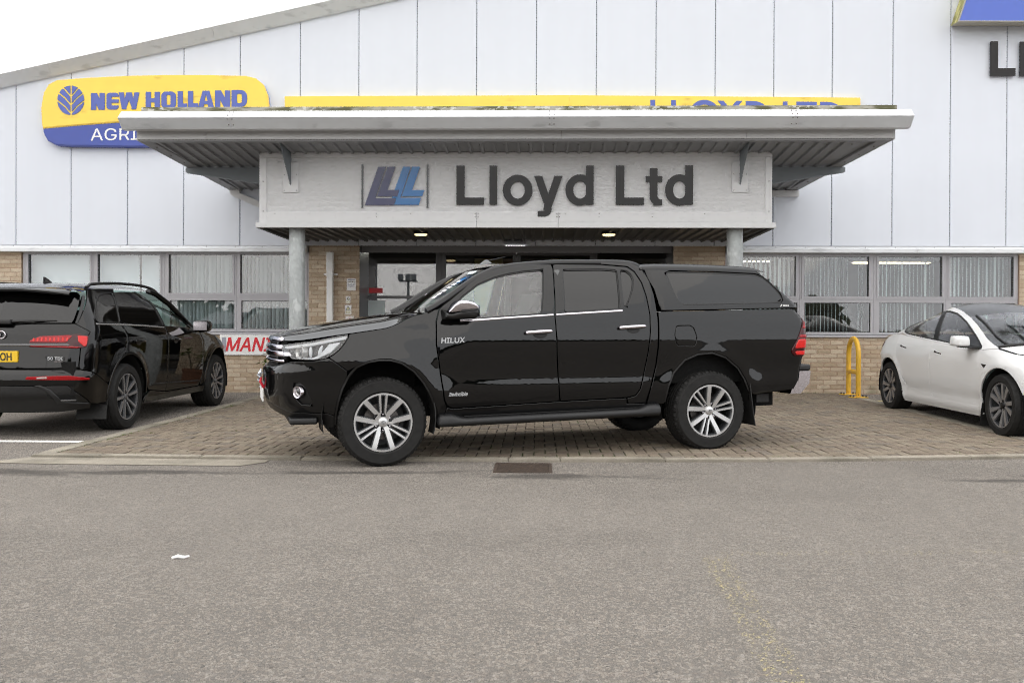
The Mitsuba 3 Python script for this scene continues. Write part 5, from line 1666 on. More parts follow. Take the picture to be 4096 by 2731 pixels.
# lamps at the rear corner: dark red body, three lit-looking blocks
tl = smooth_poly([(4.126, 1.240), (4.085, 1.155), (4.022, 1.020), (3.966, .935), (3.968, .900), (4.000, .868), (4.20, .862), (4.34, .865), (4.34, 1.238)], .012)
a = name(hx + "__taillight")
b = name(hx + "__taillight")
for k2, mir in ((a, 1), (b, -1)):
    S = np.diag([1, mir, 1, 1.0])
    ad = lambda part, m, bs: add(k2 + "__" + part, moved(moved(m, S), HX.M), bs, 50)
    ad("housing", panel(BODY, tl, 0.02, 0.012, 0.008, 0.02), "lamp_red_dark")
    for g in ([(4.118, 1.205), (4.082, 1.135), (4.150, 1.135), (4.155, 1.205)], [(4.058, 1.075), (4.045, 1.045), (4.200, 1.050), (4.205, 1.08)], [(4.012, .985), (4.000, .945), (4.150, .950), (4.165, .995), (4.110, 1.035), (4.04, 1.03)], [(4.000, .915), (4.018, .882), (4.180, .880), (4.190, .925)], [(4.150, 1.19), (4.148, 1.05), (4.2, 1.05), (4.205, 1.19)]):
        ad("lens_block", panel(BODY, smooth_poly(g, .006), 0.012, 0.017, 0.005, 0.008), "lamp_red_bright" if g[0][0] < 4.03 else "lamp_red")
# rear bumper: black top pad, chrome end
rb_ = name(hx + "__rear_bumper")
bp = [(3.985, .50), (4.10, .50), (4.20, .60), (4.215, .72), (4.065, .72), (4.02, .60)]
add(rb_ + "__chrome_end", moved(fix(trimesh.convex.convex_hull(np.array([(x - 0.03 * (abs(y) < .5), y, z) for x, z in bp for y in (-.87, -.80, .80, .87)]))), HX.M), "chrome", 20)
add(rb_ + "__step_pad", moved(rbox(4.065, 4.215, -.875, .875, .722, .785, .02), HX.M), "trim_satin", 40)
HX.add("tow_bracket", [bx(3.72, 4.02, -.5, .5, .43, .50), bx(3.78, 3.92, .30, .60, .40, .48)], "trim_black", False)
# bonnet: from the fender line up over the crown
hu = [(.352, 1.266), (.31, 1.260), (.268, 1.2535), (.205, 1.2275), (.132, 1.187), (.080, 1.163), (.029, 1.1455), (-.022, 1.1365), (-.073, 1.1295), (-.18, 1.114), (-.284, 1.099), (-.38, 1.086), (-.46, 1.074), (-.54, 1.062), (-.62, 1.051), (-.70, 1.042), (-.78, 1.038), (-.86, 1.037), (-.94, 1.040), (-1.05, 1.043), (-1.18, 1.045), (-1.32, 1.046), (-1.46, 1.047)]
hu = np.array(hu)
Bd = BODY(hu[:, 0], hu[:, 1])
spz = pch([(-.90, 1.04), (-.865, 1.050), (-.82, 1.078), (-.77, 1.100), (-.6, 1.142), (-.48, 1.168), (-.24, 1.212), (.037, 1.252), (.36, 1.286)])
vs = np.concatenate([np.linspace(0, .3, 12), np.linspace(.34, 1, 14)])
rows = []
for p in Bd:
    sx = np.clip(p[0] + 0.02 * (1 - np.clip((p[0] + .9) / .4, 0, 1)), -.872, .36)
    zc = float(spz(sx))
    up = 1 - (1 - vs) ** 2.6
    crest = 0.012 * np.exp(-((vs - .18) / .10) ** 2)
    rows.append(np.stack([p[0] + (sx - p[0]) * vs, p[1] * (1 - vs), p[2] + (zc - p[2]) * up + crest * np.clip((zc - p[2]) / .06, 0, 1)], 1))
rows = np.array(rows)
full = np.concatenate([rows, rows[:, ::-1][:, 1:] * [1, -1, 1]], 1)
rim_ = full.copy()
HX.add("bonnet", fix(grid_mesh(full)), PB, True)
# windscreen, roof, pillars
def ws_edge(t):
    return np.array([.395 + t * (.985 - .395), .800 - .145 * t, 1.285 + .385 * t])


rows = []
for t in np.linspace(0, 1, 14):
    e = ws_edge(t)
    cx_ = .335 + t * (.948 - .335)
    cz = 1.272 + (1.676 - 1.272) * t + 0.010 * math.sin(math.pi * t)
    y = np.linspace(-1, 1, 21)
    rows.append(np.stack([cx_ + (e[0] - cx_) * np.abs(y) ** 2.4, e[1] * y, cz + (e[2] - 0.008 - cz) * np.abs(y) ** 2.4], 1))
HX.add("windscreen", grid_mesh(np.array(rows)), "screen_glass", True)
HX.add("screen_surround", tube([r_[10] + np.array([-.01, 0, .004]) if False else r_[0] for r_ in rows], 0.012, 6), "trim_black", 50, True)
scr = np.array(rows)
rail = [(.375, .845, 1.286), (.50, .826, 1.352), (.62, .800, 1.432), (.80, .752, 1.548), (.95, .714, 1.626), (1.06, .694, 1.664), (1.20, .679, 1.690), (1.32, .672, 1.704), (1.59, .664, 1.728), (1.90, .660, 1.738), (2.20, .660, 1.742), (2.36, .662, 1.734), (2.44, .668, 1.708), (2.49, .676, 1.66)]
rl_ = CubicSpline(np.arange(len(rail)), np.array(rail))(np.linspace(0, len(rail) - 1, 60))
HX.add("roof_rail", tube(rl_, np.interp(np.linspace(0, 1, 60), [0, .3, .5, 1], [.032, .034, .034, .034]), 16), PB, 60, True)
rows = []
for q in rl_[23:57]:
    x, ye, ze = q
    zc = ze + 0.030 + 0.026 * np.clip((x - 0.95) / .5, 0.2, 1)
    v = np.linspace(-1, 1, 25)
    rows.append(np.stack([np.full(25, x) - (0.045 * (1 - v * v) if x < 1.12 else 0), ye * v, ze + 0.026 + (zc - ze - 0.026) * (1 - np.abs(v) ** 2.2)], 1))
HX.add("roof", grid_mesh(np.array(rows)), PB, True)
HX.add("cab_rear", [loft([[(2.50, y, z) for y in np.linspace(-.78, .78, 5)] for z in (.9, 1.30)]), loft([[(2.50 - .02 * (z - 1.3), y * (1 - (z - 1.3) * .28), z) for y in np.linspace(-.80, .80, 5)] for z in (1.30, 1.38)])], PB, False)
HX.add("rear_screen", loft([[(2.495 - .05 * (z - 1.3), y * (1 - (z - 1.3) * .30), z) for y in np.linspace(-.78, .78, 5)] for z in (1.38, 1.68)]), "privacy", False)
# aerial on the roof's front edge
ae = name(hx + "__aerial")
add(ae + "__base", moved(fix(trimesh.convex.convex_hull(np.array([(1.075, -.025, 1.742), (1.075, .025, 1.742), (1.20, -.03, 1.762), (1.20, .03, 1.762), (1.135, -.006, 1.792), (1.165, .006, 1.795), (1.15, 0, 1.797)]))), HX.M), "interior_grey", 30)
add(ae + "__rod", moved(tube([(1.145, 0, 1.782), (1.30, 0, 1.818), (1.345, 0, 1.828)], [0.006, 0.004, 0.003], 8), HX.M), "rubber", 50)
# wipers, cowl
HX.add("cowl", loft([[(.30 + .09 * abs(y) ** 2.2, y * .82, 1.268 + .004 * abs(y)) for y in np.linspace(-1, 1, 15)], [(.37 + .09 * abs(y) ** 2.2, y * .80, 1.284) for y in np.linspace(-1, 1, 15)]]), "trim_black", True)
for y0, y1 in ((.55, -.05), (-.15, -.70)):
    HX.add("wiper", [tube([(.37, y0, 1.290), (.42, y0 - .2, 1.318), (.44, y1, 1.318)], [.010, .008, .006], 6), tube([(.425, y0 + .08, 1.308), (.435, y1, 1.325)], .007, 6)], "trim_black", 40)
# nose: bumper, lower lip, grille, chrome bars
bump = Polygon([(-.305, .787), (-.452, .897), (-.585, .868), (-.80, .864), (-.92, .836), (-1.10, .815), (-1.52, .812), (-1.52, .52), (-1.10, .50), (-.90, .462), (-.80, .440), (-.60, .438), (-.47, .44), (-.405, .42)] + ARCH_F[::-1][1:5]).buffer(0)
bump2 = bump.difference(smooth_poly([(-.775, .690), (-.700, .690), (-.640, .640), (-.590, .530), (-.590, .505), (-.680, .508), (-.72, .54), (-.755, .60)], .012))
bs_ = panel(BODY, bump2, 0.028)
HX.add("front_bumper", bs_, PB, 60, True)
HX.add("bumper_lip", panel(BODY, Polygon([(-.405, .41), (-.47, .433), (-.60, .431), (-.80, .433), (-.90, .455), (-1.10, .494), (-1.52, .512), (-1.52, .42), (-1.10, .415), (-.888, .385), (-.509, .350), (-.431, .306), (-.405, .319)]), 0.03, -0.006), "trim_black", 60, True)
HX.add("lower_guard", [rbox(-.76, -.53, -.55, .80, .345, .40, .02)], "trim_satin", 40)
HX.add("splash_tab", bx(-.50, -.49, .72, .80, .30, .38), "trim_black", False)
fg = smooth_poly([(-.785, .700), (-.695, .700), (-.630, .645), (-.580, .530), (-.580, .495), (-.685, .500), (-.73, .54), (-.765, .60)], .012)
HX.add("fog_recess", panel(BODY, fg, 0.02, -0.022, 0.004, 0.02), "trim_black", 60, True)
pc = BODY(-.712, .615)[0]
nn = BODY.normal(-.712, .615)[0]
nn = nn / np.linalg.norm(nn) + np.array([-.55, 0, 0]); nn /= np.linalg.norm(nn)
tt = np.cross(nn, [0, 0, 1.0]); tt /= np.linalg.norm(tt)
Mf = mat(pc - nn * 0.012, tt, nn, np.cross(tt, nn))
for part, pr_, bs in (("bezel", [(.036, .004), (.040, .022), (.050, .026), (.054, .018), (.054, -.01)], "chrome"), ("bowl", [(.0, -.020), (.02, -.016), (.036, .004)], "lamp_bowl"), ("lens", [(.0, .012), (.02, .011), (.037, .006)], "lamp_glass")):
    m = moved(lathe(pr_, 28), Mf)
    for mir in (1, -1):
        fk = name(hx + "__fog_light") if part == "bezel" else (hx + "__fog_light" if mir > 0 else hx + "__fog_light_001")
        add(fk + "__" + part, moved(moved(m, np.diag([1, mir, 1, 1.0])), HX.M), bs, 50)
HX.add("grille_back", panel(BODY, Polygon([(-.905, .815), (-.905, 1.035), (-1.52, 1.046), (-1.52, .80)]), 0.035, -0.03, 0.002, 0.02), "void", 60, True)
for z0, z1, ua in ((1.028, 1.066, -.93), (.962, 1.004, -.915), (.902, .950, -.905), (.853, .880, -.89)):
    g = smooth_poly([(ua, z0 + .002), (ua, z1 - .002), (-1.02, z1), (-1.50, z1 + .006), (-1.50, z0 + .006), (-1.02, z0)], .006)
    HX.add("grille_bar", panel(BODY, g, 0.02, 0.006 if z0 < 1.0 else 0.012, 0.010, 0.03), "chrome", 60, True)
HX.add("grille_frame", panel(BODY, Polygon([(-1.02, .84), (-1.02, 1.04), (-1.055, 1.04), (-1.055, .84)]), 0.03, -0.006, 0.004, 0.02), "trim_black", 60, True)
# headlamps: dark well, bright strip, reflector, bowl, clear cover
hlp = smooth_poly([(-.922, 1.000), (-.606, 1.036), (-.293, 1.094), (-.288, 1.070), (-.306, 1.043), (-.328, 1.011), (-.368, .966), (-.418, .925), (-.484, .894), (-.585, .880), (-.745, .882), (-.800, .888), (-.815, .905), (-.918, .901)], .004)
for mir in (1, -1):
    hk = name(hx + "__headlight")
    S = np.diag([1, mir, 1, 1.0])
    ad = lambda part, m, bs, sm=50: add(hk + "__" + part, moved(moved(m, S), HX.M), bs, sm)
    ad("well", panel(BODY, hlp, 0.025, -0.055, 0.002, 0.002), "trim_satin")
    ad("rim", panel(BODY, hlp.difference(hlp.buffer(-0.008)), 0.03, -0.004, 0.002, 0.05), "trim_black")
    ad("light_strip", panel(BODY, smooth_poly([(-.912, .972), (-.905, .998), (-.606, 1.031), (-.300, 1.088), (-.294, 1.070), (-.312, 1.052), (-.605, 1.000), (-.828, .976)], .004), 0.02, -0.016, 0.006, 0.02), "lamp_white")
    ad("strip_marks", panel(BODY, Polygon([(-.80, .985), (-.60, 1.012), (-.44, 1.042), (-.44, 1.046), (-.60, 1.017), (-.80, .990)]), 0.02, -0.0155, 0.001, 0.002), "lamp_bowl")
    ad("lower_reflector", panel(BODY, smooth_poly([(-.758, .901), (-.600, .902), (-.545, .925), (-.492, .972), (-.452, 1.018), (-.363, 1.033), (-.356, 1.024), (-.383, .999), (-.438, .947), (-.503, .920), (-.575, .888), (-.745, .887)], .003), 0.016, -0.026, 0.005, 0.02), "lamp_white")
    ad("chrome_end", panel(BODY, smooth_poly([(-.912, .906), (-.912, .946), (-.830, .943), (-.800, .912), (-.82, .905)], .004), 0.02, -0.006, 0.006, 0.02), "chrome")
    c = BODY(-.735, .945)[0]
    n_ = BODY.normal(-.735, .945)[0] + np.array([-.9, 0, 0]); n_ /= np.linalg.norm(n_)
    t_ = np.cross(n_, [0, 0, 1.0]); t_ /= np.linalg.norm(t_)
    Mb = mat(c - n_ * .045, t_, n_, np.cross(t_, n_))
    ad("projector_bowl", moved(lathe([(.0, -.03), (.030, -.022), (.048, .004), (.056, .022), (.060, .022), (.060, -.03)], 30), Mb), "lamp_bowl")
    ad("projector_lens", moved(lathe([(.0, .018), (.018, .014), (.032, .0), (.034, -.02)], 24), Mb), "lamp_glass")
    for uu, z0, z1 in ((-.618, .910, 1.000), (-.540, .920, 1.008)):
        zs_ = np.linspace(z0, z1, 9)
        us_ = uu + 0.030 * ((zs_ - z0) / (z1 - z0)) ** 1.5 * (1 if uu > -.6 else 0.1)
        P = BODY(us_, zs_) - BODY.normal(us_, zs_) * .032
        ad("inner_reflector", tube(P, np.array([.006, .011, .014, .015, .015, .014, .013, .010, .005]), 10), "lamp_white")
    ad("cover", panel(BODY, hlp.buffer(-.002), 0.03, 0.0, 0.001, 0.001), "lamp_glass", True)
HX.add("washer_cap", panel(BODY, ellipse(-.715, .855, .055, .012), 0.012, 0.002, 0.004, 0.004), PB, 60, True)
# side steps with raised ends
def step_row(u, c, ry, rz, top):
    th = np.linspace(0, 2 * np.pi, 22, endpoint=False)
    e = 2 / 2.8
    y = np.sign(np.cos(th)) * np.abs(np.cos(th)) ** e * ry
    z = np.sign(np.sin(th)) * np.abs(np.sin(th)) ** e
    z = np.where(z > 0, z * (rz + top), z * rz)
    return np.stack([np.full(22, u), .868 + y, c + z], 1)


rows = []
for u in np.concatenate([[.455, .462, .48, .51], np.linspace(.55, .66, 5), [.70], np.linspace(.9, 2.2, 6), np.linspace(2.32, 2.45, 5), [2.5, 2.54, 2.556, 2.562]]):
    k_ = 1 - np.clip((.475 - u) / .02, 0, 1) ** 2 * .6 - np.clip((u - 2.542) / .02, 0, 1) ** 2 * .6
    top = .034 * (np.clip((.68 - u) / .10, 0, 1) + np.clip((u - 2.33) / .10, 0, 1))
    rows.append(step_row(u, .336 + .0185 * (u - .5), .088 * k_, .040 * k_, top * k_))
HX.add("side_step", loft(rows, True, True), "trim_satin", 50, True)
HX.add("step_tread", [loft([[(u, y, .381 + .0185 * (u - .5) + (0.0 if abs(y - .85) < .04 else -.003)) for y in (.80, .815, .885, .90)] for u in np.linspace(.70, 2.34, 6)])], "rubber", False, True)
HX.add("step_bracket", [bx(u, u + .05, .55, .82, .33 + .0185 * (u - .5), .37 + .0185 * (u - .5)) for u in (.75, 1.5, 2.2)], "trim_black", False, True)
# hardtop
cs = Polygon([(2.556, 1.304), (3.24, 1.318), (4.10, 1.339), (4.50, 1.345), (4.50, 1.69), (2.40, 1.69), (2.49, 1.60), (2.535, 1.50), (2.552, 1.384)])
cw = smooth_poly([(2.702, 1.650), (2.722, 1.664), (2.77, 1.668), (3.22, 1.666), (3.66, 1.655), (3.735, 1.630), (3.80, 1.572), (3.866, 1.490), (3.897, 1.425), (3.885, 1.402), (3.82, 1.395), (3.249, 1.380), (2.822, 1.371), (2.784, 1.386), (2.761, 1.421), (2.731, 1.52)], .012)
ht = name(hx + "__hardtop")
hm = panel(CAN, cs.difference(cw.buffer(.016)), 0.028)
# roof of the hardtop
rows = []
for u, sx, zt_ in [(2.43, 2.43, 1.722), (2.46, 2.46, 1.738), (2.6, 2.6, 1.748), (2.9, 2.9, 1.752), (3.2, 3.2, 1.750), (3.45, 3.45, 1.745), (3.60, 3.60, 1.738), (3.68, 3.68, 1.728), (3.73, 3.73, 1.712), (3.765, 3.765, 1.695)]:
    th = np.linspace(0, np.pi / 2, 14)
    ye = float(prof(1.684)) + .008
    z0_ = 1.684
    y = ye - .10 + .10 * np.cos(th)
    y = np.concatenate([y, (ye - .10) * (1 - np.linspace(0.15, 1, 6))])
    z = np.concatenate([z0_ + (zt_ - z0_) * np.sin(th) ** 1.0, zt_ + .008 * np.linspace(0.15, 1, 6)])
    r_ = np.stack([np.full(len(y), sx), y, z], 1)
    rows.append(np.concatenate([r_, r_[::-1][1:] * [1, -1, 1]]))
add(ht + "__shell", moved(trimesh.util.concatenate([hm, moved(hm, np.diag([1, -1, 1, 1.0]))]), HX.M), "canopy_black", 60)
add(ht + "__top", moved(fix(grid_mesh(np.array(rows))), HX.M), "canopy_black", True)
add(ht + "__front_wall", moved(loft([[(2.50 - .10 * (z - 1.3), y * (1 - (z - 1.3) * .30), z) for y in np.linspace(-.84, .84, 5)] for z in (1.30, 1.70)]), HX.M), "canopy_black", False)
add(ht + "__rear_window", moved(loft([[(4.06 - .86 * (z - 1.34), y * (1 - (z - 1.34) * .30) * .94, z) for y in np.linspace(-.78, .78, 5)] for z in (1.35, 1.68)]), HX.M), "privacy", False)
fr2 = panel(CAN, cw.buffer(.016).difference(cw.buffer(-.004)), 0.02, -0.010, 0.006, 0.01)
for mir in (1, -1):
    S = np.diag([1, mir, 1, 1.0])
    add(ht + "__window_frame", moved(moved(fr2, S), HX.M), "trim_black", 60)
    add(ht + "__window", moved(moved(panel(CAN, cw, 0.06, -0.012, 0.001, 0.001), S), HX.M), "privacy", True)
add(ht + "__badge", moved(trimesh.util.concatenate([panel(CAN, smooth_poly([(3.855, 1.345), (3.862, 1.345), (3.885, 1.368), (3.872, 1.368)], .001), 0.01, 0.003, 0.001, 0.002)] + [panel(CAN, sbox(u, 1.350, u + .010, 1.362), 0.01, 0.003, 0.001, 0.002) for u in np.arange(3.888, 3.955, .0135)]), HX.M), "white_plastic", False)
HX.add("gap_filler", loft([[(2.535 - .09 * max(z - 1.32, 0), y * (1 - max(z - 1.3, 0) * .32), z) for y in np.linspace(-.80, .80, 5)] for z in (.5, 1.0, 1.3, 1.70)]), "void", False)
# mirrors
mk = []
for mir in (1, -1):
    k2 = name(hx + "__side_mirror")
    S = np.diag([1, mir, 1, 1.0])
    prof_m = [(.512, 1.262, .02), (.522, 1.29, .055), (.560, 1.340, .085), (.600, 1.373, .095), (.668, 1.376, .10), (.726, 1.361, .10), (.755, 1.340, .095), (.772, 1.318, .09)]
    cap_ = trimesh.convex.convex_hull(np.array([(x, 1.02 + s_ * d, z) for x, z, d in prof_m for s_ in (-.9, 1)] + [(x, 1.02 + 1.15 * d, z - .02) for x, z, d in prof_m[1:]]))
    cap_ = trimesh.convex.convex_hull(trimesh.Trimesh(cap_.vertices, cap_.faces).slice_plane([.6, 1.0, 1.285], [-.16, 0, 1.0], cap=False).vertices)
    low = trimesh.convex.convex_hull(np.array([(x, 1.015 + s_ * d, z) for x, z, d in ((.505, 1.262, .03), (.50, 1.225, .03), (.56, 1.219, .07), (.742, 1.223, .085), (.764, 1.240, .09), (.780, 1.270, .09), (.770, 1.306, .09), (.62, 1.285, .095), (.52, 1.268, .05)) for s_ in (-.95, 1)]))
    for part, m, bs in (("cap", cap_, "chrome"), ("body", low, "trim_black"), ("indicator", fix(trimesh.convex.convex_hull(np.array([(x, y, z) for x, z in ((.62, 1.290), (.755, 1.308), (.755, 1.296), (.62, 1.279)) for y in (1.10, 1.117)]))), "trim_satin"), ("arm", trimesh.convex.convex_hull(np.array([(x, y, z) for x, y, z in ((.50, .86, 1.30), (.50, .86, 1.215), (.60, .86, 1.215), (.60, .86, 1.29), (.52, .98, 1.265), (.52, .98, 1.225), (.60, .98, 1.225), (.60, .98, 1.265))])), "trim_black"), ("glass", loft([[(.781, y, z) for y in (.94, 1.09)] for z in (1.235, 1.335)]), "chrome")):
        m = fix(m)
        if part in ("cap", "body"):
            m = m.subdivide().subdivide()
            trimesh.smoothing.filter_taubin(m, iterations=14)
        add(k2 + "__" + part, moved(moved(m, S), HX.M), bs, 50)
    tri_ = smooth_poly([(.498, 1.225), (.585, 1.215), (.60, 1.31), (.52, 1.325)], .01)
    add(k2 + "__sail_panel", moved(moved(panel(SIDE, tri_, 0.03, 0.002, 0.004, 0.01), S), HX.M), "trim_black", 60)
# badges
for s_, u0, u1, z0, h_, sl, cl in (("HILUX", .490, .692, 1.014, .043, .12, .006), ("Invincible", .555, .722, .562, .030, .25, .002)):
    HX.add("badge", shell_text(SIDE, s_, u0, u1, z0, h_, 0.003, 0.005, sl, True, cl), "lamp_white", False)
# wheels
sp_ = []
for c in (30, 150, 270):
    for d in (-1, 1):
        sp_.append(ray_poly(c + d * 33, .045, .018, c + d * 19.5, .245, .0205))
for c in (90, 210, 330):
    for d in (-1, 1):
        sp_.append(ray_poly(c + d * 14, .075, .007, c + d * 7.0, .245, .0088))
AL = ("alloy", "alloy_grey", "alloy", "chrome")
wheel(HX, 0.0, .352, .888, .372, .247, .262, sp_, 0, AL, lugs=56, sides=(1, -1))
wheel(HX, 3.098, .360, .888, .372, .247, .262, sp_, 43, AL, lugs=56, sides=(1, -1))
for x, z in ((0.0, .40), (3.1, .41)):
    th = np.linspace(-.25, np.pi + .25, 22)
    liner = loft([[(x + .505 * math.cos(a_), y, z + .505 * math.sin(a_)) for a_ in th] for y in (.50, .70, .86)])
    HX.add("wheel_arch_liner", liner, "void", False, True)
HX.add("arch_lip", panel(BODY, arch_f.buffer(.001).difference(arch_f.buffer(-.020)).intersection(sbox(-1, .33, 1, 2)), 0.03, -0.010, 0.004, 0.03), "trim_black", 60, True)
HX.add("arch_lip", panel(BODY, arch_r.buffer(.001).difference(arch_r.buffer(-.020)).intersection(sbox(2, .45, 4, 2)), 0.03, -0.010, 0.004, 0.03), "trim_black", 60, True)


def mudflap(pts, y0, y1):
    P = []
    for x, z in pts:
        P.append([(x - .012 * abs(v) ** 2, y0 + (y1 - y0) * (v + 1) / 2, z) for v in np.linspace(-1, 1, 7)])
    a_ = grid_mesh(np.array(P))
    b_ = grid_mesh(np.array(P) + [.008, 0, 0])
    e = trimesh.convex.convex_hull
    sides_ = [loft([[P[i][j], np.array(P[i][j]) + [.008, 0, 0]] for i in range(len(P))]) for j in (0, 6)] + [loft([[P[i][j], np.array(P[i][j]) + [.008, 0, 0]] for j in range(7)]) for i in (0, -1)]
    return trimesh.util.concatenate([a_, b_] + sides_)


HX.add("mudflap", mudflap([(.405, .62), (.432, .55), (.448, .45), (.452, .35), (.440, .27), (.430, .240)], .70, .905), "rubber", 40, True)
HX.add("mudflap", mudflap([(3.475, .745), (3.515, .64), (3.535, .50), (3.555, .35), (3.572, .25), (3.582, .205)], .66, .905), "rubber", 40, True)
# inside: floor, dash, seats, wheel, lining; dark works underneath
HX.add("chassis", [bx(-.70, 4.0, -.55, .55, .36, .62), bx(-.62, .35, -.48, .48, .62, .98), bx(2.56, 4.05, -.75, .75, .62, 1.25), bx(.45, 2.50, -.84, .84, .44, .60)], "void", False)
HX.add("axle", [tube([(3.1, -.65, .36), (3.1, .65, .36)], .05, 10), trimesh.creation.icosphere(2, .15).apply_translation((3.1, -.05, .34)), tube([(0, -.65, .34), (0, .65, .34)], .04, 10)], "void", 50)
HX.add("dashboard", [rbox(.42, .80, -.78, .78, .95, 1.22, .06)], "interior", 40)
HX.add("steering_wheel", moved(lathe([(.165 + .014 * math.cos(t), .014 * math.sin(t)) for t in np.linspace(0, 2 * np.pi, 10)], 32), mat((.92, -.38, 1.15), (-.42, 0, .907), (-.907, 0, -.42), (0, 1, 0))), "interior", 50)
for x, y in ((1.30, .38), (1.30, -.38)):
    seat(HX, x, y, hx + "__seat", .86, "interior", -1)
for y in (.42, -.42, 0):
    seat(HX, 2.08, y, hx + "__seat", .90, "interior", -1, .40, hb=.52)
HX.add("headlining", loft([[(x, y, 1.690 - .02 * y * y) for y in np.linspace(-.62, .62, 5)] for x in (1.12, 1.8, 2.4)]), "headlining", True)
HX.add("pillar_trim", [tube([(1.62, .80, 1.25), (1.60, .72, 1.66)], .035, 8), tube([(1.62, -.80, 1.25), (1.60, -.72, 1.66)], .035, 8)], "interior_grey", 50)
HX.add("rear_view_mirror", rbox(.86, .89, -.12, .12, 1.545, 1.605, .012), "interior", 40)


def on_screen(t, y):
    """A point on the windscreen: t from its foot (0) to its head (1), y across."""
    i = t * 13
    a_ = int(min(i, 12))
    r_ = scr[a_] * (1 - (i - a_)) + scr[a_ + 1] * (i - a_)
    return np.array([np.interp(y, r_[:, 1], r_[:, k_]) for k_ in range(3)]) + np.array([-.006, 0, .009])


def sticker(part, t0, t1, y0, y1, bs, lab=None):
    g = [[on_screen(t, y) for y in np.linspace(y0, y1, 4)] for t in np.linspace(t0, t1, 4)]
    k2 = HX.add(part, grid_mesh(np.array(g)), bs, False)
    return k2


for i in range(6):
    sticker("screen_sticker", .30 + .075 * i, .30 + .075 * i + .05, .38, .47, "white_plastic")
sticker("screen_sticker", .66, .78, .40, .50, "logo_sky")
sticker("screen_sticker", .88, .95, .30, .48, "blind")
# crumpled film and red strip hanging on the front plate
t = thing("film_wrap", "crumpled clear film with a red strip hanging on the pickup's front number plate", "plastic film")
r = np.random.default_rng(9)
for i, (z0, z1, x0, x1) in enumerate(((.77, .72, -.952, -.972), (.72, .66, -.962, -.966), (.66, .61, -.945, -.955))):
    n_ = 7
    g = np.array([[(x0 + (x1 - x0) * a_ + r.normal(0, .012), -.05 + .16 * b_ + r.normal(0, .012), z0 + (z1 - z0) * a_ + r.normal(0, .006)) for b_ in np.linspace(0, 1, n_)] for a_ in np.linspace(0, 1, n_)])
    add(t + "__fold", moved(grid_mesh(g), HX.M), "film", 20)
add(t + "__red_strip", moved(tube([(-.955, .12, .705), (-.965, .125, .67), (-.945, .13, .63), (-.935, .13, .61)], [.008, .012, .012, .006], 8), HX.M), "red_plastic", 40)
HX.add("number_plate", [bx(-.952, -.944, -.26, .26, .50, .61)], "white_plastic", False)

# ---------------------------------------------------------------- the black estate car parked nose in at the left
sv = thing("parked_suv", "glossy black SUV parked nose in at the left, seen from behind with red tail lamps", "SUV")


def parked(cx, cy, sgn):
    o = np.array([cx, cy, gz(cx, cy) - .02])
    ex = np.array([0, sgn, sgn * GY]); ex /= np.linalg.norm(ex)
    ey = np.array([1, 0, GX]) if sgn < 0 else np.array([-1, 0, -GX])
    ez = np.array([-GX, -GY, 1]); ez /= np.linalg.norm(ez)
    return mat(o, ex, ey, ez)


AU = Car(sv, parked(-5.60, 10.08, -1))
pa = CubicSpline([.2, .3, .45, .6, .8, .92, 1.0, 1.08, 1.14, 1.2, 1.35, 1.5, 1.6, 1.7], [.86, .90, .93, .945, .955, .957, .955, .94, .918, .893, .82, .735, .675, .60], bc_type="natural")


def arch_bump(x, z, cx, cz, r0, h):
    return h * np.exp(-((np.hypot(x - cx, z - cz) - r0) / .05) ** 2)


AS = Shell(lambda x, z: pa(z) - .02 * np.clip((x - .2) / .7, 0, 1) ** 2 - .03 * np.clip((-2.6 - x) / .9, 0, 1) ** 2 + arch_bump(x, z, -.02, .375, .49, .014) + arch_bump(x, z, -2.87, .375, .49, .014),
           pch([(.2, -3.62), (.5, -3.75), (.8, -3.72), (.95, -3.55), (1.05, -3.3), (1.12, -2.7), (1.2, -2.5), (1.5, -1.55), (1.7, -1.0)]),
           pch([(.2, .90), (.35, .98), (.45, 1.03), (.66, 1.04), (.70, .985), (.85, .97), (1.0, .955), (1.10, .93), (1.17, .89), (1.47, .72), (1.6, .58), (1.7, .45)]), lambda z: .85 + 0 * z, lambda z: .38 + 0 * z, 2.8, 2.5)
PS = "paint_black_suv"
UC = 2.05                                  # past the middle of the tail
a_r, a_f = Point(-.03, .375).buffer(.472, 24), Point(-2.87, .375).buffer(.472, 24)
qwin = smooth_poly([(.575, 1.206), (.521, 1.297), (.335, 1.437), (.207, 1.500), (.06, 1.530), (-.185, 1.550), (.040, 1.206)], .02)
rwin = smooth_poly([(-.010, 1.202), (-.235, 1.553), (-.45, 1.568), (-.75, 1.575), (-1.03, 1.573), (-1.09, 1.40), (-1.10, 1.168)], .012)
fwin = smooth_poly([(-1.15, 1.166), (-1.14, 1.40), (-1.10, 1.572), (-1.331, 1.530), (-1.52, 1.450), (-1.74, 1.290), (-1.93, 1.145)], .012)
quarter = Polygon([(.015, 1.185), (-.015, 1.05), (.03, .95), (.12, .86), (.30, .62), (.47, .56), (.76, .700), (.868, .722), (.870, .763), (.842, .984), (.705, 1.108), (.800, 1.192), (.775, 1.202), (.629, 1.330), (.455, 1.481), (.36, 1.575), (-.25, 1.600), (-.215, 1.558)]).difference(a_r)
AU.add("quarter_panel", panel(AS, quarter.difference(qwin), .035), PS, 60, True)
AU.add("quarter_window", panel(AS, qwin.buffer(.006), .07, -.008, .001, .001), "privacy", True, True)
AU.add("quarter_window_seal", panel(AS, qwin.buffer(.012).difference(qwin.buffer(-.006)), .05, .002, .004, .01), "trim_black", 60, True)
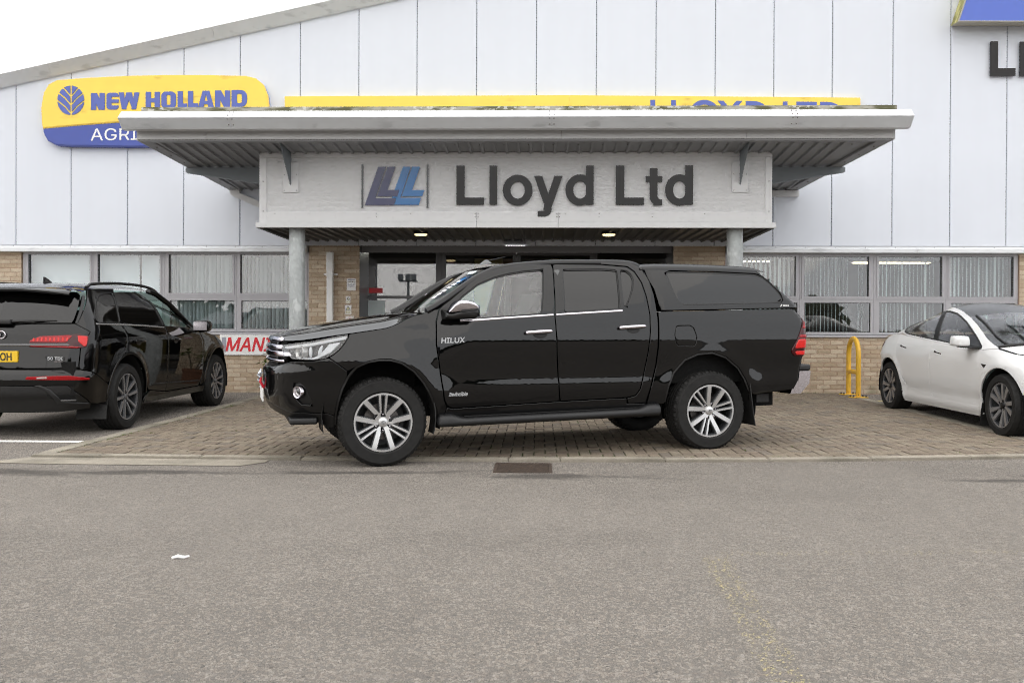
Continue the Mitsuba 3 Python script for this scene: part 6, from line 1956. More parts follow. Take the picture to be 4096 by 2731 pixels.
rdo = Polygon([(.008, 1.18), (-.022, 1.05), (.02, .95), (.112, .86), (.2, .7), (-.42, .60), (-.62, .40), (-1.12, .345), (-1.12, 1.16), (-1.075, 1.597), (-.7, 1.604), (-.258, 1.594), (-.222, 1.556)]).difference(a_r.buffer(.006)).buffer(0)
if isinstance(rdo, MultiPolygon):
    rdo = max(rdo.geoms, key=lambda g: g.area)
fdo = Polygon([(-1.128, .345), (-1.128, 1.16), (-1.083, 1.597), (-1.36, 1.570), (-1.56, 1.480), (-1.80, 1.300), (-2.06, 1.118), (-2.20, 1.07), (-2.30, .95), (-2.34, .70), (-2.30, .45), (-2.22, .34)])
rd2 = AU.add("rear_door", panel(AS, rdo.difference(rwin), .035), PS, 60, True)
fd2 = AU.add("front_door", panel(AS, fdo.difference(fwin), .035), PS, 60, True)
AU.add("window", panel(AS, rwin.buffer(.006), .07, -.010, .001, .001), "privacy", True, rd2[1], rd2[0])
AU.add("window", panel(AS, fwin.buffer(.006), .07, -.010, .001, .001), "car_glass", True, fd2[1], fd2[0])
for par, u in ((rd2, -.29), (fd2, -1.36)):
    P = AS(np.linspace(u + .13, u - .13, 9), np.full(9, .988)) + AS.normal(np.linspace(u + .13, u - .13, 9), np.full(9, .988)) * (.012 + .025 * np.sin(np.linspace(.25, 2.9, 9)))[:, None]
    AU.add("handle_cup", panel(AS, ellipse(u, .978, .075, .045), .014, .001, .01, .004), "trim_black", 60, par[1], par[0])
    AU.add("door_handle", capsule(P, .016, 12), PS, 60, par[1], par[0])
AU.add("window_strip", panel(AS, Polygon([(.585, 1.184), (.59, 1.197), (0, 1.190), (-.55, 1.176), (-1.09, 1.152), (-1.09, 1.138), (-.55, 1.160), (0, 1.174)]), .03, .008, .005, .012), "alloy", 60, True)
AU.add("front_fender", panel(AS, Polygon([(-2.208, 1.072), (-2.308, .95), (-2.348, .70), (-2.308, .45), (-2.28, .34), (-2.45, .40), (-3.25, .55), (-3.40, .60), (-3.45, .93), (-3.07, .955), (-2.86, 1.010), (-2.47, 1.070)]).difference(a_f), .035), PS, 60, True)
AU.add("front_bumper", panel(AS, Polygon([(-3.405, .60), (-3.26, .55), (-3.30, .30), (-3.40, .24), (-4.7, .24), (-4.7, .93), (-3.455, .93)]).difference(a_f), .04), PS, 60, True)
AU.add("sill", panel(AS, Polygon([(-.45, .25), (-.50, .335), (-.64, .39), (-1.12, .337), (-2.22, .332), (-2.40, .33), (-2.42, .25)]), .04, .012, .006, .03), PS, 60, True)
AU.add("sill_blade", panel(AS, Polygon([(-.66, .45), (-.70, .475), (-2.2, .42), (-2.22, .40)]), .04, .010, .008, .01), "trim_satin", 60, True)
# tail: gate, glass, bumper, diffuser
gate = Polygon([(.808, 1.192), (.713, 1.106), (.850, .984), (.878, .763), (.877, .735), (UC, .735), (UC, 1.188)])
lamp_o = smooth_poly([(1.345, .953), (1.335, 1.020), (1.21, 1.068), (.982, 1.080), (.818, 1.089), (.786, 1.066), (.745, 1.072), (.758, 1.027), (.796, .953), (.819, .944), (.891, .934), (1.11, .945)], .004)
AU.add("tailgate", panel(AS, gate, .035), PS, 60, True)
AU.add("rear_screen", panel(AS, smooth_poly([(.822, 1.206), (.640, 1.385), (.540, 1.482), (.50, 1.53), (UC, 1.53), (UC, 1.200)], .02), .06, -.004, .003, .01), "privacy", True, True)
AU.add("screen_edge", panel(AS, Polygon([(.805, 1.200), (.635, 1.370), (.50, 1.50), (.46, 1.50), (.62, 1.345), (.778, 1.199)]), .04, -.004, .004, .02), "trim_black", 60, True)
for mir in (1, -1):
    k2 = name(sv + "__taillight")
    S = np.diag([1, mir, 1, 1.0])
    ad = lambda part, m, bs: add(k2 + "__" + part, moved(moved(m, S), AU.M), bs, 50)
    ad("housing", panel(AS, lamp_o, .02, .006, .006, .02), "lamp_red_dark")
    ad("upper_band", panel(AS, smooth_poly([(1.325, 1.004), (1.325, 1.020), (1.212, 1.062), (.94, 1.073), (.905, 1.066), (.985, .998)], .003), .02, .010, .005, .01), "lamp_red")
    for i in range(9):
        u = .965 + i * .040
        ad("led_bar", panel(AS, Polygon([(u, 1.008), (u + .016, 1.008), (u + .002, 1.052 - .004 * max(0, i - 6)), (u - .016, 1.052 - .004 * max(0, i - 6))]), .02, .0125, .003, .004), "lamp_red_bright")
    ad("end_block", panel(AS, smooth_poly([(.858, 1.068), (.765, 1.062), (.795, .962), (.822, .955), (.870, 1.010)], .004), .014, .010, .005, .01), "lamp_red_bright")
    ad("lower_band", panel(AS, smooth_poly([(1.33, .957), (1.33, .967), (.93, .960), (.83, .950), (.89, .940), (1.1, .949)], .002), .014, .010, .003, .006), "lamp_red")
AU.add("gate_strip", panel(AS, Polygon([(UC, .968), (UC, .986), (.967, .983), (.93, .972), (.968, .964)]), .03, .014, .006, .012), "alloy_suv", 60, True)
bump_r = Polygon([(.47, .555), (.762, .693), (.872, .714), (UC, .727), (UC, .565), (1.0, .560), (.93, .50), (.72, .36), (.60, .345), (.44, .35), (.42, .46)]).difference(a_r)
AU.add("rear_bumper", panel(AS, bump_r, .035), PS, 60, True)
AU.add("diffuser", panel(AS, Polygon([(UC, .558), (1.0, .553), (.925, .49), (.715, .352), (.70, .30), (1.0, .27), (UC, .27)]), .04, -.006, .006, .02), "trim_black", 60, True)
AU.add("diffuser_blade", panel(AS, Polygon([(UC, .515), (UC, .545), (1.29, .545), (1.20, .50), (1.05, .36), (.75, .34), (.72, .36), (1.02, .39), (1.16, .52), (1.26, .565), (1.26, .565)]).buffer(0), .03, .006, .008, .02), "trim_satin", 60, True)
AU.add("tail_pipe", panel(AS, smooth_poly([(1.225, .47), (.93, .465), (.89, .395), (1.09, .395)], .01), .03, -.002, .004, .01), "void", 60, True)
AU.add("pipe_trim", panel(AS, Polygon([(1.09, .395), (.89, .395), (.895, .408), (1.085, .408)]), .03, .004, .003, .008), "alloy_suv", 60, True)
AU.add("rear_fog_lamp", panel(AS, smooth_poly([(1.412, .622), (1.40, .652), (1.004, .660), (.788, .628), (.786, .607), (1.002, .610)], .005), .03, .004, .005, .01), "lamp_red", 60, True)
AU.add("rear_fog_reflector", panel(AS, smooth_poly([(1.30, .628), (1.30, .645), (1.20, .648), (1.20, .630)], .003), .03, .008, .003, .004), "lamp_bowl", 60, True)
pl = name(sv + "__number_plate")
xr = 1.005
scene[pl] = ply(moved(rbox(.955, .985, -.262, .262, .798, .912, .006), AU.M), "plate_yellow")


def rear_text(s, y0, y1, z0, h, x):
    """Lettering on the flat of the tail, read from behind: y runs to the right."""
    m = meshkit.text_mesh(s, h, .003, True)
    v = m.vertices
    a = (v[:, 0] - v[:, 0].min()) / (v[:, 0].max() - v[:, 0].min())
    return trimesh.Trimesh(np.stack([x + v[:, 2], y0 + a * (y1 - y0), z0 + v[:, 1]], 1), m.faces, process=False)


add(pl + "__lettering", moved(rear_text("JOH", .035, .205, .818, .075, .986), AU.M), "plate_black")
AU.add("badge", rear_text("50 TDI", .565, .725, .822, .030, .962), "lamp_white", False)
AU.add("badge", rear_text("quattro", .635, .725, .800, .014, .962), "chrome", False)
for y in (-.0825, -.0275, .0275, .0825):
    m = trimesh.Trimesh(*(lambda th, ph: ((np.stack([.955 + .006 * np.sin(ph), y + (.038 + .006 * np.cos(ph)) * np.cos(th), 1.078 + (.038 + .006 * np.cos(ph)) * np.sin(th)], -1)).reshape(-1, 3), np.zeros((0, 3), int)))(*np.meshgrid(np.linspace(0, 2 * np.pi, 33), np.linspace(0, 2 * np.pi, 9), indexing="ij")), process=False)
    P = m.vertices.reshape(33, 9, 3)
    AU.add("ring_emblem", grid_mesh(P), "chrome", True)
# roof, spoiler, rails, fin, bonnet, windscreen
ed = [(.50, 1.548), (.36, 1.572), (.218, 1.588), (0, 1.598), (-.315, 1.606), (-.888, 1.612), (-1.10, 1.606), (-1.30, 1.592)]
ed = CubicSpline([-e[0] for e in ed], [e[1] for e in ed])
rows = []
for x in np.linspace(.56, -1.34, 20):
    ze = float(ed(-x)) - .008
    ye = float(pa(min(ze, 1.6))) - .01
    v = np.linspace(-1, 1, 25)
    rows.append(np.stack([np.full(25, x) - (0.10 * (1 - v * v) if x < -1.2 else 0), ye * v, ze + .062 * (1 - np.abs(v) ** 5)], 1))
AU.add("roof", grid_mesh(np.array(rows)), PS, True)
rows = []
for y in np.linspace(-.66, .66, 25):
    a = abs(y) / .66
    zt = 1.565 + .050 * (1 - a ** 2.2)
    tip = .80 - .10 * a ** 3
    dz = .075 * (1 - .6 * a ** 6)
    rows.append([(.50, y, zt), (.66, y, zt - .018), (tip, y, zt - .050), (tip + .008, y, zt - .062), (tip - .02, y, zt - .075), (.70, y, zt - dz - .03), (.60, y, zt - dz - .02)])
AU.add("roof_spoiler", fix(loft(rows)), PS, 40)
rt_ = [(.34, .655, 1.590), (.26, .655, 1.622), (.10, .655, 1.640), (-.4, .655, 1.664), (-.968, .655, 1.664), (-1.30, .655, 1.640), (-1.46, .66, 1.600)]
rt_ = CubicSpline(np.arange(7), np.array(rt_))(np.linspace(0, 6, 30))
AU.add("roof_rail", tube(rt_, .017, 10), "trim_black", 60, True)
fin = []
for s in np.linspace(0, 1, 8):
    z = 1.648 + .075 * s
    x0, x1 = -.20 + .17 * s ** 1.4, .02 - .01 * s
    w_ = .028 * (1 - s) + .003
    fin.append([(x0, 0, z), ((x0 + x1) / 2, w_, z), (x1, 0, z), ((x0 + x1) / 2, -w_, z)])
AU.add("roof_fin", loft(fin, True, True), PS, 40)
hood = []
for x, ze in ((-2.18, 1.095), (-2.47, 1.072), (-2.86, 1.012), (-3.07, .955), (-3.25, .94), (-3.40, .93), (-3.52, .92)):
    ye = float(AS(max(x, -3.6), ze)[0][1]) if x > -2.7 else .93 - .9 * max(0, (-2.7 - x) / .95) ** 2.6
    v = np.linspace(-1, 1, 17)
    hood.append(np.stack([np.full(17, x), ye * v, ze + (.075 - .06 * np.clip((-2.2 - x) / 1.3, 0, 1)) * (1 - np.abs(v) ** 3)], 1))
AU.add("bonnet", grid_mesh(np.array(hood)), PS, True)
ws = []
for t in np.linspace(0, 1, 8):
    xe, ze, ye = -2.12 + t * .78, 1.105 + t * .480, .88 - t * .215
    v = np.linspace(-1, 1, 15)
    ws.append(np.stack([xe - .22 * (1 - v * v), ye * v, ze + .04 * (1 - v * v)], 1))
AU.add("windscreen", grid_mesh(np.array(ws)), "screen_glass", True)
AU.add("windscreen_pillar", tube([(-2.12, .89, 1.11), (-1.9, .845, 1.245), (-1.6, .765, 1.45), (-1.36, .69, 1.575), (-1.2, .668, 1.60)], .034, 10), PS, 60, True)
for mir in (1, -1):
    k2 = name(sv + "__side_mirror")
    S = np.diag([1, mir, 1, 1.0])
    add(k2 + "__shell", moved(moved(rbox(-2.02, -1.84, .98, 1.20, 1.085, 1.235, .055), S), AU.M), PS, 50)
    add(k2 + "__glass", moved(moved(bx(-1.842, -1.836, 1.00, 1.18, 1.105, 1.215), S), AU.M), "chrome")
    add(k2 + "__arm", moved(moved(rbox(-1.98, -1.88, .84, 1.02, 1.075, 1.125, .02), S), AU.M), "trim_black", 50)
AU.add("rear_wiper", [tube([(.90, .10, 1.212), (.87, .35, 1.222), (.80, .58, 1.226)], [.014, .010, .005], 8), rbox(.86, .93, -.05, .16, 1.185, 1.235, .015)], "trim_black", 40)
sp5 = []
for c in range(0, 360, 72):
    for d in (-1, 1):
        sp5.append(ray_poly(c + d * 20, .05, .011, c + d * 15, .262, .0155))
wheel(AU, -.02, .368, .945, .376, .262, .28, sp5, 12, ("alloy_saloon", "alloy_grey", "alloy_suv", "trim_black"), sides=(1, -1), nuts=5, hub=.032, ring_w=.010)
wheel(AU, -2.87, .368, .945, .376, .262, .28, sp5, 40, ("alloy_saloon", "alloy_grey", "alloy_suv", "trim_black"), sides=(1, -1), nuts=5, hub=.032, ring_w=.010)
AU.add("mudflap", mudflap([(.40, .46), (.43, .36), (.46, .26), (.475, .165)], .60, .93), "rubber", 40, True)
for x in (-.03, -2.87):
    th = np.linspace(-.25, np.pi + .25, 20)
    AU.add("wheel_arch_liner", loft([[(x + .478 * math.cos(q), y, .375 + .478 * math.sin(q)) for q in th] for y in (.5, .7, .925)]), "void", False, True)
    rg = Point(x, .375).buffer(.500, 24).difference(Point(x, .375).buffer(.470, 24)).intersection(sbox(-4, .37, 1, 2))
    AU.add("arch_trim", panel(AS, rg, .03, .006, .006, .03), PS, 60, True)
AU.add("chassis", [bx(-3.3, .85, -.60, .60, .28, .60), bx(-3.2, -2.1, -.75, .75, .60, .95), bx(-2.3, -.45, -.86, .86, .30, .55), bx(.30, .90, -.80, .80, .45, .80)], "void", False)
for x, y in ((-1.15, .40), (-1.15, -.40), (-.25, .42), (-.25, -.42)):
    seat(AU, x, y, sv + "__seat", .72, "interior", -1)
# ---------------------------------------------------------------- the white saloon parked nose out at the right
tc = thing("parked_saloon", "white electric saloon with a black glass roof parked nose out at the right edge", "car")
TE = Car(tc, parked(5.81, 9.70, 1))
pt = CubicSpline([.15, .2, .26, .30, .36, .42, .48, .55, .68, .78, .86, .92, .98, 1.1, 1.25, 1.4, 1.5], [.84, .862, .876, .872, .874, .888, .899, .905, .910, .908, .895, .876, .845, .775, .665, .53, .40], bc_type="natural")
TS = Shell(lambda x, z: pt(z) - .03 * np.clip((-.3 - x) / .6, 0, 1) ** 2 - .04 * np.clip((x - 2.9) / .6, 0, 1) ** 2 + arch_bump(x, z, .02, .335, .44, .012) + arch_bump(x, z, 3.06, .34, .44, .014),
           pch([(.15, -.70), (.3, -.82), (.5, -.86), (.65, -.82), (.75, -.70), (.86, -.45), (.95, -.2), (1.4, 1.0)]), pch([(.15, 3.6), (.3, 3.76), (.6, 3.86), (.9, 3.84), (1.0, 3.76), (1.1, 3.45), (1.4, 2.4)]),
           lambda z: .8 + 0 * z, lambda z: .70 + 0 * z, 2.6, 2.5)
PW = "paint_white"
t_r = affinity.scale(Point(3.06, .335).buffer(.392, 24), 1.10, 1.0)
t_f = affinity.scale(Point(.02, .335).buffer(.396, 24), 1.07, 1.0)
gl = smooth_poly([(2.84, 1.100), (2.900, 1.160), (2.82, 1.245), (2.62, 1.318), (2.40, 1.358), (2.146, 1.372), (1.917, 1.367), (1.669, 1.336), (1.45, 1.286), (1.2, 1.218), (.98, 1.145), (.755, 1.064), (.60, 1.000), (.470, .940), (.50, .931), (.96, .948), (1.766, .997), (2.634, 1.056), (2.79, 1.080)], .008)
bpx = Polygon([(2.155, 1.40), (2.065, 1.40), (1.62, .97), (1.77, .97)])
roofl = [(3.02, 1.06), (3.02, 1.15), (2.93, 1.255), (2.78, 1.335), (2.615, 1.384), (2.41, 1.410), (2.206, 1.419), (1.917, 1.406), (1.72, 1.382), (1.546, 1.351), (1.25, 1.279), (.966, 1.194), (.75, 1.120), (.547, 1.044), (.36, .985), (.22, .948)]
side = Polygon([(2.86, 1.075), (2.79, 1.062), (2.634, 1.040), (1.766, .980), (.96, .931), (.45, .915), (.20, .938)] + roofl[::-1]).buffer(0)
TE.add("body_side", panel(TS, side.difference(gl), .03, 0, .003, .015), PW, 60, True)
TE.add("window_trim", panel(TS, gl.difference(gl.buffer(-.016)), .03, .001, .004, .012), "trim_black", 60, True)
TE.add("pillar_trim", panel(TS, bpx.intersection(gl.buffer(-.01)), .04, .002, .003, .01), "trim_black", 60, True)
gg = gl.buffer(-.010).difference(bpx.buffer(-.01))
for g in sorted(gg.geoms, key=lambda q: -q.bounds[0]):
    TE.add("window", panel(TS, g, .06, -.006, .001, .001), "pane_dark", True, True)
rdt = smooth_poly([(2.880, 1.060), (2.865, .966), (2.803, .837), (2.737, .656), (2.60, .50), (2.45, .39), (2.253, .303), (1.738, .293), (1.738, .977), (2.634, 1.036)], .008)
fdt = smooth_poly([(1.732, .977), (1.732, .293), (.594, .290), (.53, .481), (.526, .632), (.47, .797), (.43, .912), (.96, .928)], .008)
rd3 = TE.add("rear_door", panel(TS, rdt.difference(t_r.buffer(.004)), .03, 0, .003, .02), PW, 60, True)
fd3 = TE.add("front_door", panel(TS, fdt.difference(t_f.buffer(.004)), .03, 0, .003, .02), PW, 60, True)
for par, u0, u1, z0, z1 in ((rd3, 2.700, 2.480, .898, .878), (fd3, 1.628, 1.420, .852, .836)):
    g = Polygon([(u0, z0 - .006), (u0, z0 + .018), (u0 - .04, z0 + .014), (u0 - .06, z0 + .004), (u1, z1 + .006), (u1, z1 - .008)])
    TE.add("door_handle", panel(TS, g, .02, .002, .003, .006), "trim_black", 60, par[1], par[0])
TE.add("front_fender", panel(TS, Polygon([(.600, .284), (.538, .481), (.534, .632), (.478, .797), (.437, .91), (.20, .930), (-.089, .882), (-.30, .862), (-.46, .838), (-.62, .79), (-.60, .60), (-.52, .45), (-.46, .30), (-.40, .2), (.5, .2)]).difference(t_f), .028, 0, .003, .02), PW, 60, True)
TE.add("front_bumper", panel(TS, Polygon([(-.628, .79), (-.608, .60), (-.528, .45), (-.44, .18), (-1.9, .18), (-1.9, .74)]).difference(t_f), .04, 0, .003, .02), PW, 60, True)
TE.add("headlight", panel(TS, smooth_poly([(-.33, .752), (-.36, .768), (-.55, .765), (-.85, .735), (-.85, .715), (-.50, .725)], .006), .03, .003, .004, .006), "trim_black", 60, True)
TE.add("quarter_panel", panel(TS, Polygon([(2.888, 1.060), (2.873, .966), (2.811, .837), (2.745, .656), (2.60, .488), (2.52, .40), (2.52, .30), (3.6, .30), (3.7, .40), (3.66, 1.0), (3.40, 1.04), (3.03, 1.055)]).difference(t_r), .03, 0, .003, .02), PW, 60, True)
TE.add("rear_bumper", panel(TS, Polygon([(3.45, .20), (3.55, .30), (3.606, .30), (3.706, .40), (3.668, .995), (5.2, .99), (5.2, .20)]).difference(t_r), .04, 0, .003, .02), PW, 60, True)
TE.add("taillight", panel(TS, smooth_poly([(3.30, .93), (3.36, .955), (3.9, .93), (3.9, .83), (3.50, .80)], .01), .03, .004, .006, .01), "lamp_red_dark", 60, True)
TE.add("rear_reflector", panel(TS, smooth_poly([(3.50, .55), (3.50, .75), (3.56, .75), (3.56, .55)], .01), .03, .003, .004, .006), "lamp_red", 60, True)
TE.add("sill", panel(TS, Polygon([(.605, .282), (1.73, .285), (2.26, .310), (2.50, .39), (2.60, .30), (2.60, .175), (.52, .175), (.56, .25)]).buffer(.012).difference(t_r).difference(t_f), .03, -.004, .004, .02), PW, 60, True)
TE.add("side_camera", panel(TS, smooth_poly([(.425, .762), (.287, .756), (.334, .714)], .004), .02, .004, .004, .006), "trim_black", 60, True)
# screen and glass roof in one sweep, bonnet, boot
RL = np.array(roofl[::-1])
rows = []
tt_ = np.linspace(0, 1, 40)
L_ = np.concatenate([[0], np.cumsum(np.hypot(*np.diff(RL, axis=0).T))]); L_ /= L_[-1]
for q in tt_:
    x, z = np.interp(q, L_, RL[:, 0]), np.interp(q, L_, RL[:, 1])
    ye = float(TS(x, z)[0][1]) - .004
    v = np.linspace(-1, 1, 21)
    fwd = .34 * np.clip(1 - (x - .22) / 1.5, 0, 1) - .30 * np.clip((x - 2.2) / .8, 0, 1)
    cr = .075 - .02 * np.clip((x - .22) / 1.0, 0, 1)
    rows.append(np.stack([x - fwd * (1 - v * v), ye * v, z + cr * (1 - np.abs(v) ** 2.2)], 1))
rows = np.array(rows)
cutx = [i for i, q in enumerate(tt_) if np.interp(q, L_, RL[:, 0]) < 1.28][-1]
TE.add("windscreen", grid_mesh(rows[: cutx + 1]), "screen_glass", True)
TE.add("screen_border", [tube([r_[1] + [0, 0, .004] for r_ in rows[: cutx + 1]], .016, 6), tube([r_[-2] + [0, 0, .004] for r_ in rows[: cutx + 1]], .016, 6), tube(rows[0] + [0, 0, .003], .018, 6)], "trim_black", 60)
TE.add("glass_roof", grid_mesh(rows[cutx:] - [0, 0, .001]), "canopy_black", True)
hood = []
for x, ze in ((.22, .942), (.08, .918), (-.089, .886), (-.30, .865), (-.46, .840), (-.62, .79), (-.75, .73)):
    ye = float(TS(x, ze)[0][1]) - .012
    v = np.linspace(-1, 1, 25)
    fw_ = .30 * np.clip((x + .75) / .97, 0, 1) + .10
    hood.append(np.stack([x - fw_ * (1 - v * v) * .9, ye * v, ze + .055 * (1 - np.abs(v) ** 2.6)], 1))
TE.add("bonnet", fix(grid_mesh(np.array(hood))), PW, True)
bt = []
for x, ze in ((2.98, 1.06), (3.2, 1.05), (3.5, 1.035), (3.78, 1.0)):
    v = np.linspace(-1, 1, 15)
    ye = .80 - .12 * (x - 2.98) / .8
    bt.append(np.stack([x + .10 * (1 - v * v), ye * v, ze + .035 * (1 - np.abs(v) ** 2.4)], 1))
TE.add("boot_lid", fix(grid_mesh(np.array(bt))), PW, True)
for mir in (1, -1):
    k2 = name(tc + "__side_mirror")
    S = np.diag([1, mir, 1, 1.0])
    h = trimesh.convex.convex_hull(np.array([(.60, .94, .950), (.60, 1.06, .955), (.60, .95, 1.045), (.60, 1.05, 1.05), (.66, .93, .945), (.66, 1.10, .950), (.66, .93, 1.062), (.66, 1.095, 1.062), (.76, .94, .947), (.76, 1.105, .952), (.76, .94, 1.060), (.76, 1.09, 1.065)]))
    h = h.subdivide().subdivide()
    trimesh.smoothing.filter_taubin(h, iterations=10)
    add(k2 + "__shell", moved(moved(fix(h), S), TE.M), PW, 60)
    add(k2 + "__base", moved(moved(trimesh.convex.convex_hull(np.array([(.47, .855, .93), (.80, .85, .945), (.80, .85, .93), (.47, .855, .915), (.60, 1.0, .948), (.74, 1.03, .948), (.74, 1.03, .935), (.60, 1.0, .935)])), S), TE.M), "trim_black", 30)
    add(k2 + "__glass", moved(moved(bx(.762, .766, .955, 1.085, .962, 1.05), S), TE.M), "chrome")
tb = []
for c in range(0, 360, 72):
    tb += [ray_poly(c + 6, .045, .020, c + 15, .232, .020), ray_poly(c + 34, .05, .010, c + 44, .232, .028)]
wheel(TE, .022, .335, .892, .338, .238, .235, tb, 10, ("alloy_saloon", "alloy_grey", "trim_black", "trim_black"), sides=(1, -1), nuts=5, hub=.036, ring_w=.008)
wheel(TE, 3.06, .335, .892, .338, .238, .235, tb, 35, ("alloy_saloon", "alloy_grey", "trim_black", "trim_black"), sides=(1, -1), nuts=5, hub=.036, ring_w=.008)
TE.add("mudflap", mudflap([(.40, .33), (.425, .25), (.44, .16), (.45, .075)], .66, .90), "rubber", 40, True)
for x, f_ in ((.02, t_f), (3.06, t_r)):
    th = np.linspace(-.25, np.pi + .25, 20)
    TE.add("wheel_arch_liner", loft([[(x + .435 * math.cos(q), y, .335 + .40 * math.sin(q)) for q in th] for y in (.5, .7, .87)]), "void", False, True)
TE.add("chassis", [bx(-.55, 3.7, -.56, .56, .16, .45), bx(.45, 2.55, -.80, .80, .17, .40), bx(-.45, .40, -.50, .50, .45, .78), bx(2.7, 3.7, -.62, .62, .45, .95)], "void", False)
TE.add("dashboard", rbox(.35, .75, -.70, .70, .72, .93, .04), "interior", 40)
for x, y in ((1.35, .38), (1.35, -.38), (2.20, .40), (2.20, -.40)):
    seat(TE, x, y, tc + "__seat", .50, "interior", -1, hb=.56)
TE.add("steering_wheel", moved(lathe([(.165 + .013 * math.cos(t), .013 * math.sin(t)) for t in np.linspace(0, 2 * np.pi, 10)], 28), mat((.88, .38, .86), (-.42, 0, .907), (-.907, 0, -.42), (0, 1, 0))), "interior", 50)

# ---------------------------------------------------------------- across the yard, behind the camera: what the glass and the paint mirror
r = np.random.default_rng(21)


def far_tree(key, x, y, h, w, lab, group):
    t = thing(key, lab, "tree", group)
    g = gz(x, y)
    add(t + "__trunk", tube([(x, y, g), (x + .1, y, g + h * .3), (x - .1, y, g + h * .6)], [h * .03, h * .022, h * .012], 7), "bark", 50)
    n_ = 500
    d = r.normal(0, 1, (n_, 3))
    d /= np.linalg.norm(d, axis=1, keepdims=True)
    c = np.array([x, y, g + h * .62]) + d * (r.random((n_, 1)) ** .4) * [w, w, h * .38] * (.8 + .4 * meshkit.noise(d * 2 + x)[:, None])
    a_ = r.normal(0, 1, (n_, 3)); a_ /= np.linalg.norm(a_, axis=1, keepdims=True)
    b_ = np.cross(a_, r.normal(0, 1, (n_, 3))); b_ /= np.linalg.norm(b_, axis=1, keepdims=True)
    s = .28 + .25 * r.random((n_, 1))
    V = np.stack([c - a_ * s, c + b_ * s, c + a_ * s, c - b_ * s], 1).reshape(-1, 3)
    f = np.arange(n_)[:, None] * 4
    add(t + "__crown", trimesh.Trimesh(V, np.vstack([f + [0, 1, 2], f + [0, 2, 3]]), process=False), "leaf_far")


for x, y, h, w, wh_ in ((16, -52, 6.5, 2.6, "right of the shed, nearest to it"), (21, -55, 7.2, 3.0, "right of the shed, tallest of three"), (-34, -60, 6, 3.2, "just left of the shed"), (27, -58, 6.0, 2.8, "farthest right of the shed"), (-48, -62, 7, 3.5, "far left of the shed")):
    far_tree("far_tree", x, y, h, w, f"leafy tree across the yard {wh_}, seen in reflections", "trees across the yard")
t = thing("storage_shed", "long low grey shed across the yard, seen only in reflections", "shed")
g = gz(0, -48)
add(t + "__wall", bx(-30, 12, -58, -48, g, g + 2.9), "shed_wall", False)
V = np.array([(-30.4, -47.6, g + 2.9), (12.4, -47.6, g + 2.9), (12.4, -58.4, g + 2.9), (-30.4, -58.4, g + 2.9), (-30.4, -53, g + 4.1), (12.4, -53, g + 4.1)])
add(t + "__roof", fix(trimesh.convex.convex_hull(V)), "shed_roof", False)
for x in np.arange(-27, 10, 6.0):
    add(t + "__door", bx(x, x + 3.2, -47.995, -47.93, g, g + 2.5), "gap", False)
for x0, x1, y, h, lab in ((12.5, 70, -60, 3.2, "dark hedge beyond the yard to the right of the shed"), (-80, -30.5, -60, 3.0, "dark hedge beyond the yard to the left of the shed")):
    t = thing("boundary_hedge", lab + ", seen only in reflections", "hedge")
    n_ = 2600
    c = np.stack([r.uniform(x0, x1, n_), y + r.normal(0, .5, n_), gz(0, y) + r.random(n_) ** .7 * h * (.8 + .3 * meshkit.noise(np.c_[r.uniform(0, 1, n_) * 0 + 1, np.zeros(n_), np.zeros(n_)]))], 1)
    a_ = r.normal(0, 1, (n_, 3)); a_ /= np.linalg.norm(a_, axis=1, keepdims=True)
    b_ = np.cross(a_, r.normal(0, 1, (n_, 3))); b_ /= np.linalg.norm(b_, axis=1, keepdims=True)
    s = .35 + .3 * r.random((n_, 1))
    V = np.stack([c - a_ * s, c + b_ * s, c + a_ * s, c - b_ * s], 1).reshape(-1, 3)
    f = np.arange(n_)[:, None] * 4
    add(t + "__foliage", [trimesh.Trimesh(V, np.vstack([f + [0, 1, 2], f + [0, 2, 3]]), process=False), bx(x0, x1, y - .4, y, gz(0, y), gz(0, y) + h * .8)], "leaf_far")
t = thing("floodlight_mast", "lattice floodlight mast across the yard, seen only in reflections", "floodlight mast")
for x in (-10.5,):
    g = gz(x, -40)
    add(t + "__mast", tube([(x, -40, g), (x, -40, g + 6.2)], [.16, .09], 8), "steel_grey", 40)
    add(t + "__platform", bx(x - .7, x + .7, -40.4, -39.6, g + 6.2, g + 6.3), "steel_grey", False)
    for dx in (-.55, .05, .5):
        add(t + "__floodlight", rbox(x + dx - .2, x + dx + .2, -39.7, -39.4, g + 6.3, g + 6.8, .04), "steel_grey", 30)


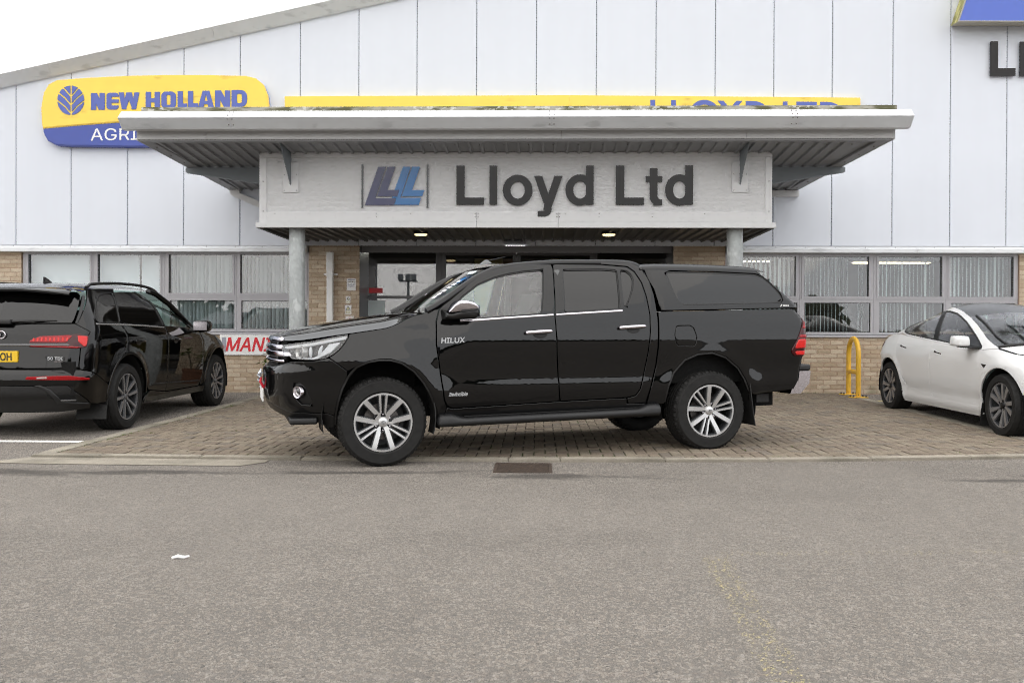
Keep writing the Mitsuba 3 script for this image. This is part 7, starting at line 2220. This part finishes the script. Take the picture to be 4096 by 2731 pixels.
def tractor(x, y, col, lab, flip=1):
    """A tractor parked across the yard: only its mirror image is ever seen."""
    t = thing("tractor", lab, "tractor", "tractors parked across the yard")
    g = gz(x, y)
    M = mat((x, y, g), (flip, 0, 0), (0, 1, 0), (0, 0, 1))
    A = lambda part, m, b, s=30: add(t + "__" + part, moved(m, M), b, s)
    A("bonnet", rbox(-1.9, .2, -.42, .42, 1.0, 1.75, .1), col)
    A("cab", rbox(.15, 1.75, -.75, .75, 1.15, 1.5, .08), col)
    A("cab_roof", rbox(.05, 1.8, -.8, .8, 2.72, 2.9, .08), col)
    for px, py in ((.22, .7), (.22, -.7), (1.66, .7), (1.66, -.7), (.95, .72), (.95, -.72)):
        A("cab_pillar", tube([(px, py, 1.4), (px + .05, py * .97, 2.75)], .04, 6), "trim_black")
    A("cab_glass", bx(.25, 1.62, -.70, .70, 1.5, 2.72), "privacy", False)
    for px, R_, w_ in ((1.25, .86, .5), (-1.5, .62, .42)):
        for s in (1, -1):
            A("wheel", moved(lathe([(0, -w_ / 2), (R_ * .5, -w_ / 2 + .05), (R_ * .9, -w_ / 2), (R_, -w_ / 2 + .06), (R_, w_ / 2 - .06), (R_ * .9, w_ / 2), (R_ * .5, w_ / 2 - .05), (0, w_ / 2)], 28), mat((px, s * .85, R_), (1, 0, 0), (0, 1, 0), (0, 0, 1))), "tyre", 40)
    A("mudguard", loft([[(1.25 + .95 * math.cos(a_), yy, .86 + .95 * math.sin(a_)) for a_ in np.linspace(.2, 2.7, 9)] for yy in (-1.1, -.6)]), col)
    A("mudguard", loft([[(1.25 + .95 * math.cos(a_), yy, .86 + .95 * math.sin(a_)) for a_ in np.linspace(.2, 2.7, 9)] for yy in (.6, 1.1)]), col)
    A("beacon", lathe([(0, .12), (.05, .11), (.06, 0), (0, 0)], 12, "z").apply_translation((.3, .6, 2.9)), "red_plastic")
    return t


for x, y, col, lab, fl in ((13.5, -24, "machine_blue", "blue tractor parked across the yard at the right, seen only in reflections", 1), (7.5, -25, "machine_red", "red tractor parked across the yard left of the blue one, seen only in reflections", -1), (-15, -27, "machine_red", "red tractor parked across the yard far to the left, seen only in reflections", 1)):
    tractor(x, y, col, lab, fl)
